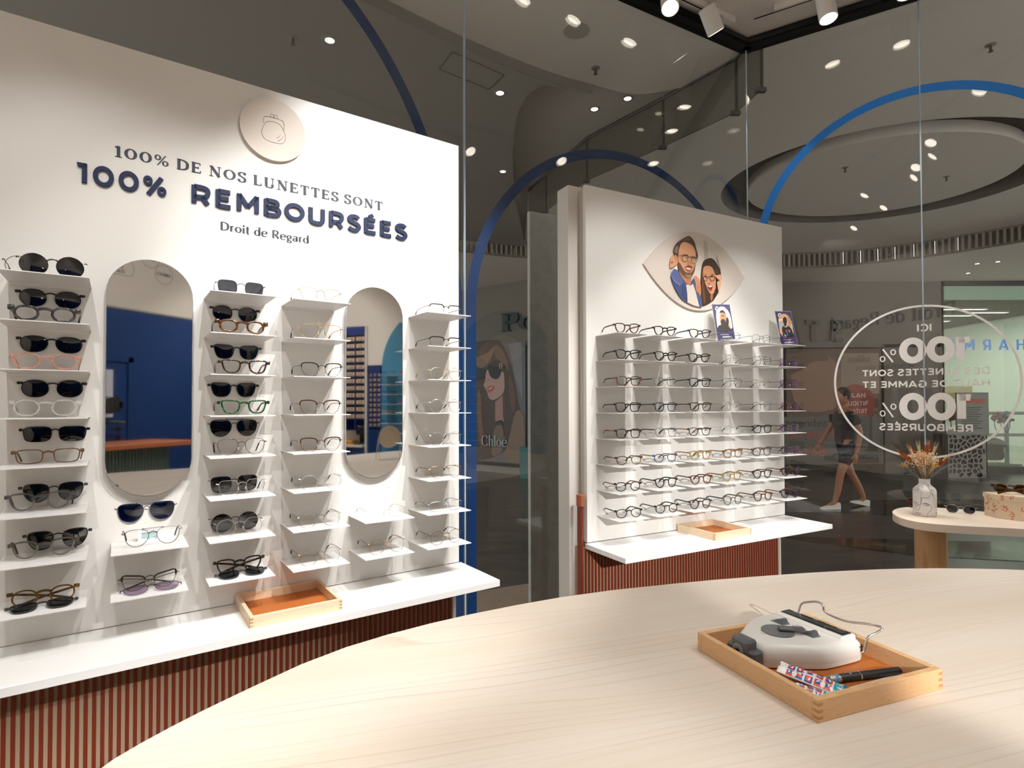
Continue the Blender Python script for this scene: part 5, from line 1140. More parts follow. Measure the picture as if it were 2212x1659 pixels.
m.add(V, Fc).build('tabletop', TABLEW, tb, I4, smooth=30)
for (x, y) in ((.35, .25), (2.2, .5)):
    m = MB().prism(ell(x, y, .26, .20, 40), -TOPZ, -.036, axis='z').build('pedestal', LEGW, tb, I4, smooth=40)

def tray(M, w, d, h, wall, label, mat):
    t = thing('tray', label, 'tray', M)
    MB().box(wall * .6, w - wall * .6, wall * .6, d - wall * .6, .0015, .0065).build('leather_base', TANL, t, I4, smooth=0)
    for nm, b in (('front', (0, w, 0, wall)), ('back', (0, w, d - wall, d)), ('left', (0, wall, wall, d - wall)), ('right', (w - wall, w, wall, d - wall))):
        MB().box(b[0], b[1], b[2], b[3], 0, h, ch=.0008).build('side', mat, t, I4, smooth=0)
    # finger joints in the corners
    jm = flat('#b98550', .5)
    m = MB()
    for cx_ in (0, w):
        for k in range(3):
            z = h * (.14 + .29 * k); sx = -.0002 if cx_ == 0 else .0002
            m.box(cx_ - .0001 + min(sx, 0), cx_ + .0001 + max(sx, 0), .0008, wall * .8, z, z + h * .13)
            m.box(min(cx_, cx_ + (wall * .8 if cx_ == 0 else -wall * .8)), max(cx_, cx_ + (wall * .8 if cx_ == 0 else -wall * .8)), -.0003, .0003, z, z + h * .13)
    m.build('corner_joints', jm, t, I4, smooth=0)
    return t
TM = T(.4773, .8897, TOPZ) @ RZ(20.9)
tray(TM, .292, .284, .036, .012, 'square beech tray with an optical instrument on the pebble table', BEECH)
# pupil distance meter
PM = TM @ T(.030, .190, .0067) @ RZ(4)
pm = thing('pupil_meter', 'white handheld optical instrument with grey dials lying in the square tray', 'optical instrument', PM)
IVO = flat('#dcd9d2', .35); GRY = flat('#6a6c6f', .4); GRYD = flat('#55575a', .42)
def body_outline(g=0.0):
    h_ = [(.012 - g, -.030 - g), (.050, -.051 - g), (.092, -.075 - g), (.112, -.084 - g), (.124, -.087 - g), (.165, -.089 - g), (.204, -.090 - g), (.217 + g, -.086 - g), (.222 + g, -.076), (.223 + g, -.03)]
    p = h_ + [(x, -y) for x, y in reversed(h_)]
    return p
def loft(rings, close=True):
    n = len(rings[0]); V = [v for r_ in rings for v in r_]; Fc = []
    for q in range(len(rings) - 1):
        for i in range(n): j = (i + 1) % n; Fc.append((q * n + i, q * n + j, (q + 1) * n + j, (q + 1) * n + i))
    if close: Fc.append(tuple(reversed(range(n)))); Fc.append(tuple(range((len(rings) - 1) * n, len(rings) * n)))
    return V, Fc
rr = []
for g, z, tilt in ((-.006, 0, 0), (-.001, .003, 0), (0, .010, 0)):
    rr.append([Vector((x, y, z)) for x, y in chaikin(body_outline(g), 1)])
V, Fc = loft(rr); MB().add(V, Fc).build('lower_shell', IVO, pm, T(0, 0, 0), smooth=40)
rr = []
for g, z in ((-.0006, .0102), (-.0002, .0112), (0, .024), (-.002, .032), (-.008, .038), (-.016, .041)):
    rr.append([Vector((x, y, z + (.006 * (1 - x / .22) if z > .02 else 0))) for x, y in chaikin(body_outline(g), 1)])
V, Fc = loft(rr); MB().add(V, Fc).build('upper_shell', IVO, pm, I4, smooth=40)
# raised window bar with a dark slot
MB().box(.174, .216, -.076, .076, .034, .0465, ch=.003).build('window_bar', IVO, pm, I4, smooth=0)
wd = MB().box(.184, .211, -.070, .070, .0466, .0474, ch=.0003).build('scale_window', flat('#1b1c1d', .15), pm, I4, smooth=0)
MB().box(.190, .203, -.064, .064, .0475, .0478).build('glass_slot', flat('#3b3f40', .06), wd, I4, smooth=0)
m = MB()
for nm, yy in (('RIGHT', .044), ('PD', -.004), ('LEFT', -.056)):
    k = MB(); text_mb(nm, 0, .006 + .0022 * len(nm), 0, .0030, 0, mb=k)
    MM = T(.1965, yy + .010, .0480) @ RZ(-90) @ RX(-90) @ RX(0)
    m.add([MM @ Vector((v[0], 0, v[2])) if False else Vector((.2050 + v[2], yy + .012 - v[0], .0481)) for v in k.v], k.f)
m.build('scale_text', flat('#d8d8d4', .5), wd, I4, smooth=0)
# dial with a lever
dl = MB().prism(ell(.092, 0, .030, .030, 40), .040, .0475, axis='z').build('dial', GRY, pm, I4, smooth=30)
MB().box(.092, .142, -.007, .007, .0475, .0560, ch=.003, M=T(.092, 0, 0) @ RZ(-38) @ T(-.092, 0, 0)).build('dial_lever', GRYD, dl, I4, smooth=0)
m = MB()
for k in range(6): m.box(.120 + .0032 * k, .1215 + .0032 * k, -.0072, .0072, .0555, .0567, M=T(.092, 0, 0) @ RZ(-38) @ T(-.092, 0, 0))
m.build('lever_ridges', GRY, dl, I4, smooth=0)
for yy in (-.034, .034):
    s = MB().box(.128, .152, yy - .016, yy + .016, .0395, .0445, ch=.002).build('slider', GRY, pm, I4, smooth=0)
    vs = [Vector((.130, yy - .012, .0445)), Vector((.150, yy - .012, .0445)), Vector((.150, yy + .008, .0445)), Vector((.130, yy + .008, .0445)), Vector((.133, yy - .010, .0530)), Vector((.147, yy - .010, .0530)), Vector((.147, yy - .004, .0530)), Vector((.133, yy - .004, .0530))]
    MB().add(vs, [(0, 1, 2, 3), (4, 5, 6, 7), (0, 1, 5, 4), (1, 2, 6, 5), (2, 3, 7, 6), (3, 0, 4, 7)]).build('slider_grip', GRYD, s, I4, smooth=0)
ep = MB().box(-.010, .018, -.033, .033, .001, .034, ch=.004).box(-.012, .016, -.020, .020, .012, .050, ch=.004).build('eyepiece', GRYD, pm, I4, smooth=0)
MB().lathe([(.013, 0), (.013, .003), (.010, .005), (.0045, .004), (.0045, .001)], 28, M=T(-.011, 0, .028) @ RY(-90)).build('eyepiece_ring', GRY, ep, I4, smooth=40)
MB().lathe([(.0042, 0), (.0042, .0042)], 20, M=T(-.0112, 0, .028) @ RY(-90)).build('eyepiece_hole', BLACK, ep, I4, smooth=40)
MB().tube(chaikin([(.214, .058, .022), (.222, .054, .050), (.225, .052, .064), (.225, .032, .073), (.225, .012, .080), (.225, -.001, .077), (.229, .002, .060), (.240, -.038, .053), (.246, -.070, .060), (.250, -.092, .063), (.254, -.106, .062), (.240, -.096, .050), (.226, -.090, .044), (.220, -.089, .018), (.214, -.086, .016)], 2, False), .0022, 10).build('forehead_wire', STEEL, pm, I4, smooth=60)
m = MB().ball((.208, -.0905, .033), .0016, seg=8, rings=5); m.box(.2068, .2092, -.0912, -.0898, .0245, .0312); m.box(.2045, .2115, -.0912, -.0898, .0285, .0300)
m.box(.2066, .2077, -.0912, -.0898, .0195, .0250); m.box(.2083, .2094, -.0912, -.0898, .0195, .0250)
m.build('figure_mark', BLACK, pm, T(0, -.0005, 0), smooth=0)
m = MB(); k = MB(); text_mb('DIST', 0, .010, 0, .003, 0, mb=k); m.add([Vector((.052 + v[2], .006 - v[0], .0469)) for v in k.v], k.f)
k = MB(); text_mb('FRONT MEAS', 0, .024, 0, .0028, 0, mb=k); m.add([Vector((.157 + v[2], .012 - v[0], .0430)) for v in k.v], k.f)
m.build('small_marks', flat('#3c3c3c', .5), pm, I4, smooth=0)
# laser pointer pen
PN = TM @ T(.1057, .0776, .0137) @ RZ(-8.5)
pn = thing('laser_pen', 'black pen-shaped pointer with a steel tip in the square tray', 'pen', PN)
BX = RY(90)
MB().lathe([(.0066, .030), (.0070, .031), (.0070, .080), (.0070, .1555), (.0062, .158)], 24, M=BX).build('barrel', flat('#161616', .45), pn, I4, smooth=40)
MB().lathe([(.0045, 0), (.0064, .0015), (.0064, .007), (.0060, .008), (.0060, .011), (.0068, .012), (.0068, .030)], 24, M=BX).build('steel_tip', STEEL, pn, I4, smooth=40)
MB().lathe([(.00705, .019), (.00705, .025)], 24, M=BX).build('blue_label', flat('#3f93c9', .4), pn, I4, smooth=40)
MB().lathe([(.00715, .070), (.00715, .0725)], 24, M=BX).build('chrome_band', CHROME, pn, I4, smooth=40)
MB().ball((.052, -.0015, .0068), .0024, sc=(1, 1, .5)).build('button', CHROME, pn, I4, smooth=50)
# white ruler
RU = TM @ T(.118, .0170, .0067) @ RZ(1.5)
ru = thing('ruler', 'white plastic ruler along the front wall of the square tray', 'ruler', RU)
MB().box(0, .150, 0, .034, 0, .0022, ch=.0004).build('blade', flat('#eceae6', .35), ru, I4, smooth=0)
m = MB()
for k in range(57):
    L_ = .007 if k % 5 == 0 else .004
    m.box(.006 + .0025 * k, .0063 + .0025 * k, .033 - L_, .033, .0022, .00235)
m.build('scale_marks', flat('#5a5a5e', .5), ru, I4, smooth=0)
# two wrapped lens wipes
def sachet(M, w, l, label, seed):
    rnd = random.Random(seed)
    t = thing('lens_wipe', label, 'sachet', M, 'lens wipe sachets in the tray')
    zf = lambda u, v: .0015 + .0095 * math.sin(PI * min(1, max(0, u / w))) ** .8 * math.sin(PI * min(1, max(0, v / l))) ** .5 + .0016 * math.sin(u * 260 + seed) * math.sin(v * 130)
    nu, nv = 12, 26; V = []; Fc = []
    zig = lambda u, v: (.0018 if int(u / w * nu) % 2 else 0) * (1 if v >= l * .999 or v <= l * .001 else 0)
    for s_ in (1, -1):
        for j in range(nv + 1):
            for i in range(nu + 1):
                u, v = w * i / nu, l * j / nv
                V.append(Vector((u, v + (zig(u, v) if j in (0, nv) else 0), zf(u, v) if s_ > 0 else .0006)))
    q = (nu + 1) * (nv + 1)
    for j in range(nv):
        for i in range(nu):
            a = j * (nu + 1) + i; Fc.append((a, a + 1, a + nu + 2, a + nu + 1)); Fc.append((q + a, q + a + nu + 1, q + a + nu + 2, q + a + 1))
    for j in range(nv):
        a = j * (nu + 1); Fc.append((a, a + nu + 1, q + a + nu + 1, q + a)); a += nu; Fc.append((a, q + a, q + a + nu + 1, a + nu + 1))
    for i in range(nu):
        a = i; Fc.append((a, q + a, q + a + 1, a + 1)); a = nv * (nu + 1) + i; Fc.append((a, a + 1, q + a + 1, q + a))
    MB().add(V, Fc).build('wrapper', flat('#efece8', .3), t, I4, smooth=50)
    OR, BL, WH, TE = flat('#e2512a', .3), flat('#2257a4', .3), flat('#efece8', .3), flat('#2b9fb4', .3)
    pm_ = MB(); mats = [OR, BL, WH, TE, flat('#1760b4', .2)]
    def patch(pts, mi, lift):
        # drape a convex shape on the sachet
        c = (sum(p[0] for p in pts) / len(pts), sum(p[1] for p in pts) / len(pts)); k = len(pts)
        up = lambda p, e=0: Vector((p[0], p[1], zf(*p) + lift + e))
        ring1 = [((p[0] + c[0]) / 2, (p[1] + c[1]) / 2) for p in pts]
        V = [up(c)] + [up(p) for p in ring1] + [up(p) for p in pts]
        Fc = [(0, 1 + i, 1 + (i + 1) % k) for i in range(k)] + [(1 + i, 1 + k + i, 1 + k + (i + 1) % k, 1 + (i + 1) % k) for i in range(k)]
        pm_.add(V, Fc, mi)
    cell = w / 3
    for j in range(int(l * .76 / cell)):
        for i in range(3):
            x, y = cell * i + cell * .08, l * .24 + cell * j + cell * .08; s = cell * .80
            a, b = (0, 1) if rnd.random() < .5 else (1, 0)
            patch([(x, y), (x + s, y), (x + s, y + s), (x, y + s)], a, .0004)
            r0 = rnd.random()
            patch([(x + s * .25, y + s * .2), (x + s, y + s * .2), (x + s, y + s * .85), (x + s * .25, y + s * .85)], b, .0007)
            cx_, cy_ = x + s * .6, y + s * .5
            patch([(cx_ + s * .25 * math.cos(q_), cy_ + s * .25 * math.sin(q_)) for q_ in [r0 * 6 + PI * k / 6 for k in range(7)]], 2, .0010)
    for k in range(6):
        patch([(w * k / 6, l * .04), (w * (k + 1) / 6, l * .04), (w * (k + 1) / 6, l * .23), (w * k / 6, l * .23)], 3, .0005)
    patch([(w * .45, l * .0), (w * .98, l * .0), (w * .98, l * .10), (w * .6, l * .12)], 4, .0009)
    k = MB(); text_mb('ELIA', .004, w - .006, l * .12, .006, 0, mb=k)
    pm_.add([Vector((v[0], v[2], zf(v[0], v[2]) + .0011)) for v in k.v], k.f, 2)
    pm_.build('printed_pattern', mats, t, I4, smooth=40)
    return t
sachet(TM @ T(.090, .018, .0085) @ RZ(33) @ RX(9), .044, .112, 'upper patterned lens wipe sachet with a torn zigzag edge, nearest the instrument', 3)
sachet(TM @ T(.058, .0150, .0070) @ RZ(38) @ RX(3), .038, .088, 'lower patterned lens wipe sachet against the front corner of the square tray', 8)
# leather-lined trays on the ledges
tray(P1 @ T(.289, -.229, -.5875), .243, .222, .031, .010, 'beech tray lined with tan leather, on the long left ledge', BEECH2)
tray(P2 @ T(1.953, -.236, -.605), .236, .226, .033, .010, 'beech tray lined with tan leather, on the right-hand ledge', BEECH2)
# tester card on the shelf under the first mirror
tc = thing('tester_card', 'small white printed card propped behind the aviator glasses under the first mirror', 'card', P1 @ T(P1U[1] + .058, -.030, P1Z[6]) @ RX(-8))
MB().box(0, .052, 0, .0012, 0, .036).build('card', WHITE2, tc, I4, smooth=0)
printed('print', [('#a5c0c6', [(.008, .008), (.044, .008), (.044, .020), (.008, .020)], 0), ('#7ea7b3', [(.008, .008), (.030, .008), (.044, .014), (.044, .008)], 0), ('#9aa39b', [(.008, .020), (.044, .020), (.044, .024), (.008, .024)], 0)], tc, I4)
k = text_mb('POLARIZED TESTER', .008, .044, .028, .003, .0002, y=-.0002); k.build('lettering', flat('#5a5a5e', .5), tc, I4, smooth=0)
# portrait cards on the top shelves of the right panel
def portrait_card(M, layers, label):
    M = M @ Matrix.Diagonal((1.12, 1, 1.46, 1))
    t = thing('portrait_card', label, 'card', M, 'portrait cards on the right panel')
    MB().box(0, .083, .0002, .0030, 0, .135).build('card', flat('#e8e4df', .5), t, I4, smooth=0)
    printed('portrait_print', layers, t, I4, step=.0002)
portrait_card(P2 @ T(2.2931 - .148, -.090, P2Z[0]) @ RZ(-20) @ RX(-16), CARD_A, 'navy card showing a bearded person in a cap and fur hood, on a top shelf')
portrait_card(P2 @ T(2.7155 - .107, -.090, P2Z[0]) @ RZ(-20) @ RX(-16), CARD_B, 'navy card showing a person in a black sports shirt, right end of top row')
printed('portrait_print', PORTRAIT, EY, I4, step=.00012, y=-.0101)
# ------------------------------------------------------------------ pale display table in the window
WT = [(.105, 3.13), (.13, 2.98), (.20, 2.90), (.32, 2.905), (.54, 2.975), (.9, 3.02), (1.1, 3.08), (1.16, 3.22), (1.05, 3.33), (.75, 3.35), (.44, 3.345), (.27, 3.375), (.15, 3.29)]
def g2(u, n, z): return G2 @ Vector((u, n - 3.4293, z))
def flatslab(mb, pts, z0, z1):
    mb.prism([(u, n - 3.4293) for u, n in pts], z0, z1, axis='z'); return mb
wt = thing('display_table', 'pale two-tier wavy display table by the right window', 'table', G2)
flatslab(MB(), chaikin(WT, 3), -.532, -.500).build('tabletop', PALEW, wt, I4, smooth=30)
flatslab(MB(), chaikin([(u + .02, n + .02) for u, n in WT], 3), -.835, -.805).build('lower_shelf', PALEW, wt, I4, smooth=30)
for (u, n) in ((.252, 3.105), (.95, 3.19)):
    MB().prism(ell(u, n - 3.4293, .060, .060, 48), -.805, -.532, axis='z').prism(ell(u, n - 3.4293, .060, .060, 48), -H, -.835, axis='z').build('leg', LEGW, wt, I4, smooth=40)
# vase with a line drawing
VA = G2 @ T(.232, 3.105 - 3.4293, -.5) @ Matrix.Diagonal((.82, .82, 1, 1))
va = thing('vase', 'white vase with black line-drawn faces on the pale display table', 'vase', VA)
prof = [(.049, 0), (.0525, .003), (.0535, .02), (.0535, .105), (.052, .114), (.046, .123), (.034, .131), (.027, .138), (.0255, .145), (.0265, .160), (.0275, .163), (.0235, .162), (.022, .14), (.02, .02)]
MB().lathe(prof, 40).build('body', mottled('vase_glaze', [(.3, '#e6e1dc'), (.7, '#f0ece8')], 30, .45, bump=.1), va, I4, smooth=50)
def vr(z):
    for (a, b), (c, d) in zip(prof[1:], prof[2:10]):
        if b <= z <= d: return a + (c - a) * (z - b) / max(1e-6, d - b)
    return .0535
m = MB()
def vline(pts, k=2, w=.00055):   # pts: angle deg (0 = facing the room, + to the right), height
    P_ = chaikin(pts, k, False); q = []
    for a, z in P_:
        t = R(a - 90 - 2); r_ = vr(z) + .0003; q.append((r_ * math.cos(t), r_ * math.sin(t), z))
    m.tube(q, w, 4)
X = lambda x, z: (math.degrees(math.asin(max(-.99, min(.99, (x - 655) / 212)))), (1545 - z) / 662 * .163)
for s_ in ([(480, 1010), (540, 1050), (580, 1100), (605, 1130), (585, 1160), (580, 1210), (590, 1260), (570, 1290), (590, 1320), (540, 1350), (500, 1390), (495, 1430), (520, 1440), (545, 1440), (560, 1390), (580, 1320), (600, 1250), (585, 1210), (640, 1205), (700, 1215), (750, 1170), (760, 1110), (735, 1060), (740, 1010), (790, 975)],
           [(450, 1090), (500, 1065), (555, 1085), (520, 1110), (465, 1100), (480, 1080), (530, 1070)], [(450, 1060), (490, 1040), (545, 1065)],
           [(470, 1330), (490, 1300), (520, 1320), (500, 1345), (475, 1330)], [(455, 1310), (490, 1292), (530, 1320), (540, 1350), (480, 1365)],
           [(620, 1320), (660, 1300), (740, 1335), (690, 1350), (640, 1345), (620, 1320)], [(650, 1318), (690, 1312), (710, 1335), (670, 1335)],
           [(590, 1320), (640, 1295), (720, 1310), (775, 1360), (760, 1420), (700, 1470), (675, 1540)],
           [(490, 1500), (515, 1480), (540, 1490), (575, 1482), (580, 1500), (540, 1512), (490, 1500)],
           [(760, 1070), (790, 1050), (820, 1070), (790, 1090), (760, 1070)], [(775, 1110), (800, 1250), (810, 1350), (850, 1390)], [(775, 1110), (800, 1160), (830, 1220), (848, 1300), (840, 1325)], [(835, 1480), (850, 1460), (858, 1480)]):
    vline([X(*p) for p in s_])
m.build('line_drawing', flat('#2b2826', .6), va, I4, smooth=0)
# dried bouquet
bq = thing('dried_bouquet', 'dried bouquet of wheat, orange leaves and pale blossoms in the white vase', 'bouquet', G2 @ T(.232, 3.105 - 3.4293, -.342))
rb = random.Random(11)
def bent(az, lean, L_):     # a stem from the neck: azimuth (0 = to the right, -90 = to the room)
    a = R(az); ro = .010
    return [(ro * math.cos(a) * (1 + 0) * .6, ro * math.sin(a) * .6, -.05), (ro * math.cos(a), ro * math.sin(a), 0)] + [((ro + lean * t ** 1.25) * math.cos(a), (ro + lean * t ** 1.25) * math.sin(a), L_ * t) for t in (.3, .6, .85, 1.0)]
STRAW = flat('#a98d62', .7); STEMD = flat('#4c4233', .7); AMB = flat('#a8531a', .55); WHEAT = flat('#cdb287', .7); CREAMF = flat('#e6d5bb', .75); PEACH = flat('#e6b48c', .7); YEL = flat('#d9a53a', .6); GREYL = flat('#6d7476', .6)
def stem(path, mat, r_=.0009): MB().tube(chaikin(path, 1, False), r_, 5).build('stem', mat, bq, I4, smooth=60)
def leaf_mb(mb, p, d, up, L_, wd):
    d = Vector(d).normalized(); s = d.cross(Vector(up)).normalized(); nrm = s.cross(d)
    P_ = [Vector(p), Vector(p) + d * L_ * .35 + s * wd + nrm * .001, Vector(p) + d * L_, Vector(p) + d * L_ * .35 - s * wd + nrm * .001, Vector(p) + d * L_ * .4 - nrm * .0015]
    mb.add(P_ + [q + nrm * .0006 for q in P_], [(0, 1, 4), (1, 2, 4), (2, 3, 4), (3, 0, 4), (5, 9, 6), (6, 9, 7), (7, 9, 8), (8, 9, 5), (0, 5, 6, 1), (1, 6, 7, 2), (2, 7, 8, 3), (3, 8, 5, 0)])
for az, lean, L_ in ((178, .078, .118), (150, .045, .135), (40, .010, .158), (-12, .062, .088), (200, .060, .10)):
    p = bent(az, lean, L_); stem(p, STEMD); mb = MB(); a, b = Vector(p[-2]), Vector(p[-1]); d = (b - a).normalized()
    for k in range(7):
        q = a + (b - a) * (k / 6 * 1.15 - .6)
        for sd in (1, -1): leaf_mb(mb, q, d * .6 + Vector((sd * .8, -.25, .1)), (0, -1, .4), .020 - .001 * k, .0045)
    leaf_mb(mb, b, d, (0, -1, .3), .02, .004)
    mb.build('amber_leaf_spray', AMB, bq, I4, smooth=0)
for az, lean, L_ in ((120, .024, .145), (165, .040, .13), (60, .022, .15), (20, .034, .142), (-60, .03, .10), (-110, .035, .095), (5, .075, .105), (230, .045, .09)):
    p = bent(az, lean, L_); stem(p, STRAW); mb = MB(); a, b = Vector(p[-2]), Vector(p[-1]); d = (b - a).normalized()
    for k in range(9):
        q = b - d * .004 * k
        for sd in (0, 2.1, 4.2):
            o_ = Vector((math.cos(sd + k), math.sin(sd + k), 0)) * .0028; mb.ball(q + o_, .0024, seg=6, rings=4, sc=(1, 1, 1.5))
            mb.tube([q + o_, q + o_ * 3.2 + d * .030], [.0004, .0002], 4)
    mb.build('wheat_ear', WHEAT, bq, I4, smooth=60)
for i in range(58):
    az = rb.uniform(0, 360); lean = rb.uniform(.008, .062); L_ = .108 - lean * .62 + rb.uniform(-.012, .012); p = bent(az, lean, L_)
    if i % 2 == 0: stem(p, STRAW if i % 3 else STEMD)
    mb = MB(); c = Vector(p[-1]); mt = (CREAMF, PEACH, CREAMF, WHEAT, YEL, CREAMF, PEACH)[i % 7]
    for k in range(24):
        o_ = Vector((rb.gauss(0, .0075), rb.gauss(0, .0075), rb.gauss(0, .0075))); mb.ball(c + o_, rb.uniform(.0012, .0029), seg=6, rings=4)
    mb.build('blossom_head', mt, bq, I4, smooth=60)
for i in range(10):
    az = i * 36 + 12; p = bent(az, .030 + .02 * (i % 3), .075 - .01 * (i % 2)); mb = MB(); c = Vector(p[-1]); d = (Vector(p[-1]) - Vector(p[1])).normalized()
    for k in range(26):
        q = Vector(p[1]) + (c - Vector(p[1])) * (.35 + .65 * k / 26) ; w_ = .010 * math.sin(PI * (.15 + .8 * k / 26))
        an = k * 2.4; e = q + Vector((math.cos(an), math.sin(an), .9)) * w_; mb.tube([q, e], [.0005, .0009], 4)
    mb.build('grass_plume', (CREAMF, WHEAT, STRAW)[i % 3], bq, I4, smooth=60)
for az, lean, L_ in ((8, .100, .085), (-8, .085, .072), (184, .105, .070), (192, .080, .062), (-30, .06, .045), (215, .07, .03)):
    p = bent(az, lean, L_); p[-1] = (p[-1][0], p[-1][1], p[-1][2] - .008)
    MB().tube(chaikin(p, 2, False), [.0007 + .0015 * math.sin(PI * i / 23) for i in range(len(chaikin(p, 2, False)))], 5, flat=.4).build('grey_leaf', GREYL, bq, I4, smooth=60)
# things lying on the table
eyewear('sunglasses', 'thin metal sunglasses with grey lenses between the vase and the patterned box', 'sunglasses', 'sunglasses on the window table', G2, .372, 3.4293 - 3.225, -.499, 'wire_hex', SILV, LENSG, 'fold', yaw=-2, scale=.88, tilt=-8)
eyewear('sunglasses', 'reddish brown sunglasses half hidden behind the vase', 'sunglasses', 'sunglasses on the window table', G2, .238, 3.4293 - 3.305, -.499, 'acet_panto', REDB, LENSBR, 'fold', yaw=180)
BXP = [(.459, 3.262), (.490, 3.185), (.62, 3.135), (.73, 3.160), (.715, 3.255), (.58, 3.318)]
bx = thing('gift_box', 'cream six-sided lidded box printed with a rust landscape, on the display table', 'box', G2)
def toile(name):
    m_, t, b = new_mat(name); v = mapped(t, (1, 1, 1))
    n1 = t.nodes.new('ShaderNodeTexNoise'); n1.inputs['Scale'].default_value = 42; n1.inputs['Detail'].default_value = 1.5
    n2 = t.nodes.new('ShaderNodeTexNoise'); n2.inputs['Scale'].default_value = 160; n2.inputs['Detail'].default_value = 3
    for n_ in (n1, n2): t.links.new(v, n_.inputs['Vector'])
    r1 = ramp(t, n1.outputs['Fac'], [(.54, '#000000'), (.60, '#ffffff')]); r2 = ramp(t, n2.outputs['Fac'], [(.47, '#000000'), (.52, '#ffffff')])
    mu = t.nodes.new('ShaderNodeMixRGB'); mu.blend_type = 'MULTIPLY'; mu.inputs[0].default_value = 1
    t.links.new(r1.outputs[0], mu.inputs[1]); t.links.new(r2.outputs[0], mu.inputs[2])
    mx = t.nodes.new('ShaderNodeMixRGB'); mx.inputs[1].default_value = lin('#e2cdb0'); mx.inputs[2].default_value = lin('#bd7a50'); t.links.new(mu.outputs[0], mx.inputs[0])
    t.links.new(mx.outputs[0], b.inputs['Base Color']); b.inputs['Roughness'].default_value = .6; return m_
TOI = toile('printed_card')
flatslab(MB(), BXP, -.4995, -.4150).build('body', TOI, bx, I4, smooth=0)
cu, cn = sum(p[0] for p in BXP) / 6, sum(p[1] for p in BXP) / 6
flatslab(MB(), [(cu + (u - cu) * 1.03, cn + (n - cn) * 1.04) for u, n in BXP], -.4200, -.3990).build('lid', TOI, bx, I4, smooth=0)
eyewear('sunglasses', 'amber brown sunglasses with thick arms on top of the patterned box', 'sunglasses', 'sunglasses on the window table', G2, .545, 3.4293 - 3.245, -.3985, 'bold', TORTA, LENSBR, 'fold', yaw=186)
# lower tier
su = thing('succulent', 'small dark succulent in a clay pot on the lower tier of the display table', 'plant', G2 @ T(.405, 3.24 - 3.4293, -.805))
MB().lathe([(.016, 0), (.021, .018), (.022, .022), (.019, .022), (.018, .016)], 24).build('pot', flat('#b58a6c', .7), su, I4, smooth=40)
mb = MB()
for k in range(26):
    a = k * 2.399; t = k / 26; el = .25 + 1.2 * t; d = Vector((math.cos(a) * math.cos(el), math.sin(a) * math.cos(el), math.sin(el)))
    leaf_mb(mb, Vector((0, 0, .022 + .012 * t)) + Vector((d.x, d.y, 0)) * .004, d, (0, 0, 1), .030 - .012 * t, .0055)
mb.build('leaves', flat('#27302a', .45), su, I4, smooth=0)
cn_ = thing('candle_jar', 'round jar with a ribbed wooden band on the lower tier of the display table', 'jar', G2 @ T(.62, 3.12 - 3.4293, -.805))
MB().lathe([(.042, 0), (.045, .003), (.045, .012), (.044, .014)], 40).build('base', flat('#e4d5c4', .5), cn_, I4, smooth=40)
mb = MB().lathe([(.043, .014), (.043, .050), (.040, .052), (.010, .0525)], 40)
for k in range(40): a = 2 * PI * k / 40; mb.tube([(.0435 * math.cos(a), .0435 * math.sin(a), .015), (.0435 * math.cos(a), .0435 * math.sin(a), .050)], .0022, 6)
mb.build('ribbed_band', flat('#a87b45', .55), cn_, I4, smooth=40)
MB().tube([(0, 0, .052), (.001, 0, .060), (.004, 0, .066)], .0008, 5).build('wick', flat('#d9d2c6', .6), cn_, I4)
MBc = MB().lathe([(.0, 0), (.032, .001), (.036, .010), (.036, .020), (.030, .026), (.008, .028)], 28, M=G2 @ T(.53, 3.13 - 3.4293, -.805), sx=1.4, sy=.7)
o = MBc.build('glasses_case', flat('#8a4a2a', .5), None, I4, smooth=50); tag(o, 'brown leather glasses case on the lower tier beside the ribbed jar', 'glasses case')
# ------------------------------------------------------------------ the dim mall outside
MWALL = flat('#6a645e', .7); MCEIL = flat('#efe8de', .8); MDARK = flat('#55504a', .7); FASC = flat('#777269', .7)  # MCEIL is lightened to stand in for shop light on the near ceiling
MARB = mottled('grey_marble_floor', [(.25, '#403f3e'), (.5, '#575655'), (.62, '#656361'), (.75, '#464544')], 1.6, .28, stretch=(1.0, 3.2, 1), detail=7)
def tiled(m_):   # thin joints between the stone slabs
    t = m_.node_tree; b = t.nodes['Principled BSDF']; src = b.inputs['Base Color'].links[0].from_socket
    br = t.nodes.new('ShaderNodeTexBrick'); br.inputs['Scale'].default_value = 1.0; br.inputs['Mortar Size'].default_value = .004; br.inputs['Brick Width'].default_value = 1.2; br.inputs['Row Height'].default_value = .6
    br.inputs['Color1'].default_value = (1, 1, 1, 1); br.inputs['Color2'].default_value = (.86, .86, .86, 1); br.inputs['Mortar'].default_value = (.45, .45, .45, 1)
    t.links.new(mapped(t, (1, 1, 1), (0, 0, R(28))), br.inputs['Vector'])
    mu = t.nodes.new('ShaderNodeMixRGB'); mu.blend_type = 'MULTIPLY'; mu.inputs[0].default_value = 1
    t.links.new(src, mu.inputs[1]); t.links.new(br.outputs[0], mu.inputs[2]); t.links.new(mu.outputs[0], b.inputs['Base Color'])
tiled(MARB)
BLKM = mottled('dark_marble', [(.35, '#121212'), (.58, '#232322'), (.66, '#6a6864'), (.7, '#1c1c1b')], 2.2, .12, detail=8)
BEIGET = mottled('beige_stone', [(.3, '#9a8b7b'), (.7, '#aa9a89')], 6, .35)
struct(MB().box(-14, 18, -1, 22, -.10, -.004).build('floor_mall', MARB, None, I4, smooth=0))
struct(MB().prism([(-3.2, 3.3), (1.05, 5.33), (1.75, 4.4), (1.36, 3.24), (-.19, 2.40), (-3.2, .2)], -.004, .001, axis='z').build('floor_threshold', BEIGET, None, I4, smooth=0))
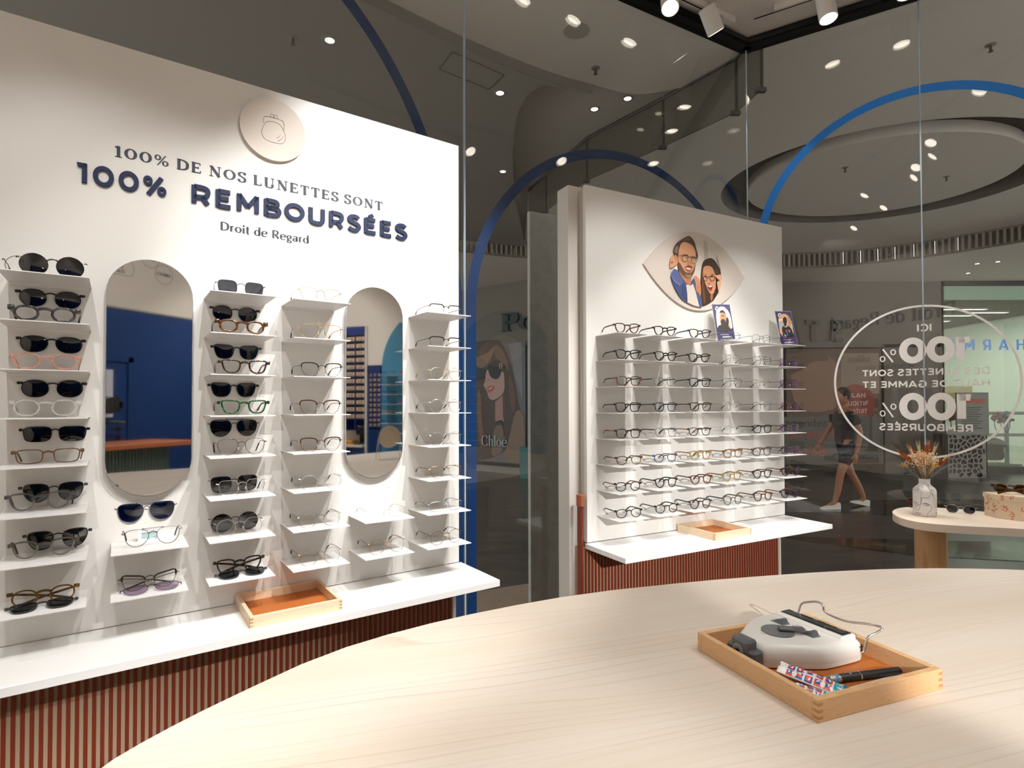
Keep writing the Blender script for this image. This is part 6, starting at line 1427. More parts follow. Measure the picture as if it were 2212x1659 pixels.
struct(MB().prism([(3.10, 6.60), (3.30, 6.36), (4.15, 5.74), (5.1, 5.52), (8, 5.2), (8, 6.25), (5.2, 6.33), (4.5, 6.42)], -.004, .0005, axis='z').build('floor_band_1', BLKM, None, I4, smooth=0))
struct(MB().prism([(3.9, 8.9), (4.3, 8.2), (5.4, 7.72), (10, 7.4), (10, 9.0), (6.3, 9.08)], -.004, .0005, axis='z').build('floor_band_2', BLKM, None, I4, smooth=0))
ZC = H + 3.0
# ceiling with a round recess, bounded at the back by a curved grille band
GR = [(-6, 8.2), (-3, 9.2), (-1.2, 9.85), (.25, 10.4), (2, 11.0), (4, 11.35), (5.47, 11.3), (6.73, 11.04), (7.64, 10.48), (8.63, 9.45), (10.5, 6.5), (11.5, 3)]
GRs = chaikin(GR, 2, False)
EDGE = chaikin([(-6, .5), (-2.6, 2.7), (-.75, 4.29), (-.17, 4.73), (.43, 5.11), (.82, 5.28), (1.1, 5.42), (1.32, 5.44), (1.62, 5.32)], 2, False)
RC, RA, RB = (5.0, 7.62), 2.05, 1.74
hole = ell(RC[0], RC[1], RA, RB, 72)
def ceil_mesh(loops, z0, z1):
    loops3 = [[Vector((p[0], p[1], 0)) for p in L_] for L_ in loops]; flat_ = [p for L_ in loops for p in L_]
    tri = tessellate_polygon(loops3); n = len(flat_)
    V = [Vector((p[0], p[1], z0)) for p in flat_] + [Vector((p[0], p[1], z1)) for p in flat_]
    return MB().add(V, [tuple(t) for t in tri] + [tuple(i + n for i in reversed(t)) for t in tri])
main = EDGE + [(1.98, 4.84)] + [(1.5, 5.51), (.86, 6.35), (.46, 7.36), (.25, 7.9), (.25, 10.4)] + [p for p in GRs if p[0] > .3] + [(11.5, .5), (1.5, .5)]
main = EDGE + [(1.98, 4.84), (1.5, 5.51), (.86, 6.35), (.46, 7.36), (.25, 7.9), (.25, 10.6)] + [(p[0] + .12 * p[0] / 8, p[1] + .14) for p in GRs if p[0] > .3] + [(12, 3), (12, .5), (1.5, .5)]
struct(ceil_mesh([main, hole], ZC, ZC + .06).build('ceiling_mall', MCEIL, None, I4, smooth=0))
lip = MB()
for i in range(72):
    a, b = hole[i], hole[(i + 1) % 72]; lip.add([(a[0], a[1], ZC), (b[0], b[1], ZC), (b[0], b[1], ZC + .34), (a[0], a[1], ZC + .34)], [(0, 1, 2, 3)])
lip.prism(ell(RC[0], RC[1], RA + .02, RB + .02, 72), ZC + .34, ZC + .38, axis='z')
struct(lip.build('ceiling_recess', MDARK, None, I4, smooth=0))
struct(MB().prism(ell(RC[0] + .05, RC[1] + .15, RA - .38, RB - .30, 72), ZC + .06, ZC + .20, axis='z').build('ceiling_disc', MCEIL, None, I4, smooth=30))
# slightly lower soffit on the left, with its darker fascia
SOF = EDGE[:-14] + [(.30, 5.08), (.16, 5.25), (.06, 5.6), (.02, 6.4), (.05, 8), (.25, 10.4)]
struct(MB().prism(SOF + [(-1.2, 9.85), (-3, 9.2), (-6, 8.2)], ZC - .10, ZC - .09, axis='z').build('ceiling_soffit', flat('#9f9a92', .8), None, I4, smooth=0))  # soffit colour darkened in place of the shop light it lacks
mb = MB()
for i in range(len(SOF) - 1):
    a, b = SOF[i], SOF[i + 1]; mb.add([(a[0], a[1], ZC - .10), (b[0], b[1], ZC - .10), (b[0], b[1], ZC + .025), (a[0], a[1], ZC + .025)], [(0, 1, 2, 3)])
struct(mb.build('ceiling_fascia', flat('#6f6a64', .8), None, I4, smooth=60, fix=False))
struct(MB().box(-.5, 2.2, 4.4, 11, ZC + .025, ZC + .05).build('ceiling_upper', flat('#cfc9c0', .8), None, I4, smooth=0))
# hatch in the soffit
for q in ([(-.64, 4.88), (-.04, 5.05)],): pass
ht = MB(); hp = [(-.62, 4.84), (-.20, 5.16), (-.06, 4.93), (-.48, 4.60)]
for i in range(4):
    a, b = Vector((*hp[i], ZC - .1005)), Vector((*hp[(i + 1) % 4], ZC - .1005)); ht.tube([a, b], .004, 4)
o = ht.build('ceiling_hatch', MDARK, None, I4, smooth=0); tag(o, 'thin outlined access hatch in the mall soffit above the left panel', 'hatch')
# curved ventilation grille and the lower ceiling behind it
gb = MB(); gs = MB()
def along(P_, step):
    out = []; carry = 0
    for i in range(len(P_) - 1):
        a, b = Vector(P_[i]), Vector(P_[i + 1]); L_ = (b - a).length; d = (b - a) / L_; s_ = carry
        while s_ < L_: out.append((a + d * s_, d)); s_ += step
        carry = s_ - L_
    return out
for i in range(len(GRs) - 1):
    a, b = GRs[i], GRs[i + 1]
    for z0, z1, off in ((ZC - .035, ZC + .02, 0), (ZC - .30, ZC - .27, 0), (ZC - .27, ZC + .02, .10)):
        d = (Vector(b) - Vector(a)).normalized(); nx, ny = -d.y * off, d.x * off
        gb.add([(a[0] + nx, a[1] + ny, z0), (b[0] + nx, b[1] + ny, z0), (b[0] + nx, b[1] + ny, z1), (a[0] + nx, a[1] + ny, z1)], [(0, 1, 2, 3)])
gr = thing('ventilation_grille', 'long curved ventilation grille band under the mall ceiling', 'grille', I4)
gb.build('band', flat('#6d675f', .7), gr, I4, smooth=0)
for p, d in along(GRs, .095):
    nrm = Vector((-d.y, d.x)); q = [p - d * .018, p + d * .018, p + d * .018 + nrm * .05, p - d * .018 + nrm * .05]
    gs.prism([(v.x, v.y) for v in q], ZC - .27, ZC - .035, axis='z')
gs.build('slats', flat('#8a847b', .7), gr, I4, smooth=0)
low = [(p[0], p[1]) for p in GRs] + [(16, 3), (16, 21), (-12, 21), (-12, 9)]
struct(ceil_mesh([low], ZC - .31, ZC - .27).build('ceiling_low', MCEIL, None, I4, smooth=0))
# sprinklers, speaker, downlights, smoke detector of the mall ceiling
def sprinkler(x, y, z, label):
    t = thing('sprinkler', label, 'sprinkler', T(x, y, z), 'sprinklers of the mall ceiling')
    MB().lathe([(.028, -.004), (.040, -.001), (.040, 0), (.028, 0)], 24).build('plate', flat('#8f8b85', .5), t, I4, smooth=40)
    MB().lathe([(.008, -.045), (.008, -.004)], 10).lathe([(.018, -.056), (.018, -.053)], 16).tube([(-.009, 0, -.02), (-.012, 0, -.04), (0, 0, -.053)], .002, 5).tube([(.009, 0, -.02), (.012, 0, -.04), (0, 0, -.053)], .002, 5).build('head', flat('#6b5f52', .4, .8), t, I4, smooth=40)
sprinkler(.76, 5.0, ZC, 'ceiling sprinkler left of the window corner, near the round speaker')
sprinkler(4.03, 4.69, ZC, 'ceiling sprinkler at the upper right beyond the right window')
sprinkler(-1.72, 4.42, ZC - .10, 'ceiling sprinkler at the upper left, above the left panel')
sprinkler(3.95 + .4, 7.3, ZC + .06, 'ceiling sprinkler on the round ceiling disc, left of the blue arch')
sprinkler(5.9, 7.6, ZC + .06, 'ceiling sprinkler on the round ceiling disc, right of the pane joint')
sp = thing('ceiling_speaker', 'round grey speaker in the mall ceiling beside the window spotlights', 'speaker', T(.53, 4.49, ZC))
MB().lathe([(.075, -.004), (.105, -.004), (.108, 0), (.075, 0)], 40).build('rim', flat('#bdb7ae', .6), sp, I4, smooth=40)
MB().lathe([(.078, -.003), (.078, -.002)], 40).build('grille', flat('#4e4a46', .8), sp, I4, smooth=0)
def mall_light(x, y, z, label, watts=40, glow=9, r_=.05, aim=(0, 0, -1), cone=100):
    t = thing('mall_downlight', label, 'downlight', T(x, y, z), 'recessed downlights of the mall')
    MB().lathe([(r_ * .8, -.003), (r_ * 1.15, -.003), (r_ * 1.2, 0), (r_ * .8, 0)], 28).build('rim', flat('#9a958d', .5), t, I4, smooth=40)
    MB().lathe([(r_ * .72, -.004), (r_ * .72, -.0035)], 24).build('lamp_face', emit('#fff0dc', glow), t, I4, smooth=0)
    d = bpy.data.lights.new('lamp', 'SPOT'); d.energy = watts; d.spot_size = R(cone); d.spot_blend = .6; d.color = (1, .96, .9); d.shadow_soft_size = r_
    o = bpy.data.objects.new('lamp', d); COL.objects.link(o); o.parent = t
    q = Vector(aim).to_track_quat('-Z', 'Y').to_matrix().to_4x4(); q.translation = Vector((0, 0, -.012)); o.matrix_local = q
mall_light(-1.44, 4.45, ZC - .10, 'small lit downlight in the soffit over the left panel')
mall_light(-.10, 5.22, ZC - .10, 'small lit downlight beside the curved ceiling cheek', watts=30, aim=(.16, .5, -.6), cone=60)
mall_light(-.10, 7.0, ZC - .10, 'small distant lit downlight over the blue arch')
mall_light(9.03, 10.9, ZC - .31, 'first of three downlights above the lit clothing shop', watts=16)
mall_light(9.30, 10.75, ZC - .31, 'second of three downlights above the lit clothing shop', watts=16)
mall_light(9.5, 11.7, ZC - .31, 'third of three downlights above the lit clothing shop', watts=16)
mall_light(.86, 5.75, ZC + .025, 'left of two small downlights behind the smoke curtain', watts=6)
mall_light(1.16, 5.55, ZC + .025, 'right of two small downlights behind the smoke curtain', watts=6)
# glass smoke curtain hanging below the ceiling
SMK = glassy('#dcdbd8', .0, .9, .8)
sc_ = thing('smoke_curtain', 'dark glass smoke curtain hanging from the mall ceiling behind the right panel', 'smoke curtain', I4)
CP = [(2.02, 4.50), (1.96, 4.86), (1.5, 5.51), (.86, 6.35), (.46, 7.36), (.25, 7.9)]
for i in range(len(CP) - 1):
    a, b = Vector(CP[i]), Vector(CP[i + 1]); d = (b - a).normalized(); n_ = Vector((-d.y, d.x)) * .008; a2, b2 = a + d * .012, b - d * .012
    MB().prism([tuple(a2 - n_), tuple(b2 - n_), tuple(b2 + n_), tuple(a2 + n_)], ZC - .47, ZC + .02, axis='z').build('glass_panel', SMK, sc_, I4, smooth=0)
    MB().tube([(a.x, a.y, ZC), (b.x, b.y, ZC)], .016, 6).build('top_rail', flat('#2b2a28', .5), sc_, I4, smooth=40)
    MB().tube([(a.x, a.y, ZC - .47), (a.x, a.y, ZC)], .013, 6).build('joint_bar', flat('#2b2723', .5), sc_, I4, smooth=40)
    MB().tube([(a2.x, a2.y, ZC - .475), (b2.x, b2.y, ZC - .475)], .004, 4).box(a.x - .05, a.x + .03, a.y - .02, a.y + .02, ZC - .50, ZC - .47).build('clamp', flat('#3a3632', .5), sc_, I4, smooth=0)
# concrete wall slab just outside the glass
SL = F(28.8, 2.75)
CONC = mottled('concrete_slab', [(.3, '#a5a5a4'), (.55, '#b4b4b2'), (.75, '#a9a9a7')], 14, .7, bump=.08)
slp = SL @ Vector((1.78, -.40, 0))
mall_light(slp.x, slp.y, ZC, 'out-of-view mall downlight added to light the concrete slab', watts=110, cone=80)  # added lamp above the view, only there to brighten the slab face
o = MB().box(1.633, 2.30, 0, .030, -H, 1.097, ch=.003).build('concrete_screen', CONC, None, SL, smooth=0)
tag(o, 'tall grey concrete slab outside the glass, left of the right panel', 'concrete slab')
# far shop front on the left: fascia, letters, poster
FL = F(-37, 9.96)
struct(MB().box(-10.6, -6.0, .0, .20, 1.27, 3.0).build('wall_shop_fascia', FASC, None, FL, smooth=0))
struct(MB().box(-10.6, -6.0, .0, .20, -H, -1.40).build('trim_plinth', flat('#8b867e', .6), None, FL, smooth=0))
struct(MB().box(-7.09, -6.98, -.01, .18, -1.40, 1.27).box(-10.6, -6.0, .30, .36, -H, 1.4).build('wall_shop_left', flat('#3c3b3a', .6), None, FL, smooth=0))
sg = MB()
serif_mb('Po', -7.74, -6.86, 1.62, .37, .07, thick=.26, thin=.08, track=.08, mb=sg)
o = sg.build('sign_letters', flat('#35343a', .5), None, FL, smooth=0); tag(o, 'dark raised serif letters on the shop front behind the concrete slab', 'sign')
ps = thing('shop_poster', 'tall poster of a long-haired person in dark sunglasses, beyond the window', 'poster', FL)
MB().box(-8.98, -7.11, -.025, .02, -1.31, 1.36).build('board', flat('#6a6a6e', .5), ps, I4, smooth=0)
printed('picture', POSTER, ps, T(0, .002, 0), step=.0008, y=-.026)
serif_mb('Chloé', -8.325, -7.60, -.955, .235, .004, y=-.046, thick=.17, thin=.05, track=.05, serif=False).build('lettering', flat('#a9b3b6', .5), ps, I4, smooth=0)
MB().box(-6.96, -6.5, -.45, -.02, -H, -.9).build('plinth', flat('#2f6f70', .5), None, FL, smooth=0)
o = bpy.data.objects['plinth']; tag(o, 'teal display plinth beside the tall poster', 'plinth')
# far shop front straight ahead
FA = F(0, 12.5)
struct(MB().box(1.2, 9.59, 0, .25, 1.23, 2.72).build('wall_far_fascia', MWALL, None, FA, smooth=0))
struct(MB().box(1.2, 9.59, .6, .7, -H, 1.3).build('wall_far_back', flat('#5a5551', .7), None, FA, smooth=0))
struct(MB().box(8.25, 9.59, .0, .6, -H, 1.3).build('wall_far_pier', MWALL, None, FA, smooth=0))
SGN = flat('#4a4844', .5)
for ch, x in (('I', 5.98), ('T', 6.50), ('E', 7.06)):
    o = sans_mb(ch, x, x + {'I': .11, 'T': .34, 'E': .30}[ch], 1.36, .46, .06, w=.22).build('sign_letter', SGN, None, FA, smooth=0)
    tag(o, f'dark raised capital {ch} on the far shop fascia', 'sign letter', 'capital letters on the far fascia')
# hearing shop window: posters and lettering
hb = thing('window_poster', 'brown window poster with a round free-check badge, beyond the right window', 'poster', FA)
MB().box(6.1, 8.2, .02, .05, -1.1, 1.2).build('board', flat('#5c473a', .6), hb, I4, smooth=0)
printed('picture', [('#8a6650', [(6.2, -.2), (6.2, 1.1), (7.0, 1.15), (7.4, .6), (7.3, -.2)], 2), ('#5b3d2c', [(6.1, .6), (6.3, 1.15), (6.9, 1.19), (7.1, .9), (6.7, .95), (6.4, .7)], 2), ('#8f7c6c', [(7.3, 1.1), (8.15, 1.1), (8.15, .2), (7.3, .2)], 0)], hb, I4, step=.002, y=.019)
bd = MB().prism(ell(7.62, -.02, .43, .43, 48), .008, .012).build('badge', flat('#8a3826', .5), hb, I4, smooth=0)
k = MB()
for s_, z, w_ in (('BILAN', .17, .44), ('AUDITIF', -.01, .56), ('GRATUIT', -.18, .5)): sans_mb(s_, 7.62 - w_ / 2, 7.62 + w_ / 2, z - .05, .095, .002, w=.17, y=.007, mb=k)
k.build('badge_text', flat('#e2c4b4', .5), bd, I4, smooth=0)
k = text_mb('audika', 7.45, 7.95, .90, .15, .002, y=.010); k.build('printed_text', flat('#6a4a38', .5), hb, I4, smooth=0)
wb = thing('window_panel', 'grey window panel with appointment lettering, beyond the right panel', 'sign', FA)
MB().box(5.3, 8.2, -.02, .015, -1.35, -.30).build('board', flat('#55524f', .5), wb, I4, smooth=0)
text_mb('Prenez rendez-vous', 5.40, 7.55, -.52, .17, .004, y=-.021).build('grey_lettering', flat('#1c1b1b', .5), wb, I4, smooth=0)
k = MB(); text_mb('avec nos experts', 5.55, 7.25, -.84, .22, .004, y=-.021, shear=.3, mb=k); text_mb('auditifs', 6.10, 6.95, -1.17, .22, .004, y=-.021, shear=.3, mb=k); k.build('red_lettering', flat('#a8402c', .5), wb, I4, smooth=0)
k = MB(); text_mb('Audika', 7.55, 8.10, -1.24, .14, .004, y=-.021, bold=.02, mb=k); k.prism(ell(7.45, -1.19, .07, .075, 24), -.025, -.021); k.build('logo', flat('#232a3c', .5), wb, I4, smooth=0)
# lit clothing shop on the right
ZI = flat('#d6e2d8', .6)
zx0, zx1 = 9.59, 13.5
struct(MB().box(zx0, zx1, 5.6, 5.8, -H, 2.9).box(zx0 - .05, zx0, 0, 5.8, -H, 2.9).box(zx1, zx1 + .05, 0, 5.8, -H, 2.9).build('wall_shop_lit', ZI, None, FA, smooth=0))
struct(MB().box(zx0, zx1, 0, 5.8, -H, -H + .01).build('floor_shop_lit', flat('#c9c4ba', .4), None, FA, smooth=0))
struct(MB().box(zx0, zx1, .1, 5.8, 2.30, 2.34).build('ceiling_shop_lit', flat('#6a6864', .8), None, FA, smooth=0))
struct(MB().box(zx0, zx1, -.05, .1, 2.58, 2.72).box(zx0, zx1, -.05, .1, -H, -1.42).build('trim_shop_frame', flat('#151515', .4), None, FA, smooth=0))
struct(MB().box(zx0, zx1, -.02, .08, 2.28, 2.58).build('trim_green_band', flat('#a9c9b4', .6), None, FA, smooth=0))
for a, b in ((zx0, 10.35), (10.36, 11.12), (11.13, 11.9), (11.91, 12.7)):
    struct(MB().box(a, b, .01, .02, -1.42, 2.28).build('window_shop', GLASS, None, FA, smooth=0))
for i, (x, y, w_) in enumerate(((10.9, 1.2, 1.3), (11.2, 2.2, 1.6), (11.4, 3.2, 1.6), (11.0, 4.2, 1.4), (10.1, 2.0, .6), (12.0, 1.7, 1.0))):
    t = thing('strip_light', f"{['nearest', 'second', 'third', 'farthest', 'short left', 'right-hand'][i]} white strip light on the clothing shop ceiling", 'strip light', FA @ T(x, y, 2.26), 'strip lights of the clothing shop')
    MB().box(-w_ / 2, w_ / 2, -.07, .07, 0, .04).build('housing', WHITE2, t, I4, smooth=0)
    MB().box(-w_ / 2 + .01, w_ / 2 - .01, -.06, .06, -.004, -.001).build('tube_light', emit('#f2fff8', 5), t, I4, smooth=0)
    d = bpy.data.lights.new('lamp', 'AREA'); d.shape = 'RECTANGLE'; d.size = w_; d.size_y = .12; d.energy = 40; d.color = (.90, 1.0, .95)
    o = bpy.data.objects.new('lamp', d); COL.objects.link(o); o.parent = t; o.matrix_local = T(0, 0, -.01)
o = sans_mb('ZEEMAN.COM', 9.42, 10.35, -1.33, .125, .004, w=.22, y=.008).build('window_lettering', flat('#15254f', .5), None, FA, smooth=0)
tag(o, 'dark navy web address lettering low on the lit shop window', 'lettering')
o = sans_mb('PHARMACIE', 9.10, 12.30, 1.22, .24, .03, w=.13, track=.75, y=.6, mirror=True).build('reflected_letters', emit('#4aa0ff', 1.3), None, FA, smooth=0)  # stands in for an outside pharmacy sign reflected in the shop glass
tag(o, 'blue glowing reversed letters standing in for a sign mirrored in the lit shop window', 'sign reflection')
o = MB().box(9.62, 9.92, 1.0, 1.3, -H, 2.28).build('pillar_pale', flat('#c9d9bd', .6), None, FA, smooth=0); struct(o)
o = MB().box(10.05, 10.35, 1.4, 1.7, -H, 2.28).build('pillar_white', flat('#d3e0d8', .6), None, FA, smooth=0); struct(o)
# clothes rack with garments
CR = FA @ T(11.0, .55, -H)
cr = thing('clothes_rack', 'pale green metal clothes rack on castors in the lit shop window', 'clothes rack', CR)
PG = flat('#9fb5aa', .4)
for x in (-.42, .42): MB().box(x - .03, x + .03, -.03, .03, .12, 1.35).build('post', PG, cr, I4, smooth=0)
for z in (.80, 1.30): MB().box(-1.1, .9, -.02, .02, z - .035, z + .035).build('rail', flat('#a9b8b4', .4), cr, I4, smooth=0)
MB().box(-.55, .55, -.25, -.19, .10, .15).box(-.55, .55, .19, .25, .10, .15).box(-.45, -.39, -.25, .25, .10, .15).box(.39, .45, -.25, .25, .10, .15).build('foot_frame', PG, cr, I4, smooth=0)
for x in (-.5, .5):
    for y in (-.22, .22): MB().prism(ell(x, .05, .05, .05, 16), y - .02, y + .02).build('castor', BLACK, cr, I4, smooth=40)
def garment(x, y, z, w_, h_, mat, label, cat='garment'):
    t = thing('hanging_garment', label, cat, CR @ T(x, y, z), 'garments on the clothes rack')
    p = chaikin([(-.04, 0), (.04, 0), (w_ * .42, -.07), (w_ * .5, -.20), (w_ * .36, -.22), (w_ * .42, -h_), (0, -h_ - .02), (-w_ * .42, -h_), (-w_ * .36, -.22), (-w_ * .5, -.20), (-w_ * .42, -.07)], 1)
    MB().prism(p, -.05, .05).build('fabric', mat, t, I4, smooth=40)
    MB().tube([(0, 0, -.01), (0, 0, .03), (.015, 0, .05), (0, 0, .065)], .004, 6).build('hanger_hook', STEEL, t, I4, smooth=60)
garment(-.55, -.05, 1.19, .40, .92, flat('#2350a8', .7), 'long blue garment hanging on the pale green rack')
strp, t_, b_ = new_mat('striped_cloth'); wv = t_.nodes.new('ShaderNodeTexWave'); wv.inputs['Scale'].default_value = 9; wv.inputs['Distortion'].default_value = .3
t_.links.new(mapped(t_, (1, 1, 1)), wv.inputs['Vector']); r_ = ramp(t_, wv.outputs['Fac'], [(.45, '#28304f'), (.55, '#7f8a4a')]); t_.links.new(r_.outputs[0], b_.inputs['Base Color'])
garment(.05, -.06, .74, .55, .50, strp, 'green and navy striped bag hanging on the pale green rack', 'bag')
rr_ = random.Random(5)
for i, (x, c) in enumerate(((-.85, '#a83a34'), (-.35, '#b04038'), (-.15, '#c9c2b8'), (.15, '#8f2f2c'), (.35, '#3b3f55'))):
    mb = MB()
    for q in range(10): mb.ball((rr_.gauss(0, .055), rr_.gauss(-.06, .03), rr_.gauss(-.06, .05)), rr_.uniform(.025, .055), seg=8, rings=5)
    mb.tube([(-.08, -.05, -.05), (-.07, -.06, -.30), (0, -.06, -.42), (.07, -.06, -.30), (.08, -.05, -.05)], .008, 6)
    t = mb.build('hair_band_bunch', flat(c, .6), None, CR @ T(x, -.03, 1.27), smooth=60)
    tag(t, f"{['brick red', 'scarlet', 'cream', 'dark red', 'navy'][i]} bunch of accessories on the upper rail of the clothes rack", 'accessories', 'accessories on the upper rail of the rack')
sgn = MB().box(10.95, 11.75, 1.9, 1.93, .10, .42).build('price_sign', flat('#c9bd7a', .6), None, FA, smooth=0); tag(sgn, 'yellow price sign above the clothes in the lit shop', 'sign')
for i in range(7):
    t = thing('hanging_garment', f"{['first', 'second', 'third', 'fourth', 'fifth', 'sixth', 'seventh'][i]} garment from the left on the back wall rail of the lit shop", 'garment', FA @ T(10.75 + .33 * i, 5.2, .05), 'garments on the back wall rail')
    MB().prism(chaikin([(-.05, 0), (.05, 0), (.17, -.10), (.14, -.75), (-.14, -.75), (-.17, -.10)], 1), -.05, .05).build('fabric', flat(['#e2e2dd', '#3a3f46', '#d9d9d4', '#8c9aa0', '#23262c', '#c9c5bd', '#e8e8e4'][i], .7), t, I4, smooth=40)
struct(MB().box(10.5, 13.2, 5.15, 5.2, .06, .10).build('trim_rail', STEEL, None, FA, smooth=0))
# notice board in the shop window and the perforated planter in front of it
nb = thing('notice_board', 'grey notice board with a red heading behind the planter', 'board', FA)
MB().box(9.72, 10.42, -.16, -.12, -.72, .22).build('panel', flat('#7d847e', .6), nb, I4, smooth=0)
MB().box(9.80, 10.34, -.165, -.16, -.02, .08).build('heading', flat('#a34632', .5), nb, I4, smooth=0)
m = MB()
for k in range(10): m.box(9.82, 10.28 - .05 * (k % 3), -.164, -.16, -.12 - .05 * k, -.10 - .05 * k)
m.build('text_rows', flat('#3d403d', .6), nb, I4, smooth=0)
m = MB()
for x in (9.76, 10.38): m.tube([(x, -.14, -.72), (x, -.14, -H + .02)], .012, 6)
m.build('stand', DARK, nb, I4, smooth=0)
pl = thing('planter', 'grey metal planter perforated with pebble-shaped holes', 'planter', F(0, 11.62) @ T(8.96, 0, -H))
def cells(w_, h_, nx, ny, seed):
    rnd = random.Random(seed); pts = [((i + .5 + rnd.uniform(-.38, .38)) * w_ / nx, (j + .5 + rnd.uniform(-.38, .38)) * h_ / ny) for i in range(-1, nx + 1) for j in range(-1, ny + 1)]
    res = []
    for p in pts:
        if not (.03 < p[0] < w_ - .03 and .03 < p[1] < h_ - .03): continue
        poly = [(.02, .02), (w_ - .02, .02), (w_ - .02, h_ - .02), (.02, h_ - .02)]
        for q in pts:
            if q is p: continue
            mx_, my_ = (p[0] + q[0]) / 2, (p[1] + q[1]) / 2; dx, dy = q[0] - p[0], q[1] - p[1]; L_ = math.hypot(dx, dy)
            if L_ > .5: continue
            f_ = lambda v: ((v[0] - mx_) * dx + (v[1] - my_) * dy) / L_ + .011
            out = []
            for i in range(len(poly)):
                a, b = poly[i], poly[(i + 1) % len(poly)]; fa, fb = f_(a), f_(b)
                if fa <= 0: out.append(a)
                if fa * fb < 0: t = fa / (fa - fb); out.append((a[0] + (b[0] - a[0]) * t, a[1] + (b[1] - a[1]) * t))
            poly = out
            if len(poly) < 3: break
        if len(poly) >= 3: res.append(chaikin(poly, 2))
    return res
PW, PH = .78, .90
cl = cells(PW, PH, 8, 9, 4)
loops = [[(0, 0), (PW, 0), (PW, PH), (0, PH)]] + cl
loops3 = [[Vector((p[0], p[1], 0)) for p in L_] for L_ in loops]; tri = tessellate_polygon(loops3); fl_ = [p for L_ in loops for p in L_]; n = len(fl_)
V = [Vector((p[0], -.004, p[1])) for p in fl_] + [Vector((p[0], 0, p[1])) for p in fl_]; Fc = [tuple(t) for t in tri] + [tuple(i + n for i in reversed(t)) for t in tri]
o_ = 0
for L_ in loops:
    k = len(L_)
    for i in range(k): a, b = o_ + i, o_ + (i + 1) % k; Fc.append((a, b, b + n, a + n))
    o_ += k
MB().add(V, Fc).build('perforated_front', flat('#7b7976', .5, .3), pl, I4, smooth=0)
MB().box(0, PW, .02, .40, 0, PH - .01).build('liner', flat('#201f1e', .8), pl, I4, smooth=0)
MB().box(-.05, PW + .05, -.03, .45, PH, PH + .07, ch=.004).build('top', flat('#85827e', .5), pl, I4, smooth=0)
# a walking person in shorts
def skin_body(name, verts, edges, radii, mat, parent, root=0, sub=2):
    me = bpy.data.meshes.new(name); me.from_pydata(verts, edges, [])
    o = bpy.data.objects.new(name, me); COL.objects.link(o)
    md = o.modifiers.new('skin', 'SKIN'); md.use_smooth_shade = True
    for i, r_ in enumerate(radii):
        me.skin_vertices[0].data[i].radius = r_ if isinstance(r_, tuple) else (r_, r_)
    me.skin_vertices[0].data[root].use_root = True
    s = o.modifiers.new('sub', 'SUBSURF'); s.levels = sub; s.render_levels = sub
    dg = bpy.context.evaluated_depsgraph_get(); m2 = bpy.data.meshes.new_from_object(o.evaluated_get(dg))
    bpy.data.objects.remove(o); m2.materials.clear(); m2.materials.append(mat)
    m2.polygons.foreach_set('use_smooth', [True] * len(m2.polygons))
    o = bpy.data.objects.new(name, m2); COL.objects.link(o); o.parent = parent
    return o
# walking towards -x (left in the view); x forward is negative
PX = T(4.98, 8.42, 0) @ RZ(4)
pe = thing('person', 'person walking in a dark shirt, shorts and white trainers beyond the window', 'person', PX)
SKIN = flat('#a9755a', .5)
V = [(0, 0, .92), (-.01, 0, 1.06), (-.02, 0, 1.22), (-.02, 0, 1.38), (-.03, 0, 1.47), (-.045, 0, 1.54),            # spine 0-5
     (-.02, -.10, .88), (-.17, -.10, .50), (-.20, -.10, .30), (-.26, -.10, .09), (-.36, -.10, .05),               # near leg 6-10
     (.02, .10, .88), (.13, .10, .50), (.24, .10, .32), (.34, .10, .11), (.26, .10, .05),                          # far leg 11-15
     (-.02, -.19, 1.37), (.06, -.23, 1.12), (.02, -.22, .90), (.00, -.21, .81),                                    # near arm 16-19
     (-.02, .19, 1.37), (-.12, .23, 1.13), (-.24, .22, .98), (-.30, .21, .93)]                                     # far arm 20-23
E_ = [(0, 1), (1, 2), (2, 3), (3, 4), (4, 5), (0, 6), (6, 7), (7, 8), (8, 9), (9, 10), (0, 11), (11, 12), (12, 13), (13, 14), (14, 15), (3, 16), (16, 17), (17, 18), (18, 19), (3, 20), (20, 21), (21, 22), (22, 23)]
Rd = [(.105, .13), (.088, .115), (.095, .125), (.085, .115), .055, .052, .085, .058, .052, .038, .030, .085, .058, .052, .038, .030, .050, .040, .032, .030, .050, .040, .032, .030]
body = skin_body('body', V, E_, Rd, SKIN, pe)
skin_body('shorts', [V[0], V[6], (-.12, -.10, .62), V[11], (.09, .10, .62), (0, 0, 1.05)], [(0, 1), (1, 2), (0, 3), (3, 4), (0, 5)], [(.125, .155), .105, .098, .105, .098, (.115, .145)], flat('#2f3648', .8), pe)
skin_body('shirt', [(0, 0, .84), V[1], V[2], V[3], (-.025, 0, 1.45), V[16], (.03, -.22, 1.22), V[20], (-.08, .22, 1.22)], [(0, 1), (1, 2), (2, 3), (3, 4), (3, 5), (5, 6), (3, 7), (7, 8)], [(.135, .168), (.130, .160), (.132, .168), (.118, .155), .070, .068, .064, .068, .064], flat('#22242a', .8), pe)
hd = MB().ball((-.06, 0, 1.64), .105, seg=20, rings=14, sc=(.95, .76, 1.18)); hd.ball((-.165, 0, 1.625), .018, seg=8, rings=6, sc=(1, .7, 1.3)); hd.ball((-.05, -.083, 1.63), .022, seg=8, rings=6, sc=(.8, .4, 1.3)); hd.ball((-.05, .083, 1.63), .022, seg=8, rings=6, sc=(.8, .4, 1.3))
for y in (-.032, .032): hd.ball((-.145, y, 1.655), .011, seg=8, rings=6)
hd.tube([(-.148, -.024, 1.578), (-.158, 0, 1.574), (-.148, .024, 1.578)], .006, 6)
hd.build('head', SKIN, pe, I4, smooth=60)
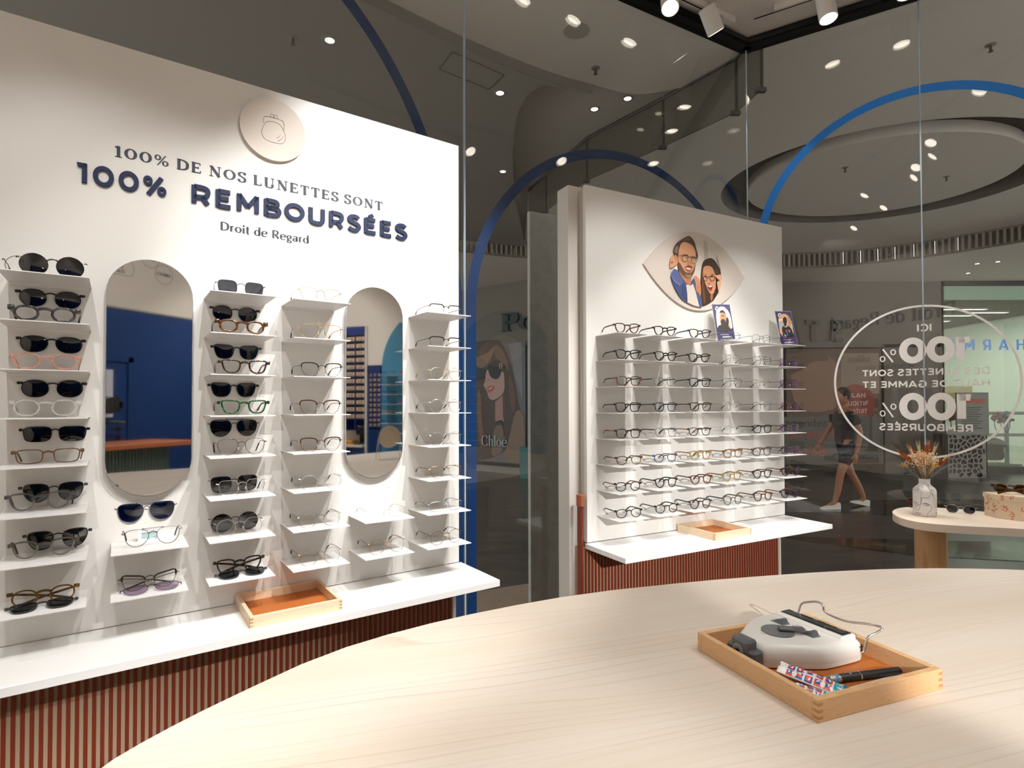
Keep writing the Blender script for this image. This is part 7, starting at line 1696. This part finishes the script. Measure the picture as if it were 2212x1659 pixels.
MB().ball((-.035, 0, 1.675), .112, seg=18, rings=12, sc=(.95, .80, 1.02)).build('hair', flat('#2a211c', .7), pe, I4, smooth=60)
for b0 in ((0, -.21, .81), (-.30, .21, .93)):    # hands: palm, four fingers and a thumb
    b0 = Vector(b0); mb = MB().ball(b0 + Vector((-.005, 0, -.045)), .042, sc=(.9, .42, 1.1), seg=10, rings=8)
    for k, (dx, L_) in enumerate(((-.028, .062), (-.010, .072), (.009, .068), (.026, .052))):
        mb.tube([b0 + Vector((dx, 0, -.075)), b0 + Vector((dx - .006, .004, -.075 - L_ * .5)), b0 + Vector((dx - .004, .016, -.075 - L_))], [.0092, .0085, .0068], 8)
    mb.tube([b0 + Vector((-.035, 0, -.030)), b0 + Vector((-.058, .006, -.060)), b0 + Vector((-.060, .012, -.085))], [.011, .0095, .008], 8)
    mb.build('hand', SKIN, body, I4, smooth=60)
def shoe(M):
    mb = MB(); prof = [(-.14, .0, .03), (-.10, .030, .045), (-.03, .040, .060), (.06, .036, .085), (.12, .034, .095), (.145, .02, .085)]
    rings = []
    for x, w_, h_ in prof:
        w_ = max(w_, .012); rings.append([Vector((x, w_ * math.cos(a), max(.012, .012 + (h_ - .012) * max(0, math.sin(a)) ** .7) if math.sin(a) > 0 else .012)) for a in [2 * PI * k / 14 for k in range(14)]])
    Vv, Ff = loft(rings); mb.add(Vv, Ff); s = mb.build('trainer', flat('#dcdad6', .6), pe, M, smooth=60)
    MB().prism(chaikin([(-.155, -.022), (-.10, -.042), (.10, -.040), (.15, -.025), (.15, .025), (.10, .040), (-.10, .042), (-.155, .022)], 2), 0, .022, axis='z').build('sole', flat('#eceae6', .6), s, I4, smooth=40)
shoe(T(-.32, -.10, .0)); shoe(T(.27, .10, .020) @ RY(12))
# ------------------------------------------------------------------ the rest of the shop, seen in the mirrors and in the glass
PA = F(180, 2.56)     # back wall, u = -x
PB = F(-90, 3.83)     # right wall, u = -y
struct(MB().box(-3.83, -.15, -.02, 0, -H, .945).build('trim_blue_wall', BLUEW, None, PA, smooth=0))
struct(MB().box(-3.83, -.15, -.028, 0, .945, .962).build('trim_blue_cap', flat('#8d857b', .4), None, PA, smooth=0))
dr = thing('door_1', None, None, PA); struct(dr)
MB().box(-1.86, -1.00, -.030, -.0205, -H, .42).build('leaf', BLUEW, dr, I4, smooth=0)
MB().box(-1.915, -1.865, -.045, -.0205, -H, .47).box(-.995, -.945, -.045, -.0205, -H, .47).box(-1.915, -.945, -.045, -.0205, .42, .47).build('frame', BLUEW, dr, I4, smooth=0)
MB().lathe([(.024, 0), (.024, .008)], 20, M=T(-1.775, -.030, -.23) @ RX(90)).tube([(-1.775, -.038, -.23), (-1.775, -.075, -.23), (-1.66, -.080, -.23)], .009, 8).lathe([(.024, 0), (.024, .008)], 20, M=T(-1.775, -.030, -.32) @ RX(90)).build('handle', BLACK, dr, I4, smooth=40)
o = MB().box(-1.71, -1.64, -.052, -.0305, -.12, .34, ch=.003).build('door_push_plate', flat('#b9b6c0', .4), None, PA, smooth=0); tag(o, 'pale upright plate on the dark blue door', 'plate')
# outlined brand roundels painted on the wall above
INK = flat('#2b2a2c', .6)
def roundel(outline_pts, texts, label):
    t = thing('wall_logo', label, 'wall sign', PA, 'outlined logos above the blue wall')
    inn = offset(outline_pts, -.004); MB().ring(inn, outline_pts, -.0012, -.0002).build('outline', INK, t, I4, smooth=0)
    k = MB()
    for s_, x0, x1, z, h_ in texts: text_mb(s_, x0, x1, z, h_, .001, y=-.0002, bold=.02, mb=k)
    k.build('lettering', INK, t, I4, smooth=0)
roundel(ell(-2.272, 1.384, .103, .103, 48), [('AMINCI', -2.352, -2.190, 1.366, .036)], 'round outlined logo reading AMINCI on the cream wall, seen in the left mirror')
roundel(ell(-2.115, 1.53, .105, .105, 48), [('Loire', -2.17, -2.05, 1.50, .03)], 'round outlined logo with fine lines above AMINCI, seen in the left mirror')
roundel(resample([(-1.944 + a, 1.285 + b) for a, b in [(0, .09), (.0, .05), (.03, 0), (.07, 0), (.45, 0), (.50, .03), (.52, .09), (.50, .15), (.45, .18), (.07, .18), (.02, .15)]], 60), [('Septembre', -1.835, -1.50, 1.346, .03), ('Zéro Reste', -1.855, -1.52, 1.308, .028)], 'wide outlined logo with two text lines, at the left mirror edge')
roundel(ell(-2.75, 1.46, .16, .11, 48), [('KUJTEN', -2.86, -2.64, 1.44, .04)], 'wide oval outlined logo farthest along the cream wall')
roundel(ell(-2.50, 1.62, .12, .12, 48), [('BLET', -2.57, -2.43, 1.60, .04)], 'round outlined logo high on the cream wall')
# dark sign letters on the cream wall, mirrored in the right window
o = serif_mb('Droit de Regard', .35, 2.06, 1.13, .19, .02, thick=.15, thin=.05, track=.07, serif=False).build('shop_sign', flat('#4a4948', .5), None, PA, smooth=0)
tag(o, 'dark shop-name sign letters on the back wall, mirrored in the right window', 'sign')
# a third display panel under that sign
bp = thing('eyewear_display', 'cream eyewear panel on the back wall below the shop-name sign', 'display panel', PA)
MB().box(.55, 1.95, -.04, -.0005, -.60, .92).build('board', flat('#d5c9bc', .5), bp, I4, smooth=0)
k = MB(); text_mb('MONTURE OFFERTE', .85, 1.65, .48, .055, .002, y=-.0405, bold=.03, mb=k); text_mb('SUR LES VERRES DE LUNETTES', .85, 1.65, .40, .035, .002, y=-.0405, mb=k); k.build('lettering', DECKMAT, bp, I4, smooth=0)
tag(MB().box(.52, 1.98, -.28, -.0005, -.622, -.601).build('ledge', LEDGE, None, PA, smooth=0), 'white ledge under the back wall panel', 'ledge')
for r in range(6):
    for k in range(5):
        add_shelf(PA @ T(0, -.04, 0), .62 + .26 * k, .20 - .125 * r, f'{ORD[r]} shelf, {NTH[k]} column of the back wall panel', 'small shelves of the back wall panel')
ribbed_base(PA @ T(0, -.10, 0), .55, 1.95, -.623, 'ribbed base under the back wall panel')
# reception counter
rc = thing('reception_counter', 'reception counter with an orange-brown top and dark green ribbed front', 'counter', WORLD)
MB().box(.45, 2.10, -2.48, -1.89, -.392, -.350, ch=.003).build('counter_top', flat('#a9603a', .4), rc, I4, smooth=0)
MB().box(.50, 1.86, -2.44, -1.95, -H, -.392).build('body', flat('#3f4a42', .4), rc, I4, smooth=0)
m = MB()
for k in range(45): m.tube([(.515 + .030 * k, -1.945, -H), (.515 + .030 * k, -1.945, -.393)], .014, 8)
m.build('ribs', flat('#4b574e', .3), rc, I4, smooth=60)
# box shelving on the right wall
def shelving(name, u0, u1, z0, z1, label, cols, rows, bw, bh, pitch, first_z, depth=.30, doors=0):
    # recessed into the wall: the fronts lie in the wall face
    t = thing(name, label, 'shelving', PB)
    NB = flat('#1b2f6a', .45); m = MB().box(u0, u1, depth, depth + .01, z0, z1)
    m.box(u0, u0 + .02, 0, depth, z0, z1).box(u1 - .02, u1, 0, depth, z0, z1).box(u0, u1, 0, depth, z1 - .10, z1)
    m.build('carcass', NB, t, I4, smooth=0)
    for c in range(1, len(cols)):
        x = (cols[c - 1] + cols[c]) / 2; MB().box(x - .009, x + .009, .001, depth, z0 + .02, z1 - .1).build('divider', NB, t, I4, smooth=0)
    for r in range(rows):
        z = first_z - pitch * r; MB().box(u0 + .02, u1 - .02, .001, depth, z - .014, z - .002).build('shelf_board', NB, t, I4, smooth=0)
    for r in range(rows):
        for c, x in enumerate(cols):
            z = first_z - pitch * r - .002
            b = thing('storage_box', f"pale wood box, {['first','second','third','fourth','fifth','sixth','seventh','eighth','ninth','tenth','eleventh','twelfth','thirteenth'][r]} row, {NTH[c]} stack of the {label.split(' ')[0]} shelving unit", 'storage box', PB @ T(x, .010, z), f'storage boxes of the {label.split(" ")[0]} shelving unit')
            MB().box(-bw / 2, bw / 2, 0, .22, 0, bh).build('body', flat('#d9b58c', .6), b, I4, smooth=0)
            MB().box(-bw * .24, bw * .24, -.004, 0, bh * .25, bh * .75).build('label_holder', flat('#26241f', .4), b, I4, smooth=0)
            MB().box(-bw * .16, bw * .16, -.0055, -.004, bh * .36, bh * .64).build('label', flat('#cfc8bc', .6), b, I4, smooth=0)
shelving('box_shelving', 1.105, 1.56, -.34, .96, 'wide dark blue box shelving unit beside the cream post', [1.19, 1.33, 1.47], 12, .115, .048, .0875, .790)
tag(MB().box(1.075, 1.103, -.02, .30, -H, .960).build('end_panel', flat('#d3ccc3', .5), None, PB, smooth=0), 'cream upright panel between the two shelving units', 'panel')
shelving('box_shelving', .875, 1.073, -.31, .475, 'narrow dark blue box shelving unit beside the teal arch', [.915, .975, 1.035], 12, .053, .034, .0615, .405)
tag(MB().box(.88, 1.073, .003, .30, -H, -.315).box(.976, .979, .0, .003, -H, -.32).build('base_cabinet', BLUEW, None, PB, smooth=0), 'low dark blue cabinet under the narrow box shelving', 'cabinet')
tag(MB().box(1.105, 1.9, -.05, .30, -H, -.53).build('base_cabinet', BLUEW, None, PB, smooth=0), 'dark blue cabinet under the coffee machine', 'cabinet')
tag(MB().box(1.105, 1.9, -.07, .30, -.529, -.500, ch=.002).build('worktop', PALEW, None, PB, smooth=0), 'pale wooden worktop carrying the coffee machine', 'worktop')
cf = thing('coffee_machine', 'black capsule coffee machine on the pale worktop', 'coffee machine', PB @ T(1.20, .10, -.4995))
MB().box(-.06, .06, -.02, .14, 0, .20, ch=.015).build('body', flat('#141416', .25), cf, I4, smooth=0)
MB().box(-.045, .045, -.12, -.02, .12, .20, ch=.02).build('brew_head', flat('#141416', .2), cf, I4, smooth=0)
MB().box(-.05, .05, -.13, -.02, 0, .022, ch=.004).build('drip_tray', flat('#2b2b2d', .4), cf, I4, smooth=0)
MB().tube([(-.035, -.04, .20), (-.035, -.09, .225), (.035, -.09, .225), (.035, -.04, .20)], .006, 8).build('lever', CHROME, cf, I4, smooth=60)
ct = thing('wooden_crate', 'small wooden crate beside the coffee machine', 'crate', PB @ T(1.37, .03, -.4995))
MB().box(-.09, .09, -.06, .06, 0, .05).build('body', flat('#c08a3f', .6), ct, I4, smooth=0)
MB().box(-.095, .095, -.065, -.06, .03, .05).build('rail', flat('#d9a85f', .6), ct, I4, smooth=0)
# teal arch panel with its own shelves and bright glasses
ap = thing('arch_display', 'teal arch-shaped panel carrying small shelves on the right wall', 'panel', PB)
MB().prism([(.86, -.60)] + [(.11 + .75 * math.cos(t), .42 + .75 * math.sin(t)) for t in [PI * i / 30 for i in range(31)]] + [(-.64, -.60)], -.022, -.0005).build('board', flat('#3f7f9c', .5), ap, I4, smooth=0)
cutp = [(.11 + (p[0] - 2.096), .66 + (p[1] - .646)) for p in eye_outline(2.096, .646, .36, .20)]
MB().prism(cutp, -.030, -.0225).build('eye_plaque', flat('#cfc6bc', .5), ap, I4, smooth=0)
BC = ['#2a5f9a', '#2a7a4a', '#243f8f', '#2f6fae', '#d9a07f', '#35609a', '#2a7a86']; RCc = ['#b8323a', '#8a4a52', '#3f7a4a', '#c8333a', '#4fae3a', '#a02f45', '#b84a7a']
for r in range(8):
    for k in range(2):
        z = .348 - .1155 * r; u = .80 - .24 * k
        o = add_shelf(PB @ T(0, -.022, 0), u - .165, z, f"{ORD[r]} shelf of the teal arch panel, {['outer', 'inner'][k]} column", 'shelves of the teal arch panel')
        if r < 7:
            c = BC[r] if k == 0 else RCc[r]
            eyewear('glasses', f"{['blue', 'dark green', 'navy', 'sky blue', 'peach', 'steel blue', 'teal'][r] if k == 0 else ['crimson', 'plum', 'forest green', 'bright red', 'lime green', 'wine red', 'magenta'][r]} glasses on the {ORD[r]} shelf of the teal arch panel", 'glasses', 'bright glasses on the teal arch panel', PB @ T(0, -.022, 0), u - .0825, .12, z, ('acet_panto', 'acet_rect', 'acet_wayf')[r % 3], flat(c, .3), LENS)
tag(MB().box(.28, 1.06, -.40, -.0005, -.640, -.615, ch=.002).build('ledge', flat('#5fa8cc', .4), None, PB, smooth=0), 'light blue ledge below the teal arch panel', 'ledge')
ribbed_base(PB @ T(0, -.10, 0), .32, .87, -.641, 'ribbed base below the light blue ledge')
# round standing mirror on the pebble table
rm = thing('table_mirror', 'round metal-framed mirror on a wire stand on the far end of the pebble table', 'mirror', T(2.36, .17, TOPZ) @ RZ(34.9))
Mr = T(0, 0, .205) @ RX(-96)
MB().lathe([(.094, -.006), (.102, -.006), (.104, 0), (.102, .006), (.094, .006)], 48, M=Mr).build('rim', flat('#b8a99a', .25, .9), rm, I4, smooth=40)
MB().lathe([(.0945, -.004), (.0945, .004)], 48, M=Mr).build('mirror_glass', flat('#dfe2e2', .03, 1.0), rm, I4, smooth=0)
m = MB()
for sx in (-1, 1): m.tube([(sx * .105, 0, .205), (sx * .115, .045, .003), (sx * .115, -.045, .003), (sx * .105, 0, .205)], .0025, 6)
m.tube([(-.115, .045, .003), (.115, .045, .003)], .0025, 6); m.build('wire_stand', CHROME, rm, I4, smooth=60)
# the photographer's camera on its column, standing on the table
ca = thing('photo_camera', 'black photo camera on a clamp column, mirrored in the left mirror', 'camera', T(0, 0, H))
CB = flat('#141415', .4); Y_ = RX(90)
MB().lathe([(.030, .030), (.042, .028), (.043, .036), (.040, .060), (.038, .115)], 40, M=Y_).build('lens_barrel', CB, ca, I4, smooth=40)
MB().lathe([(.0005, .0345), (.018, .036), (.029, .041), (.029, .043)], 32, M=Y_).build('front_glass', flat('#0a1414', .03, coat=1.0), ca, I4, smooth=60)
m = MB()
for sz, s0, s1 in ((1, 50, 130), (-1, 230, 310), (0, -25, 25), (0, 155, 205)):
    q = [R(a) for a in range(s0, s1 + 1, 8)]; Vv = []
    for r_, yy in ((.0415, -.028), (.0445, -.028), (.0445, -.016), (.0415, -.016)): Vv += [(r_ * math.cos(a), yy, r_ * math.sin(a)) for a in q]
    k = len(q); m.add(Vv, [(w_ * k + i, w_ * k + i + 1, ((w_ + 1) % 4) * k + i + 1, ((w_ + 1) % 4) * k + i) for w_ in range(4) for i in range(k - 1)])
m.build('lens_hood', CB, ca, I4, smooth=40)
MB().box(-.070, .070, -.175, -.115, -.050, .045, ch=.012).box(-.028, .028, -.170, -.118, .040, .068, ch=.012).box(-.085, -.045, -.185, -.105, -.050, .030, ch=.012).build('camera_body', CB, ca, I4, smooth=0)
cs = thing('camera_column', 'black tripod head and column clamped to the pebble table under the camera', 'tripod', T(0, -.145, TOPZ))
MB().lathe([(.060, 0), (.060, .012), (.020, .020), (.014, .03), (.014, .36)], 28).build('column', CB, cs, I4, smooth=40)
MB().lathe([(.026, .36), (.026, .372)], 28).build('red_ring', flat('#a8503a', .4), cs, I4, smooth=40)
MB().lathe([(.024, .372), (.024, .385)], 28).build('steel_ring', STEEL, cs, I4, smooth=40)
MB().lathe([(.022, .385), (.030, .40), (.024, .425), (.030, .435), (.030, .4475)], 28).tube([(0, 0, .405), (.06, .04, .405), (.10, .07, .40)], .010, 8).build('ball_head', CB, cs, I4, smooth=40)
MB().box(-.02, .05, -.02, .02, .012, .07).tube([(.05, 0, .04), (.085, 0, .04)], .006, 8).box(.08, .10, -.015, .015, .03, .06).build('clamp', CB, cs, I4, smooth=0)
# ------------------------------------------------------------------ track lights of the shop ceiling
LW = flat('#e8e4de', .4); GLOW = emit('#fff4e6', 14)
def track(fr, u0, u1, out, label):
    t = thing('light_track', label, 'light track', fr)
    MB().box(u0, u1, -out - .017, -out + .017, 2.046, 2.0755).build('rail', LW, t, I4, smooth=0)
    MB().box(u0 + .01, u1 - .10, -out - .004, -out + .004, 2.0455, 2.0475).build('slot', DARK, t, I4, smooth=0)
    MB().box(u1 - .09 if u1 > u0 else u1, u1, -out - .019, -out + .019, 2.040, 2.0757, ch=.002).build('end_feed', LW, t, I4, smooth=0)
    return t
def spotlight(fr, u, out, aim, watts, cone, label, z=1.985, col=(1, .987, .968), blend=.45):
    """cylinder head under the track, pointing at aim (world)"""
    p = fr @ Vector((u, -out, z)); aim = Vector(aim)
    q = (aim - p).to_track_quat('-Z', 'Y').to_matrix().to_4x4(); q.translation = p
    t = thing('spotlight', label, 'spotlight', q, 'track spotlights on the shop ceiling')
    MB().lathe([(.038, .062), (.043, .058), (.043, -.066), (.041, -.068), (.039, -.068), (.038, -.050), (.020, -.047)], 32).build('head', LW, t, I4, smooth=40)
    MB().lathe([(.0375, -.0640), (.0375, -.0635)], 32).build('lamp_face', GLOW, t, I4, smooth=0)
    iv = q.inverted(); top = iv @ Vector((p.x, p.y, H + 2.047)); a = Vector((.0, .0, .062))
    MB().tube([a - Vector((0, 0, .01)), top], .009, 10).build('bracket', LW, t, I4, smooth=60)
    d = bpy.data.lights.new('lamp', 'SPOT'); d.energy = watts; d.spot_size = R(cone); d.spot_blend = blend; d.color = col; d.shadow_soft_size = .008
    o = bpy.data.objects.new('lamp', d); COL.objects.link(o); o.parent = t; o.matrix_local = T(0, 0, -.075)
    return t
track(G1, .40, 2.50, .095, 'white ceiling track along the window behind the right panel')
track(G2, 1.60, -.365, .215, 'white ceiling track along the right window')
track(P1, -1.2, 1.75, 1.78, 'white ceiling track over the middle of the shop')
track(P2, .9, 3.0, 1.45, 'white ceiling track facing the right panel')
G1A = lambda u, out, z: tuple(G1 @ Vector((u, -out, z)))
spotlight(G1, 1.357, .125, (-.3, 1.2, .9), 12, 40, 'first spotlight of the window track, nearest the left panel')
spotlight(G1, 1.652, .125, (.1, 1.2, .9), 12, 40, 'second spotlight of the window track, above the right panel')
spotlight(G1, 2.010, .125, (.55, 1.5, .9), 12, 40, 'upright spotlight of the window track, cut by the top of the view')
spotlight(G1, 2.300, .125, (1.75, 3.35, 2.35), 10, 40, 'tilted spotlight at the end of the window track')
spotlight(G2, -.128, .215, (1.75, 2.42, 1.05), 55, 46, 'upright spotlight of the right window track, nearest the corner')
spotlight(G2, .200, .215, (1.95, 2.55, 1.05), 55, 46, 'spotlight of the right window track near the pane joint')
spotlight(G2, .75, .215, (2.1, 2.5, 1.05), 45, 46, 'spotlight at the right end of the right window track')
SP = ['first', 'second', 'third', 'fourth', 'fifth']
for i, (fr, p, a, w_, c) in enumerate(SHOP_SPOTS):
    nm = f'{SP[i] if i < 5 else SP[i - 5]} spotlight of the track ' + ('over the middle of the shop' if i < 5 else 'facing the right panel')
    spotlight(fr, p[0], p[1], at(fr, *a), w_, c, nm, z=p[2] + .02)
spotlight(WORLD, 1.2, 2.30, (.95, 2.72, H - .78), 700, 17, 'low hanging spotlight added near the back wall to light the right ribbed base', z=.92)  # invented lamp, kept out of the mirrors, that lights the right base
# recessed downlights over the table and the back of the room
for i, (x, y, w_, ax, ay, az, cone_) in enumerate([q + (110,) for q in SHOP_DOWN] + BASE_WASH):
    t = thing('downlight', 'recessed ceiling downlight of the shop', 'downlight', T(x, y, H + 2.076), 'recessed downlights of the shop')
    MB().lathe([(.052, -.004), (.060, -.002), (.060, .0), (.045, .0), (.045, -.003)], 32).build('rim', LW, t, I4, smooth=40)
    MB().lathe([(.044, -.0025), (.044, -.002)], 32).build('lamp_face', GLOW, t, I4, smooth=0)
    d = bpy.data.lights.new('lamp', 'SPOT'); d.energy = w_; d.spot_size = R(cone_); d.spot_blend = .8; d.color = (1, .985, .962); d.shadow_soft_size = .045
    o = bpy.data.objects.new('lamp', d); COL.objects.link(o); o.parent = t
    aim = Vector((ax, ay, az)); q = (aim - Vector((x, y, H + 2.06))).to_track_quat('-Z', 'Y').to_matrix().to_4x4(); q.translation = Vector((0, 0, -.012)); o.matrix_local = q
